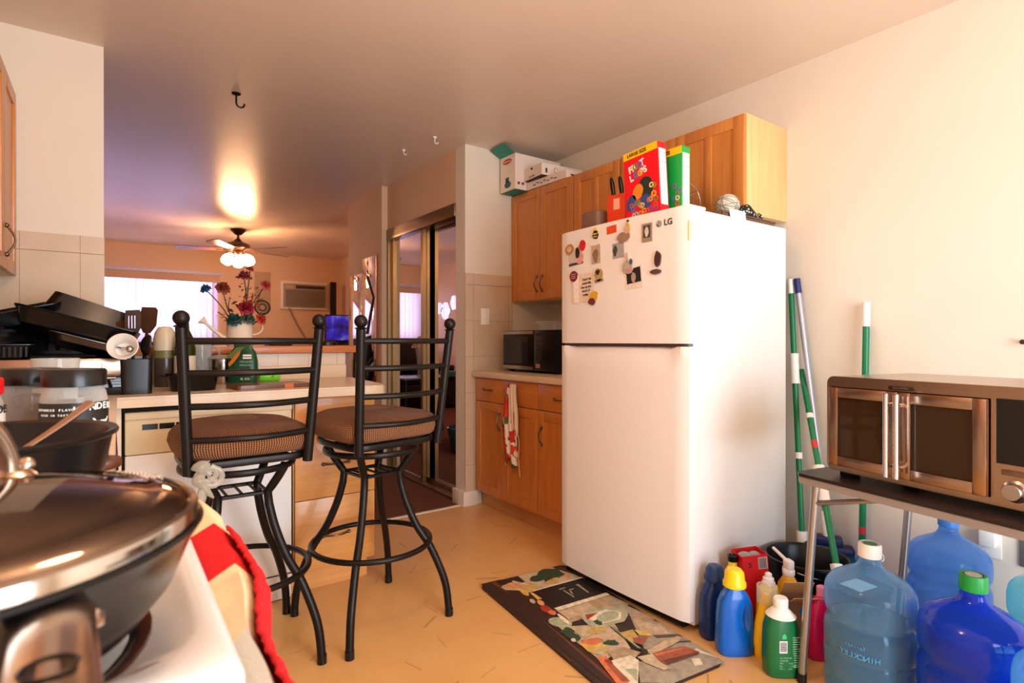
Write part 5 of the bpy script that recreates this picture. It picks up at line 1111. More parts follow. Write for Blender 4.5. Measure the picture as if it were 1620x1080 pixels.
def sprig(name, label, pts, col, n, r, seed, spread=.03, stemcol='#3B2A20'):
    rnd = random.Random(seed); b = Vector(pts[0]); t = thing(name, label, 'foliage', pts[0])
    P_ = smooth_path([tuple(Vector(p) - b) for p in pts], 6); bm = new(); tube(bm, P_, .0020, 6); obj('stem', bm, mat('twig_' + stemcol[1:], stemcol, .7), t)
    bm = new()
    for k in range(n):
        p = P_[int(rnd.uniform(.4, 1) * (len(P_) - 1))] + Vector((rnd.uniform(-1, 1), rnd.uniform(-.6, .4), rnd.uniform(-1, 1))) * spread
        a, e = rnd.uniform(0, 6.28), rnd.uniform(-.8, .8); d = Vector((math.cos(a) * math.cos(e), math.sin(a) * math.cos(e), math.sin(e))); q = d.cross(Vector((0, 0, 1))).normalized() * r * .45
        vs = [bm.verts.new(p), bm.verts.new(p + d * r * .6 + q), bm.verts.new(p + d * r * 1.3), bm.verts.new(p + d * r * .6 - q)]; bm.faces.new(vs)
    o = obj('leaves', bm, mat('leaf_' + col[1:], col, .6), t, flat=True)
sprig('leaf_sprig', 'dark leafy sprig under the burgundy rose', [(.556, 3.22, 1.20), (.57, 3.20, 1.32), (.585, 3.19, 1.40)], '#1E2A22', 26, .016, 1)
sprig('leaf_sprig', 'orange red leafy spray in the middle of the bunch', [(.565, 3.21, 1.20), (.60, 3.18, 1.30), (.61, 3.17, 1.37)], '#B4502E', 34, .018, 2, .035)
sprig('leaf_sprig', 'golden leafy spray right of the middle', [(.575, 3.21, 1.20), (.63, 3.19, 1.32), (.655, 3.19, 1.39)], '#A97A34', 24, .016, 3, .03)
sprig('twig_sprig', 'bare dark twig with tiny leaves at the lower left of the bunch', [(.53, 3.20, 1.215), (.49, 3.20, 1.235), (.455, 3.20, 1.262)], '#26343A', 18, .010, 4, .02)
sprig('twig_sprig', 'thin twig with violet buds rising beside the blue rose stem', [(.53, 3.21, 1.20), (.50, 3.20, 1.28), (.505, 3.20, 1.345)], '#5B3A4E', 14, .008, 5, .018)
# small things on the ledge
t = thing('succulent_pot', 'low dish of dark green succulents on the wooden ledge', 'plant', (.755, 3.21, 1.0925))
bm = new(); loft(bm, [(0, .060, .025, 0, 0, 2.5), (.018, .068, .030, 0, 0, 2.5)], 28); obj('dish', bm, M_black, t)
bm = new(); rnd = random.Random(3)
for k in range(26):
    x, y = rnd.uniform(-.055, .055), rnd.uniform(-.02, .02)
    for a in range(5):
        an = a * 1.26 + k; d = Vector((math.cos(an) * .6, math.sin(an) * .6, .8)) * .014; p = Vector((x, y, .016)); q = d.cross(Vector((0, 0, 1))).normalized() * .004
        bm.faces.new([bm.verts.new(p), bm.verts.new(p + d * .5 + q), bm.verts.new(p + d), bm.verts.new(p + d * .5 - q)])
obj('leaves', bm, mat('succulent_green', '#2E4438', .5), t, flat=True)
bm = new(); lathe(bm, [(0, 0), (.010, 0), (.011, .02), (.007, .024), (.007, .034), (0, .034)], 16, c=(.683, 3.2, 1.0925)); tag(obj('small_bottle', bm, mat('blue_plastic', '#2A48C0', .3)), 'tiny blue bottle beside the watering can on the ledge', 'bottle')
t = thing('charging_dock', 'black oval dock at the right end of the wooden ledge', 'dock', (1.02, 3.22, 1.0925))
bm = new(); loft(bm, [(0, .05, .04, 0, 0, 2), (.018, .046, .035, 0, 0, 2), (.03, .02, .015, 0, 0, 2)], 28); obj('base', bm, M_black, t)
bm = new(); tube(bm, smooth_path([(-.04, 0, .012), (-.06, 0, .045), (-.045, .0, .072)], 6), .0015, 6); obj('wire', bm, mat('stem_red', '#8C3A3A', .6), t)
bm = new(); bloom(bm, (-.045, 0, .078), .013, (0, -.5, .6), 4); obj('red_clip', bm, mat('petal_A82A2A', '#A82A2A', .6), t)

# ================================================================ living room
fan = thing('ceiling_fan', 'brown five-blade ceiling fan with three lit glass shades', 'ceiling fan', (1.254, 7.37, 2.45))
M_fan = mat('fan_bronze', '#3A2418', .35, .5); M_blade = wood('blade_wood', '#7A4B30', '#5E3823', 'x')
bm = new(); lathe(bm, [(0, 0), (.085, 0), (.080, -.02), (.035, -.065), (0, -.065)], 32); obj('canopy', bm, M_fan, fan)
bm = new(); tube(bm, [(0, 0, -.06), (0, 0, -.15)], .014, 12); obj('downrod', bm, M_fan, fan)
bm = new(); lathe(bm, [(0, -.10), (.02, -.11), (.06, -.145), (.125, -.175), (.135, -.20), (.125, -.225), (.07, -.25), (0, -.25)], 36); obj('motor_housing', bm, M_fan, fan)
for k in range(5):
    a = k * 2 * PI / 5 + .35; M = Matrix.Rotation(a, 4, 'Z') @ Matrix.Translation((0, 0, -.245)) @ Matrix.Rotation(g(11), 4, 'X')
    bm = new(); prism(bm, [(.16, -.045), (.62, -.068), (.655, -.045), (.66, .0), (.655, .045), (.62, .068), (.16, .045)], -.003, .003, M=M); bl = obj('blade', bm, M_blade, fan)
    bm = new(); box(bm, .06, .24, -.012, .012, -.009, -.003, .002, M=M); obj('blade_bracket', bm, M_fan, bl)
bm = new(); lathe(bm, [(0, -.25), (.055, -.25), (.06, -.275), (.045, -.31), (0, -.315)], 28); lk = obj('light_kit', bm, M_fan, fan)
M_shade = mat('lit_glass_shade', '#FFF2DF', .4, emis='#FFBE8A', estr=100)
for k in range(3):
    a = math.radians(200 + k * 120); d = Vector((math.cos(a), math.sin(a), 0)); c = d * .085 + Vector((0, 0, -.305))
    bm = new(); tube(bm, [tuple(d * .03 + Vector((0, 0, -.28))), tuple(c)], .009, 8); obj('lamp_arm', bm, M_fan, lk)
    M = Matrix.Translation(c) @ (Vector((d.x * .55, d.y * .55, -.85)).normalized().to_track_quat('Z', 'Y').to_matrix().to_4x4())
    bm = new(); lathe(bm, [(.018, 0), (.030, .010), (.056, .045), (.066, .075), (.062, .115), (.05, .135), (0, .145)], 24, M=M); obj('lamp_shade', bm, M_shade, lk)

t = thing('air_conditioner', 'through-wall air conditioner with grey louvred front in a white surround', 'air conditioner', (2.52, 9.2, 1.83))
bm = new(); box(bm, -.365, .365, -.05, 0, -.22, .22, .004); obj('surround', bm, M_trim, t)
bm = new(); box(bm, -.325, .325, -.10, -.05, -.18, .18, .008); obj('casing', bm, mat('ac_beige', '#A89480', .5), t)
bm = new()
for i in range(22): box(bm, -.305, .305, -.108, -.10, -.165 + i * .0115, -.160 + i * .0115)
obj('louvres', bm, mat('ac_louvre', '#6A5A4C', .5), t)
bm = new(); box(bm, -.15, .30, -.104, -.10, .105, .155); obj('control_recess', bm, mat('ac_dark', '#3C332C', .5), t)
bm = new(); box(bm, -.305, -.18, -.106, -.10, .10, .16); obj('badge_panel', bm, mat('ac_badge', '#B5A390', .5), t)
bm = new(); tube(bm, smooth_path([(-.25, -.09, -.2), (-.10, -.06, -.5), (.1, -.05, -.8)], 8), .012, 8); obj('power_cord', bm, mat('cord_tan', '#A07A60', .6), t)
bm = new(); box(bm, 1.79, 2.02, 9.19, 9.2, 1.58, 2.17, .002); tag(obj('wall_calendar', bm, mat('calendar_tan', '#B99C80', .7)), 'tan paper calendar on the far wall behind the roses', 'calendar')
t = thing('wall_clock', 'round dark openwork wall ornament beside the air conditioner', 'ornament', (1.90, 9.185, 1.625))
bm = new(); tube(bm, arc((0, 0, 0), .105, 0, 2 * PI * 31 / 32, 31, plane='xz'), .010, 6, closed=True); tube(bm, arc((0, 0, 0), .05, 0, 2 * PI * 31 / 32, 31, plane='xz'), .008, 6, closed=True); obj('rings', bm, M_dark, t)
bm = new()
for k in range(16):
    a = k * PI / 8; ball(bm, (.078 * math.cos(a), 0, .078 * math.sin(a)), .013, 8)
obj('beads', bm, mat('pale_beads', '#8F8272', .5), t)
# black sofa under the window, long black cabinet on the left wall, television
def sofa(label, loc, rz, W):
    t = thing('sofa', label, 'sofa', loc, rz); M_s = mat('black_leather', '#0D0B0C', .35, bump=.2, bscale=30)
    bm = new(); box(bm, -W / 2, W / 2, -.45, .35, .06, .42, .03); obj('base', bm, M_s, t)
    bm = new(); box(bm, -W / 2, W / 2, .18, .42, .40, 1.105, .05, 3); obj('backrest', bm, M_s, t)
    for s in (-1, 1): bm = new(); box(bm, s * (W / 2 + .001), s * (W / 2 + .18), -.45, .38, .06, .66, .05, 3); obj('armrest', bm, M_s, t)
    n = 3
    for k in range(n): bm = new(); w_ = W / n; box(bm, -W / 2 + k * w_ + .005, -W / 2 + (k + 1) * w_ - .005, -.46, .17, .42, .54, .03, 3); obj('seat_cushion', bm, M_s, t)
    return t
sofa('black leather sofa with its back under the living room window', (.42, 8.62, .0), 0, 1.55)
t = thing('media_cabinet', 'tall black cabinet along the living room left wall seen in the closet mirrors', 'cabinet', (XL + .22, 5.6, 0))
bm = new(); box(bm, -.215, .20, -1.2, 1.3, .05, 1.12, .01); obj('body', bm, M_black, t)
for k in range(4): bm = new(); y = -1.19 + k * .622; box(bm, .20, .215, y, y + .612, .08, 1.10, .004); obj('door', bm, M_black, t)
t = thing('television', 'television showing a violet blue picture beyond the half wall', 'television', (2.50, 8.0, 1.09), g(0))
bm = new(); box(bm, -.02, .50, 0, .03, .02, .40, .004); obj('casing', bm, M_black, t)
def tvscreen():
    m = bpy.data.materials.new('violet_picture'); m.use_nodes = True; N = m.node_tree.nodes; L = m.node_tree.links; b = N['Principled BSDF']; b.inputs['Base Color'].default_value = (0.01, 0.01, 0.02, 1)
    tc = N.new('ShaderNodeTexCoord'); ns = N.new('ShaderNodeTexNoise'); ns.inputs['Scale'].default_value = 7; L.new(tc.outputs['Object'], ns.inputs['Vector'])
    cr = N.new('ShaderNodeValToRGB'); e = cr.color_ramp.elements; e[0].position = .35; e[0].color = lin('#1C1452'); e[1].position = .75; e[1].color = lin('#8A7FD8'); k = e.new(.55); k.color = lin('#3526C8')
    L.new(ns.outputs[0], cr.inputs[0]); L.new(cr.outputs[0], b.inputs['Emission Color']); b.inputs['Emission Strength'].default_value = .55; return m
bm = new(); box(bm, -.005, .485, -.003, 0, .035, .385); obj('screen', bm, tvscreen(), t)
bm = new(); box(bm, .10, .34, -.05, .10, 0, .02, .004); obj('stand', bm, M_black, t)
t = thing('tv_console', 'black console carrying the television', 'console', (2.74, 8.05, 0)); bm = new(); box(bm, -.33, .33, -.2, .22, .06, 1.09, .008); obj('body', bm, M_black, t)
bm = new(); box(bm, -.33, .33, -.215, -.2, .1, 1.06, .004); obj('door', bm, M_black, t)
t = thing('floor_lamp', 'slim black floor lamp post behind the television', 'lamp', (2.84, 8.75, 0))
bm = new(); lathe(bm, [(0, 0), (.14, 0), (.14, .02), (.02, .03), (0, .03)], 28); obj('base', bm, M_black, t)
bm = new(); box(bm, -.045, .045, -.03, .03, .03, 2.03, .01); obj('post', bm, M_black, t)
# things seen only in the closet mirrors and the decorative mirror
for i, (y, z_, r) in enumerate(((8.78, 1.69, .115), (8.57, 1.635, .165), (8.28, 1.76, .135), (8.02, 1.91, .12))):
    bm = new(); prism(bm, [(r * math.cos(k * PI / 3 + PI / 6), r * math.sin(k * PI / 3 + PI / 6)) for k in range(6)], 0, .006, M=Matrix.Translation((XL + .001, y, z_)) @ Matrix.Rotation(PI / 2, 4, 'Y'))
    tag(obj('hexagon_mirror', bm, mat('mirror_bright', '#F4F0EE', .03, .9)), ['hexagon wall mirror farthest left in the closet reflection', 'largest and lowest of the reflected hexagon wall mirrors', 'hexagon wall mirror right of the largest one', 'highest hexagon wall mirror, at the right of the row'][i], 'mirror', 'hexagon mirrors on the living room left wall')
t = thing('floor_pot', 'teal ceramic floor pot reflected low in the closet mirror', 'pot', (1.20, 4.83, .0))
bm = new(); lathe(bm, [(0, 0), (.11, 0), (.14, .04), (.175, .20), (.18, .255), (.165, .26), (.16, .23), (0, .20)], 36); obj('pot', bm, mat('teal_glaze', '#12525A', .2, coat=.5), t)
bm = new(); lathe(bm, [(0, .21), (.155, .215)], 24); obj('soil', bm, mat('soil', '#241A14', .9), t)
t = thing('side_table', 'dark glass-topped table with the flower vase, reflected in the mirror door', 'table', (1.02, 5.94, 0))
bm = new(); box(bm, -.35, .35, -.3, .3, .68, .70, .004); obj('tabletop', bm, M_black, t)
for sx in (-.31, .31):
    for sy in (-.26, .26): bm = new(); tube(bm, [(sx, sy, 0), (sx, sy, .68)], .018, 8); obj('leg', bm, M_black, t)
t = thing('flower_vase', 'clear flared glass vase of peach flowers reflected in the closet mirror', 'vase', (1.02, 5.94, .70))
bm = new(); lathe(bm, [(0, 0), (.05, 0), (.045, .02), (.035, .08), (.06, .28), (.075, .34)], 32); obj('vase', bm, M_glassw, t)
for k, p in enumerate(((-.05, 0, .40), (.04, .03, .42), (0, -.05, .37), (.08, 0, .36), (-.01, .05, .44))):
    bm = new(); bloom(bm, p, .045, (p[0], p[1], .5), k); obj('bloom', bm, mat('petal_peach', '#E2B48C', .6), t, ang=70)
t = thing('glass_bowl', 'green tinted glass bowl beside the reflected vase', 'bowl', (.84, 5.80, .70)); bm = new(); lathe(bm, [(0, 0), (.06, 0), (.11, .05), (.115, .06), (.10, .05), (0, .01)], 32); obj('bowl', bm, plastic_see('green_glass', '#7FBF9A', .6), t)
# mirror-tile decoration on the closet wall
t = thing('wall_mirror', 'stepped frameless mirror with a chevron line on the closet wall', 'mirror', (1.905, 4.98, 1.1))
bm = new(); box(bm, -.008, -.001, -.30, .04, -.45, .77, .001); obj('tall_tile', bm, M_mirror, t)
bm = new(); box(bm, -.008, -.001, .045, .36, -.45, .64, .001); obj('short_tile', bm, M_mirror, t)
bm = new(); tube(bm, [(-.016, -.09, .60), (-.016, -.25, .40), (-.016, -.09, .08)], .008, 6); obj('chevron', bm, M_nickel, t)
bm = new(); box(bm, -.012, -.001, -.312, -.302, -.45, .78); obj('edge_strip', bm, mat('edge_copper', '#B87452', .3, .8), t)

# ================================================================ on top of the fridge
def cereal(label, loc, rz, lean, w, d, h, main, face_words, mascot_free_art, seed):
    t = thing('cereal_box', label, 'box', loc, 0, rot=(g(lean), 0, g(rz)))
    bm = new(); box(bm, 0, d, -w / 2, w / 2, 0, h, .0012, 1); body = obj('carton', bm, main, t)
    bm = new(); box(bm, -.0006, .0, -w / 2 + .001, w / 2 - .001, h - .032, h - .001); obj('yellow_band', bm, mat('band_yellow', '#F7C90E', .45), t)
    bm = new(); box(bm, .006, d - .006, -w / 2 - .0006, -w / 2, .035, h - .028); obj('nutrition_panel', bm, M_wp, t)
    bm = new()
    for zz in (h - .085, h - .045): box(bm, .006, d - .006, -w / 2 - .0012, -w / 2 - .0006, zz, zz + .0012)
    obj('panel_line', bm, M_ink, t)
    text('lettering', 'LARGE SIZE', .021, M_ink, t, (-.0012, .018, h - .0165), '-x', extrude=.0004, bold=.0005, sx=1.0)
    return t
M_cred = mat('cereal_red', '#E40D1E', .4); M_cgrn = mat('cereal_green', '#0FA545', .4)
t = cereal('red cereal carton reading FROOT LOOPS, tallest on the fridge', (1.842, 1.612, 1.6435), 0, -3.5, .19, .055, .30, M_cred, None, None, 1)
text('lettering', 'FR  T', .040, M_inkw, t, (-.0012, .022, .226), '-x', extrude=.0004, bold=.0016, tilt=.22); text('lettering', 'L    PS', .038, M_inkw, t, (-.0012, .014, .190), '-x', extrude=.0004, bold=.0016, tilt=.26)
def ring(t, y, z, r, th, m):
    bm = new(); tube(bm, arc((-.0014, y, z), r, 0, 2 * PI * 23 / 24, 23, plane='yz'), th, 6, closed=True, sq=(.35, 1)); obj('cereal_loop', bm, m, t)
L1 = [mat('loop_' + c[1:], c, .6) for c in ('#E2A13A', '#6E8F3C', '#8A5AA8', '#D8562E', '#4E78B8', '#F0D48A')]
ring(t, .027, .226, .0115, .0045, L1[1]); ring(t, .004, .228, .0115, .0045, L1[2]); ring(t, .026, .190, .0105, .0045, L1[4]); ring(t, .003, .193, .0105, .0045, L1[0])
rnd = random.Random(5)
bm = new(); prism(bm, ellipse(-.025, .125, .038, .045, 28, -.3), 0, .0006, M=Matrix.Translation((-.0008, 0, 0)) @ Matrix(((0, 0, 1, 0), (1, 0, 0, 0), (0, 1, 0, 0), (0, 0, 0, 1)))); obj('dark_art', bm, mat('art_dark', '#26302E', .5), t)
bm = new(); prism(bm, ellipse(.02, .115, .028, .034, 28, .5), 0, .0008, M=Matrix.Translation((-.0010, 0, 0)) @ Matrix(((0, 0, 1, 0), (1, 0, 0, 0), (0, 1, 0, 0), (0, 0, 0, 1)))); obj('orange_art', bm, mat('art_orange', '#E08A28', .5), t)
bm = new(); prism(bm, ellipse(.06, .075, .026, .036, 24, .5), 0, .0007, M=Matrix.Translation((-.0010, 0, 0)) @ Matrix(((0, 0, 1, 0), (1, 0, 0, 0), (0, 1, 0, 0), (0, 0, 0, 1)))); prism(bm, ellipse(-.02, .065, .034, .030, 24, .2), 0, .0007, M=Matrix.Translation((-.0010, 0, 0)) @ Matrix(((0, 0, 1, 0), (1, 0, 0, 0), (0, 1, 0, 0), (0, 0, 0, 1)))); obj('blue_art', bm, mat('art_blue', '#3A4C8C', .5), t)
for k in range(22): ring(t, rnd.uniform(-.075, .06), rnd.uniform(.012, .07) , .0085, .003, L1[k % 6])
ring(t, -.065, .085, .010, .004, L1[0]); ring(t, -.055, .125, .009, .0035, L1[5]); ring(t, -.068, .12, .009, .0035, L1[1])
t = cereal('green cereal carton with yellow top band behind the red one', (1.930, 1.575, 1.6295), 0, 0, .19, .055, .302, M_cgrn, None, None, 2)
for k in range(9): ring(t, rnd.uniform(-.085, -.05), rnd.uniform(.02, .16), .0085, .003, L1[k % 6])
t = thing('knife_block', 'orange red knife block with two black-handled knives on the fridge', 'knife block', (1.90, 1.80, 1.6295), g(8))
bm = new(); box(bm, -.03, .06, -.05, .05, 0, .155, .004); obj('block', bm, mat('block_orange', '#E0431A', .4), t)
bm = new(); box(bm, -.0315, -.030, -.022, .012, .085, .135, .0004); obj('label_patch', bm, mat('patch_pink', '#F0B8A0', .5), t)
for y, x in ((.032, .0), (-.008, .01)):
    bm = new(); tube(bm, smooth_path([(x, y, .12), (x + .005, y + .008, .18), (x, y + .016, .245)], 5), [.009, .0095, .010, .0105, .011, .0115, .012, .012, .011, .009, .006], 12, sq=(.7, 1)); obj('knife_handle', bm, M_black, t)
bm = new(); box(bm, -.06, .05, -.075, .045, 0, .105, .02, 4); tag(obj('storage_tin', bm, mat('taupe_tin', '#7A5A4A', .5), loc=(1.90, 1.955, 1.6295)), 'rounded taupe tin at the far end of the fridge top', 'tin')
t = thing('spatula', 'red rubber spatula lying between the tin and the knife block', 'utensil', (1.99, 1.88, 1.6295))
bm = new(); tube(bm, [(0, .08, .06), (0, -.02, .10)], .006, 8); obj('handle', bm, M_red, t)
bm = new(); box(bm, -.006, .006, -.05, .0, -.0, .035, .004, M=Matrix.Translation((-.03, .04, .115)) @ Matrix.Rotation(.6, 4, 'X')); obj('blade', bm, M_red, t)
t = thing('wooden_tray', 'dark ridged wooden tray along the side edge of the fridge top', 'tray', (2.26, 1.47, 1.6295))
M_tray = wood('tray_wood', '#6B4A36', '#4A3226', 'x')
bm = new(); box(bm, -.20, .20, -.085, .09, 0, .028, .002); obj('base', bm, M_tray, t)
for y0, y1 in ((-.095, -.082), (.085, .098)):
    bm = new(); box(bm, -.20, .20, y0, y1, .0, .026, .003); box(bm, -.205, .205, y0 - .003, y1 + .003, .022, .030, .003); obj('side_rail', bm, M_tray, t)
bm = new(); box(bm, -.212, -.200, -.09, .09, 0, .030, .003); box(bm, .200, .212, -.09, .09, 0, .030, .003); obj('end_rail', bm, M_tray, t)
t = thing('wicker_ball', 'white woven decorative ball on the tray over the fridge', 'ball', (2.245, 1.475, 1.6425 + .078))
bm = new(); ball(bm, (0, 0, 0), .052, 28); obj('ball', bm, mat('wicker_white', '#D9D2C2', .8, noise=.2, nscale=60, bump=.6, bscale=80), t)
bm = new(); rnd = random.Random(11)
for k in range(14):
    ax = Vector((rnd.uniform(-1, 1), rnd.uniform(-1, 1), rnd.uniform(-1, 1))).normalized(); R = ax.to_track_quat('Z', 'Y').to_matrix(); o_ = rnd.uniform(-.025, .025); r_ = math.sqrt(.0525 ** 2 - o_ ** 2)
    tube(bm, [tuple(R @ Vector((r_ * math.cos(a), r_ * math.sin(a), o_))) for a in [2 * PI * i / 28 for i in range(28)]], .0016, 5, closed=True)
obj('woven_strands', bm, mat('strand_grey', '#8E8878', .7), t)
t = thing('wire_basket', 'tangled silver wire basket behind the green cereal carton', 'basket', (2.13, 1.675, 1.6295))
for k in range(9):
    bm = new(); ax = Vector((rnd.uniform(-.6, .6), rnd.uniform(-1, 1), rnd.uniform(.2, 1))).normalized(); R = ax.to_track_quat('Z', 'Y').to_matrix(); r_ = .115
    tube(bm, [tuple(R @ Vector((r_ * math.cos(a), r_ * math.sin(a), 0)) + Vector((0, 0, .118))) for a in [2 * PI * i / 32 for i in range(32)]], .0014, 6, closed=True); obj('wire_hoop', bm, mat('wire_silver', '#A8A095', .3, .9), t)
def spotted():
    m = bpy.data.materials.new('black_white_print'); m.use_nodes = True; N = m.node_tree.nodes; L = m.node_tree.links; b = N['Principled BSDF']; b.inputs['Roughness'].default_value = .6
    tc = N.new('ShaderNodeTexCoord'); vo = N.new('ShaderNodeTexVoronoi'); vo.inputs['Scale'].default_value = 75; L.new(tc.outputs['Object'], vo.inputs['Vector'])
    cr = N.new('ShaderNodeValToRGB'); cr.color_ramp.interpolation = 'CONSTANT'; e = cr.color_ramp.elements; e[0].color = lin('#D8D0BE'); e[1].position = .33; e[1].color = lin('#0E0E0E'); L.new(vo.outputs['Distance'], cr.inputs[0]); L.new(cr.outputs[0], b.inputs['Base Color']); return m
bm = new()
rg = []
for i, (x, w_, h_) in enumerate(((-.065, .012, .035), (-.05, .035, .07), (-.02, .045, .080), (.015, .040, .060), (.05, .030, .045), (.075, .036, .052), (.085, .010, .020))):
    rg.append([bm.verts.new((x, w_ * math.cos(a) * .8, max(0, h_ * .5 + h_ * .5 * math.sin(a)))) for a in [2 * PI * j / 18 for j in range(18)]])
for A, Bq in zip(rg, rg[1:]):
    for j in range(18): bm.faces.new((A[j], A[(j + 1) % 18], Bq[(j + 1) % 18], Bq[j]))
bm.faces.new(rg[0]); bm.faces.new(rg[-1])
tag(obj('cloth_pouch', bm, spotted(), loc=(2.372, 1.455, 1.6600)), 'black pouch with white spots on the tray beside the woven ball', 'pouch')
bm = new(); box(bm, -.07, .045, -.001, .0, 0, .042, M=Matrix.Rotation(-.15, 4, 'X')); tag(obj('paper_slip', bm, M_paper, loc=(2.17, 1.366, 1.630)), 'white paper slip leaning on the front of the wooden tray', 'paper')

# boxes on the wall cabinets
M_teal = mat('teal_card', '#2E8A78', .6); M_card = mat('white_card', '#E9DCCF', .6)
t = thing('storage_carton', 'white and teal carton with open flap and red oval logo in the corner', 'box', (2.233, 3.165, 2.1485))
bm = new(); box(bm, 0, .40, -.092, .084, 0, .245, .001, 1)
for f in bm.faces:
    if f.normal.z < -.5: f.material_index = 1
obj('carton', bm, [M_card, M_teal], t)
bm = new(); box(bm, -.001, .001, -.090, .082, 0, .10, M=Matrix.Translation((0, 0, .244)) @ Matrix.Rotation(-1.10, 4, 'Y')); obj('open_flap', bm, M_teal, t)
bm = new(); prism(bm, ellipse(0, 0, .052, .018, 28), 0, .001, M=Matrix.Translation((-.001, 0, .205)) @ Matrix(((0, 0, 1, 0), (1, 0, 0, 0), (0, 1, 0, 0), (0, 0, 0, 1)))); lg_ = obj('logo', bm, mat('logo_red', '#C4231F', .5), t)
text('lettering', 'Rubbermaid', .0155, M_inkw, lg_, (-.0016, 0, .205), '-x', extrude=.0004)
bm = new(); prism(bm, ellipse(-.005, 0, .038, .022, 20), 0, .001, M=Matrix.Translation((-.001, 0, .045)) @ Matrix(((0, 0, 1, 0), (1, 0, 0, 0), (0, 1, 0, 0), (0, 0, 0, 1)))); prism(bm, [(-.02, .015), (.02, .015), (.022, .05), (-.018, .05)], 0, .001, M=Matrix.Translation((-.001, 0, .045)) @ Matrix(((0, 0, 1, 0), (1, 0, 0, 0), (0, 1, 0, 0), (0, 0, 0, 1)))); obj('printed_picture', bm, mat('print_teal', '#2A5A52', .5), t)
bm = new(); box(bm, .02, .04, -.0928, -.092, .035, .052); box(bm, .055, .075, -.0928, -.092, .035, .052); obj('red_marks', bm, mat('mark_maroon', '#8A2A30', .5), t)
t = thing('flat_carton', 'long flat white carton lying along the cabinet top', 'box', (2.335, 2.875, 2.1485), g(2))
bm = new(); box(bm, 0, .32, -.20, .19, 0, .052, .001, 1); obj('carton', bm, M_card, t)
bm = new()
for k in range(7): box(bm, -.0008, 0, .10 - k * .035, .125 - k * .035, .018 + (k % 2) * .008, .024 + (k % 2) * .008)
obj('printed_marks', bm, mat('print_dark', '#3A302C', .6), t)
bm = new()
for k in range(3): box(bm, .04 + k * .07, .08 + k * .07, -.2008, -.20, .02, .03)
obj('end_marks', bm, mat('print_dark', '#3A302C', .6), t)
t = thing('shoebox', 'white carton propped on top of the long flat one', 'box', (2.300, 2.975, 2.2015), g(-4))
bm = new(); box(bm, 0, .34, -.115, .095, .003, .082, .001, 1); 
for f in bm.faces:
    if f.normal.z < -.5: f.material_index = 1
obj('carton', bm, [M_card, mat('dark_card', '#4A3F44', .7)], t)
text('lettering', 'UL CAPPY', .015, mat('print_dark', '#3A302C', .6), t, (-.0008, .0, .018), '-x', extrude=.0004)
bm = new(); box(bm, -.0008, 0, -.01, .012, .062, .076); box(bm, .03, .045, -.1158, -.115, .02, .05); obj('printed_marks', bm, mat('print_dark', '#3A302C', .6), t)
bm = new(); tube(bm, arc((.115, -.1155, .045), .016, 0, 5.2, 14, plane='xz'), .0012, 5); obj('round_mark', bm, mat('print_dark', '#3A302C', .6), t)

# ================================================================ magnets and papers on the freezer door
def dx(y): u = (y - 1.706) / .369; return FX + .012 * u * u
def mag(name, label, cat, y, z, parts):
    """parts: (part name, outline in (right, up) metres, thickness, material, [offset])"""
    t = thing(name, label, cat, (dx(y) - .0006, y, z)); base = 0
    for p in parts:
        nm, ol, th, m = p[:4]; off = p[4] if len(p) > 4 else 0
        bm = new(); M = Matrix(((0, 0, -1, 0), (-1, 0, 0, 0), (0, 1, 0, 0), (0, 0, 0, 1)))
        prism(bm, ol, off, off + th, M=M); obj(nm, bm, m, t)
    return t
def rc(w, h, cx=0, cy=0, r=0): c, s = math.cos(r), math.sin(r); return [(cx + x * c - y * s, cy + x * s + y * c) for x, y in ((-w / 2, -h / 2), (w / 2, -h / 2), (w / 2, h / 2), (-w / 2, h / 2))]
def blob(cx, cy, rx, ry, n=14, j=.18, sd=1): r = random.Random(sd); return [(cx + rx * (1 + r.uniform(-j, j)) * math.cos(a), cy + ry * (1 + r.uniform(-j, j)) * math.sin(a)) for a in [2 * PI * i / n for i in range(n)]]
def cm(c): return mat('tint_' + c[1:], c, .5, noise=.25, nscale=90)
mag('bee_magnet', 'small yellow and black bee magnet near the freezer top', 'magnet', 1.82, 1.60, [('body', blob(0, -.008, .016, .020, sd=2), .005, cm('#2A2418')), ('stripe', rc(.026, .006, 0, -.004), .001, cm('#D9B22E'), .005), ('stripe', rc(.022, .005, 0, -.016), .001, cm('#D9B22E'), .005), ('head', blob(0, .014, .012, .009, sd=3), .005, cm('#E0C24A'))])
mag('sticky_note', 'plain orange note stuck near the top of the freezer door', 'note', 1.722, 1.600, [('note', rc(.058, .034, 0, 0, .04), .0006, cm('#E0501E'))])
mag('figure_magnet', 'brown animal figure magnet with yellow cap above the portrait magnet', 'magnet', 1.640, 1.575, [('body', blob(-.012, -.02, .036, .022, sd=5), .006, cm('#9C7E66')), ('head', blob(.012, .010, .016, .017, sd=6), .007, cm('#D8B090')), ('cap', [(-.002, .020), (.028, .018), (.014, .044)], .006, cm('#D8B040')), ('tip', blob(.014, .046, .005, .005, sd=1), .006, cm('#3A2A22'))])
mag('picture_magnet', 'tall narrow framed picture magnet below the brand badge', 'magnet', 1.525, 1.557, [('frame', rc(.052, .074), .004, cm('#A08E74')), ('picture', rc(.036, .050, 0, .004), .0006, cm('#4E4A44'), .004), ('figure', blob(0, .004, .010, .020, sd=9), .0006, cm('#D8D0C4'), .0046)])
mag('snapshot', 'photograph of a dark haired person in pink on the freezer door', 'photo', 1.945, 1.513, [('print', rc(.118, .080, 0, 0, .06), .0006, cm('#C8BEB4')), ('pink_shape', blob(.018, -.012, .024, .030, sd=11), .0004, cm('#E0A098'), .0006), ('dark_hair', blob(0, .014, .016, .026, sd=12), .0004, cm('#2A201E'), .001), ('dark_edge', rc(.118, .012, 0, -.034, .06), .0003, cm('#4A4240'), .0006)])
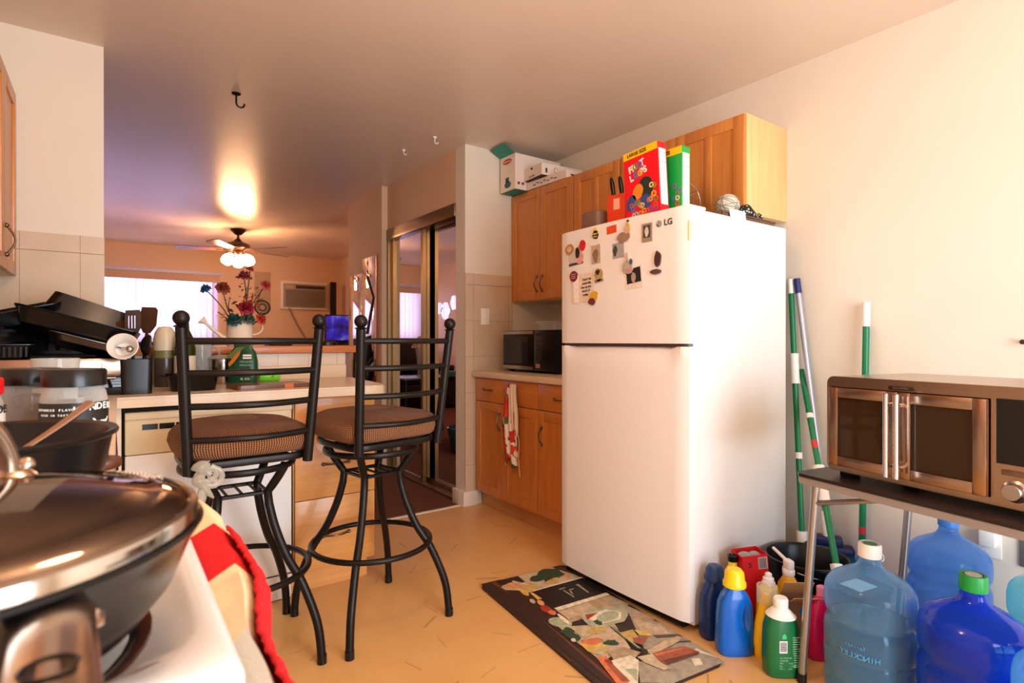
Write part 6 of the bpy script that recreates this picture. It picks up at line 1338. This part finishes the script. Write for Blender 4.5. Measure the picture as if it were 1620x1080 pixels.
mag('lips_magnet', 'red lips-shaped magnet at the upper right of the snapshot', 'magnet', 1.906, 1.557, [('lips', blob(0, 0, .020, .024, sd=14, j=.1), .006, cm('#C81E28'))])
mag('bear_magnet', 'round tan bear magnet at the upper left of the snapshot', 'magnet', 2.000, 1.550, [('disc', blob(0, 0, .030, .026, sd=16, j=.08), .005, cm('#B08458')), ('face', blob(0, .002, .016, .014, sd=17, j=.08), .001, cm('#D8B48A'), .005)])
mag('sketch_magnet', 'pale sketched landmark magnet between the snapshot and the monochrome print', 'magnet', 1.817, 1.506, [('card', rc(.056, .082, 0, 0, .03), .003, cm('#C0A48E')), ('drawing', blob(0, -.005, .018, .030, sd=18, j=.3), .0005, cm('#8A7060'), .003)])
t = mag('monochrome_print', 'black and white print with writing under the animal figure magnet', 'photo', 1.683, 1.505, [('print', rc(.066, .066, 0, 0, .05), .0006, cm('#A9A6A0')), ('dark_shape', blob(-.018, .0, .012, .024, sd=20), .0004, cm('#3E4442'), .0006)])
for k in range(4): pass
mag('rabbit_magnet', 'white rabbit figure magnet holding the polaroid', 'magnet', 1.625, 1.440, [('body', blob(-.002, -.012, .026, .030, sd=22), .007, cm('#B8B0A4')), ('ears', [(-.014, .012), (.004, .012), (.0, .046), (-.010, .050)], .006, cm('#D8B0A0')), ('bow', blob(.014, -.026, .014, .010, sd=23), .004, cm('#D88E92'), .007), ('green_patch', blob(.020, .008, .008, .012, sd=24), .002, cm('#3F6B48'), .007)])
mag('polaroid', 'tilted polaroid photograph with a dark picture', 'photo', 1.598, 1.382, [('print', rc(.094, .092, 0, 0, .10), .0008, cm('#E9E1D6')), ('picture', rc(.078, .062, .001, .008, .10), .0003, cm('#241F22'), .0008), ('figure', blob(.002, .0, .012, .022, sd=26), .0003, cm('#B09A8C'), .0011)])
mag('figurine_magnet', 'dark brown standing figurine magnet, rightmost on the freezer door', 'magnet', 1.475, 1.430, [('figure', blob(.004, .014, .017, .030, sd=28), .008, cm('#4A3028')), ('base', blob(-.006, -.036, .026, .010, sd=29, j=.08), .008, cm('#5E4438'))])
mag('raspberry_magnet', 'dark red round magnet with pale writing at the left of the white card', 'magnet', 1.968, 1.420, [('disc', blob(0, 0, .028, .025, sd=31, j=.07), .006, cm('#7A2430'))] + [('writing', rc(.030, .003, 0, .010 - k * .009), .0004, cm('#D8A8A0'), .006) for k in range(3)])
t = mag('message_card', 'white card with four lines of black handwriting', 'card', 1.888, 1.362, [('card', rc(.175, .130, 0, 0, .03), .0008, cm('#E9D6C6')), ('white_strip', rc(.030, .124, -.062, -.006, .06), .0003, cm('#F6F0EA'), .0008)])
for k, s_ in enumerate(('Don\'t let', 'yesterday', 'use up too', 'much of', 'today')):
    text('lettering', s_, .0155, M_ink, t, (-.0022, -.010 + .002 * k, .038 - k * .0175), '-x', extrude=.0002, bold=.0003, tilt=.06)
mag('cat_magnet', 'tan and black animal magnet at the upper right of the white card', 'magnet', 1.797, 1.412, [('body', blob(0, 0, .024, .028, sd=33), .006, cm('#B89A5E')), ('dark_marks', blob(-.006, .012, .014, .012, sd=34, j=.3), .001, cm('#3A2E22'), .006), ('base', rc(.050, .010, 0, -.026, .1), .006, cm('#8A7A68'))])
mag('heart_magnet', 'yellow and purple fruit magnet at the bottom of the white card', 'magnet', 1.836, 1.310, [('leaf', blob(.006, .008, .026, .022, sd=36), .005, cm('#D8A838')), ('fruit', blob(-.006, -.014, .020, .016, sd=37), .007, cm('#6A3038'))])

# ================================================================ floor corner: cleaning bottles, tub, mops
def label_patch(t, y, w, z0, z1, x0, m, name='label'):
    bm = new(); box(bm, x0 - w / 2, x0 + w / 2, y - .0008, y, z0, z1); return obj(name, bm, m, t)
def detergent(name, label, loc, rz, w, d, h, m, capm, grip=1, sh=1.0):
    t = thing(name, label, 'bottle', loc, rz)
    hb = h * .80; bm = new()
    S_ = [(0, .90, .9), (.012, 1, 1), (hb * .12, 1.03, 1.03), (hb * .3, 1.0, 1), (hb * .55, .96, .98), (hb * .72, .90, .94), (hb * .84, .74, .84), (hb * .93, .52, .66), (hb, .40, .52)]
    secs = []
    for i in range(len(S_) - 1):
        for k in range(4):
            u = k / 4; a, b_ = S_[i], S_[i + 1]; secs.append((a[0] + (b_[0] - a[0]) * u, w / 2 * (a[1] + (b_[1] - a[1]) * u), d / 2 * (a[2] + (b_[2] - a[2]) * u), 0, 0, 3.2))
    secs.append((hb, w / 2 * .42, d / 2 * .52, 0, 0, 2.2))
    loft(bm, secs, 56)
    for v in bm.verts:                       # pressed-in grip on the right side, leaving a handle ridge at the edge
        gx = (v.co.x - grip * w * .22) / (w * .13); gz = (v.co.z - hb * .56) / (hb * .24); q = gx * gx + gz * gz
        if q < 1.6: v.co.y *= 1 - .55 * math.exp(-q * 1.8)
    obj('bottle_body', bm, m, t, ang=60)
    bm = new(); r = min(w * .30, .034) * sh; lathe(bm, [(r * .95, hb - .008), (r * 1.12, hb - .004), (r * 1.12, hb + .010), (r, hb + .016), (r * .92, h - .016), (r * .66, h - .004), (0, h)], 36); obj('cap', bm, capm, t)
    return t
detergent('detergent_bottle', 'dark blue detergent bottle with dark blue cap against the fridge side', (1.866, 1.280, 0), g(-15), .118, .072, .272, mat('navy_plastic', '#0D2F6B', .3), mat('navy_cap', '#14386F', .4), 1)
detergent('detergent_bottle', 'bright blue detergent bottle with yellow cap', (1.828, 1.172, 0), g(-34), .130, .083, .303, mat('bright_blue_plastic', '#0A62C8', .25), M_yellow, 1, 1.05)
t = thing('dish_soap', 'slim curved yellow bottle with clear overcap in front of the tub', 'bottle', (1.888, 1.092, 0), g(-30))
bm = new(); loft(bm, [(0, .034, .022, .002, 0, 2.4), (.01, .037, .025, .001, 0, 2.4), (.06, .036, .026, -.004, 0, 2.3), (.12, .033, .025, -.001, 0, 2.2), (.17, .030, .024, .006, 0, 2.1), (.195, .026, .022, .008, 0, 2), (.21, .016, .016, .008, 0, 2), (.222, .010, .010, .008, 0, 2)], 32); obj('bottle_body', bm, mat('soap_yellow', '#F2C40F', .25), t, ang=60)
bm = new(); lathe(bm, [(.031, .190), (.034, .192), (.034, .250), (.032, .252), (.030, .250)], 32, c=(.008, 0, 0)); obj('overcap', bm, M_glass, t)
t = thing('cleaner_bottle', 'dark green bottle with white cap and barcode label, nearest the table leg', 'bottle', (1.838, 1.006, 0), g(-36))
bm = new(); loft(bm, [(0, .050, .034, 0, 0, 3), (.008, .056, .039, 0, 0, 3), (.05, .058, .041, 0, 0, 3), (.12, .057, .040, 0, 0, 3), (.16, .055, .038, 0, 0, 2.8), (.19, .047, .034, 0, 0, 2.5), (.205, .036, .030, 0, 0, 2.2)], 44); obj('bottle_body', bm, mat('cleaner_green', '#126B3C', .28), t, ang=60)
bm = new(); lathe(bm, [(.048, .196), (.036, .208), (.022, .222), (.018, .226)], 36); lathe(bm, [(.0, .255), (.020, .255), (.0235, .250), (.0235, .226), (.018, .222)], 36); obj('cap', bm, M_wp, t)
lb = label_patch(t, -.0405, .026, .088, .128, -.010, M_wp); 
bm = new()
for k in range(9): box(bm, -.0205, -.0205 + .021, -.0420, -.0413, .094 + k * .0034, .094 + k * .0034 + (.0012 if k % 2 else .0020))
obj('barcode', bm, M_ink, lb)
bm = new(); prism(bm, [(-.014, .134), (0, .134), (.0, .146), (-.007, .153), (-.014, .146)], 0, .0008, M=Matrix.Translation((0, -.0400, 0)) @ Matrix.Rotation(PI / 2, 4, 'X')); obj('house_mark', bm, mat('mark_mint', '#45C27E', .5), t)
for k, s_ in enumerate(('ALL PURPOSE', 'CLEANER', 'NET WT 48 OZ', 'KEEP OUT OF REACH', 'OF CHILDREN')): text('lettering', s_, .0065, mat('print_mint', '#9CCDB0', .5), t, (-.022, -.0412 + .0003 * k, .072 - k * .009), '-y', extrude=.0002, align='LEFT')
bm = new(); [box(bm, .022, .022 + (.022 if k % 3 else .016), -.0395, -.0388, .04 + k * .0075, .0425 + k * .0075) for k in range(14)]; obj('fine_print', bm, mat('print_mint', '#9CCDB0', .5), t)
t = thing('soap_bottle', 'hot pink bottle with barcode behind the table leg', 'bottle', (2.045, .975, 0), g(-33))
bm = new(); loft(bm, [(0, .045, .030, 0, 0, 2.8), (.008, .050, .034, 0, 0, 2.8), (.08, .052, .036, 0, 0, 2.8), (.14, .050, .034, 0, 0, 2.6), (.185, .040, .028, .003, 0, 2.3), (.21, .022, .018, .004, 0, 2), (.222, .014, .014, .004, 0, 2)], 40); obj('bottle_body', bm, mat('pink_plastic', '#D3105E', .28), t, ang=60)
bm = new(); lathe(bm, [(.016, .218), (.016, .248), (.010, .252), (0, .252)], 24, c=(.004, 0, 0)); obj('cap', bm, mat('pink_cap', '#E88AA8', .35), t)
lb = label_patch(t, -.0362, .034, .05, .150, .006, mat('pink_label', '#D45A8E', .5)); bm = new(); box(bm, -.006, .018, -.0372, -.0366, .058, .088); obj('barcode_field', bm, M_wp, lb)
bm = new(); [box(bm, -.003 + k * .0026, -.0016 + k * .0026, -.0378, -.0372, .060, .086) for k in range(7)]; obj('barcode', bm, mat('bar_navy', '#2A2A5A', .5), lb)
t = thing('spray_can', 'yellow can with black nozzle behind the bright blue bottle', 'can', (1.972, 1.272, 0))
bm = new(); lathe(bm, [(0, 0), (.026, 0), (.027, .004), (.027, .225), (.020, .24), (.016, .245), (.016, .268), (0, .268)], 32); obj('can_body', bm, M_yellow, t)
bm = new(); lathe(bm, [(.0185, .262), (.0195, .264), (.0195, .284), (.014, .286), (.012, .280), (0, .280)], 28); obj('nozzle', bm, M_black, t)
t = thing('bag_box', 'open red box of plastic bags leaning behind the yellow cap', 'box', (2.055, 1.228, .006), 0, rot=(0, g(-5), g(-30)))
bm = new()
w_, d_, h_ = .105, .085, .290
for a in ((-w_ / 2, w_ / 2, -d_ / 2, -d_ / 2 + .002), (-w_ / 2, w_ / 2, d_ / 2 - .002, d_ / 2), (-w_ / 2, -w_ / 2 + .002, -d_ / 2, d_ / 2), (w_ / 2 - .002, w_ / 2, -d_ / 2, d_ / 2)): box(bm, *a, 0, h_)
box(bm, -w_ / 2, w_ / 2, -d_ / 2, d_ / 2, 0, .002); obj('carton', bm, mat('box_red', '#C8141C', .45), t)
bm = new(); box(bm, .012, .048, -d_ / 2 - .0008, -d_ / 2, h_ - .055, h_ - .010); lb = obj('barcode_field', bm, mat('code_grey', '#C8B8B0', .5), t)
bm = new(); [box(bm, .015 + k * .0038, .0168 + k * .0038, -d_ / 2 - .0014, -d_ / 2 - .0008, h_ - .052, h_ - .013) for k in range(8)]; obj('barcode', bm, M_ink, lb)
text('lettering', '5', .028, M_ink, t, (-.022, -d_ / 2 - .001, h_ - .035), '-y')
bm = new(); ball(bm, (-.02, 0, h_ - .025), .036, 14, sc=(1, .9, .7)); ball(bm, (.022, .005, h_ - .03), .032, 14, sc=(1, 1, .8)); obj('folded_bags', bm, plastic_see('bag_grey', '#A8A8A8', .35, .3), t)
t = thing('dish_soap', 'yellow bottle with ribbed white squeeze cap behind the clear overcap', 'bottle', (2.000, 1.142, 0), g(-30))
bm = new(); loft(bm, [(0, .040, .028, 0, 0, 2.6), (.01, .044, .031, 0, 0, 2.6), (.13, .044, .031, 0, 0, 2.5), (.18, .038, .028, 0, 0, 2.3), (.205, .034, .026, 0, 0, 2.1), (.212, .020, .018, 0, 0, 2)], 36); obj('bottle_body', bm, mat('soap_yellow', '#F2C40F', .25), t, ang=60)
bm = new(); lathe(bm, [(.023, .208), (.024, .218), (.020, .224), (.019, .234), (.013, .238), (.012, .250), (.006, .254), (0, .256)], 28); obj('squeeze_cap', bm, M_wp, t)
t = thing('spray_bottle', 'amber spray bottle with white trigger head behind the squeeze-cap bottle', 'bottle', (2.118, 1.128, 0), g(60))
bm = new(); loft(bm, [(0, .045, .036, 0, 0, 2.6), (.01, .050, .040, 0, 0, 2.6), (.14, .050, .040, 0, 0, 2.4), (.185, .042, .034, 0, 0, 2.2), (.215, .022, .020, 0, 0, 2), (.225, .016, .016, 0, 0, 2)], 36); obj('bottle_body', bm, mat('amber_plastic', '#E2B03A', .25), t, ang=60)
bm = new(); lathe(bm, [(.020, .220), (.022, .226), (.022, .240), (.018, .245), (0, .246)], 24); box(bm, -.020, .020, -.014, .014, .244, .280, .008, 3); tube(bm, [(-.015, 0, .268), (.0, 0, .268), (.105, 0, .286)], [.008, .007, .006], 12); tube(bm, smooth_path([(.015, 0, .252), (.035, 0, .235), (.030, 0, .205)], 4), .005, 8); obj('trigger_head', bm, M_wp, t)
t = thing('snack_box', 'open brown cardboard box with blue oval print between the bottles', 'box', (2.045, 1.045, 0), g(-38))
bm = new(); w_, d_, h_ = .11, .075, .185
for a in ((-w_ / 2, w_ / 2, -d_ / 2, -d_ / 2 + .002), (-w_ / 2, w_ / 2, d_ / 2 - .002, d_ / 2), (-w_ / 2, -w_ / 2 + .002, -d_ / 2, d_ / 2), (w_ / 2 - .002, w_ / 2, -d_ / 2, d_ / 2)): box(bm, *a, 0, h_)
box(bm, -w_ / 2, w_ / 2, -d_ / 2, d_ / 2, 0, .002); obj('carton', bm, mat('card_brown', '#8A6A50', .7), t)
bm = new(); box(bm, -w_ / 2, w_ / 2, -.001, .001, 0, .055, M=Matrix.Translation((0, d_ / 2, h_)) @ Matrix.Rotation(.5, 4, 'X')); box(bm, -w_ / 2, w_ / 2, -.001, .001, 0, .045, M=Matrix.Translation((0, -d_ / 2, h_)) @ Matrix.Rotation(.9, 4, 'X')); obj('flap', bm, mat('card_tan', '#D8A868', .7), t)
bm = new(); prism(bm, ellipse(.005, .150, .028, .016, 24), 0, .001, M=Matrix.Translation((0, -d_ / 2, 0)) @ Matrix.Rotation(PI / 2, 4, 'X')); obj('blue_oval', bm, mat('oval_blue', '#1C7FD0', .4), t)
bm = new(); box(bm, .02, .052, -d_ / 2 - .001, -d_ / 2, .03, .10); obj('blue_print', bm, mat('print_blue', '#2F55B8', .5), t)
t = thing('round_tub', 'black round plastic tub in the corner beside the fridge', 'tub', (2.325, 1.165, 0))
bm = new(); lathe(bm, [(0, 0), (.115, 0), (.120, .005), (.148, .225), (.158, .228), (.158, .238), (.150, .238), (.143, .225), (.115, .012), (0, .010)], 48); obj('tub', bm, M_black, t)
bm = new(); tube(bm, [(.152 * math.cos(a), .152 * math.sin(a), .215 - .02 * math.sin((a - 3.4) / 2.1 * PI)) for a in [3.4 + 2.1 * i / 20 for i in range(21)]], .003, 8); obj('wire_handle', bm, M_steel, t)
t = thing('storage_bin', 'dark brown lidded bin behind the spray bottle and the pink bottle', 'bin', (2.235, .93, 0), g(-10))
bm = new(); loft(bm, [(0, .085, .065, 0, 0, 5), (.20, .10, .075, 0, 0, 5), (.205, .106, .08, 0, 0, 5), (.22, .106, .08, 0, 0, 5)], 36); obj('bin', bm, mat('bin_brown', '#2E2422', .4), t)
bm = new(); box(bm, -.05, .05, -.04, .04, .221, .222); obj('paper', bm, M_paper, t)

def pole(name, label, cat, a, b_, segs, r=.0125, m=M_green):
    """a: foot point, b_: top point; segs: (part, u0, u1, radius scale, material)"""
    a, b_ = Vector(a), Vector(b_); t = thing(name, label, cat, a); d = b_ - a
    bm = new(); tube(bm, [(0, 0, 0), tuple(d)], r, 14); obj('pole', bm, m, t)
    for nm, u0, u1, k, mm in segs:
        bm = new(); n = 6; tube(bm, [tuple(d * (u0 + (u1 - u0) * i / n)) for i in range(n + 1)], [r * k * (1.12 if i in (0, n) else 1.0) if nm == 'grip' else r * k for i in range(n + 1)], 14); obj(nm, bm, mm, t)
    return t
pole('mop_pole', 'green mop pole with white grips standing upright beside the fridge', 'mop', (2.548, 1.285, .012), (2.672, 1.415, 1.415), [('tip', .95, 1.0, 1.15, M_wp), ('grip', .645, .745, 1.6, M_wp), ('collar', .40, .42, 1.35, M_wp), ('sleeve', .0, .17, 1.9, M_wp)])
t = pole('push_broom', 'silver pole broom with navy tip and teal bristle head in the corner', 'broom', (2.600, 1.205, .24), (2.672, 1.385, 1.415), [('tip', .94, 1.0, 1.2, mat('navy_tip', '#232C6B', .4)), ('socket', -.03, .10, 1.7, M_wp)], .0125, mat('silver_pole', '#B8BACB', .35, .5))
bm = new(); box(bm, -.055, .055, -.03, .03, -.03, .012, .012, 3, M=Matrix.Rotation(g(-60), 4, 'Z')); box(bm, -.10, .10, -.033, .033, -.065, -.025, .015, 3, M=Matrix.Rotation(g(-60), 4, 'Z')); obj('broom_block', bm, mat('navy_block', '#1A2350', .4), t)
bm = new(); M = Matrix.Rotation(g(-60), 4, 'Z')
for i in range(22):
    for j in range(4):
        u = (i / 21 - .5) * 2; x = u * .095; y = (j / 3 - .5) * .05; tube(bm, [tuple(M @ Vector((x, y, -.06))), tuple(M @ Vector((x * 1.28, y * 1.5, -.232)))], .0035, 5)
o = obj('bristles', bm, mat('teal_bristle', '#0E6A8C', .6), t); o['kind'] = 'stuff'
t = pole('mop_pole', 'green mop pole slanting across behind the table corner', 'mop', (2.325, 1.045, .22), (2.672, 1.362, .98), [('collar', .72, .745, 1.35, M_wp), ('grip', .28, .47, 1.7, M_wp), ('red_sticker', .56, .60, 1.06, mat('sticker_red', '#C83A3A', .4)), ('foot_socket', -.03, .02, 1.8, M_wp)], .0125)
bm = new(); box(bm, -.03, .03, -.022, .022, -.218, -.015, .006); obj('mop_clamp', bm, M_black, t)
t = pole('broom_pole', 'green broom pole with white tip rising behind the toaster oven', 'broom', (2.635, 1.085, .06), (2.672, 1.080, 1.285), [('tip', .915, 1.0, 1.15, M_wp), ('red_sticker', .185, .21, 1.06, mat('sticker_red', '#C83A3A', .4)), ('grip', .33, .37, 2.0, M_wp)], .0135)
bm = new(); box(bm, -.012, .030, -.10, .10, -.055, .0, .006); obj('broom_head', bm, M_green, t)
bm = new(); box(bm, -.05, .0, -.005, .045, .455, .475, .004); obj('hook_arm', bm, M_wp, t)

# ================================================================ five-gallon water jugs under the table
def jug_mat(name, color, clear, water, dens=1.0):
    return plastic_see(name, color, clear, .06)
def jug(label, loc, rz, color, clear, capm, capc=None, water=None, grip=True, r=.127, h=.47, handle=False):
    t = thing('water_jug', label, 'jug', loc, rz); m = jug_mat('jug_' + color[1:] + str(int(clear * 100)), color, clear, water)
    pr = [(0, .012), (r * .80, .0), (r * .95, .004), (r, .02), (r, .07), (r * .965, .08), (r, .09), (r, .14), (r * .965, .15), (r, .16), (r, .225), (r * .93, .243), (r * .93, .257), (r, .275), (r * 1.0, .325), (r * .96, .350), (r * .82, .372), (r * .55, .392), (r * .32, .408), (.030, .425), (.0285, .445), (.0285, .462)]
    pp = []
    for i in range(len(pr) - 1):
        for k in range(3): u = k / 3; pp.append((pr[i][0] + (pr[i + 1][0] - pr[i][0]) * u, pr[i][1] + (pr[i + 1][1] - pr[i][1]) * u))
    pp.append(pr[-1])
    sm = [pp[0]] + [((pp[i - 1][0] + 2 * pp[i][0] + pp[i + 1][0]) / 4, (pp[i - 1][1] + 2 * pp[i][1] + pp[i + 1][1]) / 4) for i in range(1, len(pp) - 1)] + [pp[-1]]
    bm = new(); lathe(bm, sm, 64)
    if grip:
        for v in bm.verts:
            z = v.co.z; a = math.atan2(v.co.y, v.co.x); q = (a / .55) ** 2 + ((z - .20) / .085) ** 2
            if q < 1.5 and z > .05: k = 1 - .30 * math.exp(-q * 2.0); v.co.x *= k; v.co.y *= k
    obj('bottle', bm, m, t, ang=60)
    if water:
        lvl, wc = water; wr = [(max(0, q[0] - .005), q[1] + .004) for q in sm if q[1] < lvl]; bm = new(); lathe(bm, wr + [(wr[-1][0], lvl), (0, lvl)], 56); obj('water', bm, plastic_see('water_' + wc[1:], wc, .70, .02), t, ang=60)
    bm = new(); lathe(bm, [(.0295, .440), (.0325, .442), (.0325, .478), (.030, .484), (.024, .484), (.022, .480), (0, .480)], 36); c = obj('cap', bm, capm, t)
    if capc: bm = new(); lathe(bm, [(0, .4815), (.019, .4815), (.019, .4835), (0, .4835)], 28); obj('cap_disc', bm, capc, c)
    if handle:
        bm = new(); tube(bm, smooth_path([(.03, 0, .455), (.055, -.01, .440), (.095, -.03, .425), (.115, -.035, .405), (.10, -.03, .400), (.06, -.02, .42), (.032, -.005, .44)], 6), .0022, 8); obj('cap_loop', bm, M_wp, c)
    return t
j1 = jug('clear blue water jug with white cap and green disc, nearest the table leg', (1.942, .775, 0), g(20), '#8CCBFF', .86, M_wp, mat('disc_green', '#2F8F5A', .4), (.245, '#3F7F9C'), True, handle=True)
a0 = to_cam((1.942, .775), 0) - g(20)
w1 = None
n_ = 'Hinckley'
def jug_text(parent, s, size, r, z, a0, m):
    obs = []
    for i, ch in enumerate(s):
        off = -(i - (len(s) - 1) / 2); a = a0 + off * size * .62 / r
        M = Matrix.Rotation(a + PI / 2, 4, 'Z') @ Matrix.Translation((0, -r - .001, z)); obs.append(text('x', ch, size, m, parent, (0, 0, 0), '-y', extrude=.0003, mirror=True, M=M, bold=size * .02))
    bm = new()
    for o in obs: bm.from_mesh(o.data)
    me = bpy.data.meshes.new('lettering'); bm.to_mesh(me); bm.free(); me.materials.append(m)
    for o in obs: bpy.data.objects.remove(o)
    o = bpy.data.objects.new('lettering', me); COL.objects.link(o); o.parent = parent
M_jl = mat('jug_print_blue', '#4FA3D8', .4)
jug_text(j1, 'HINCKLEY', .022, .1275, .175, a0 - .22, M_jl); jug_text(j1, 'Springs', .013, .1275, .203, a0 - .30, M_jl)
jug('deep blue water jug with green cap and white disc in the middle of the row', (1.912, .507, 0), g(-60), '#1D55F5', .72, mat('cap_green', '#19A64C', .35), M_wp, (.33, '#1C3FB0'), False)
jug('tall pale blue empty water jug with light blue cap against the wall', (2.500, .736, 0), g(200), '#5FA2FF', .84, mat('cap_blue', '#3F8BE8', .35), None, None, True)
jug('aqua water jug partly cut by the right picture edge near the wall', (2.345, .408, 0), g(0), '#7FD6F0', .82, mat('cap_blue', '#3F8BE8', .35), None, (.20, '#5FA8B8'), True)
jug('clear aqua water jug at the bottom right corner of the picture', (1.807, .276, 0), g(0), '#70C4F5', .82, M_wp, None, (.25, '#4F9FC0'), False)
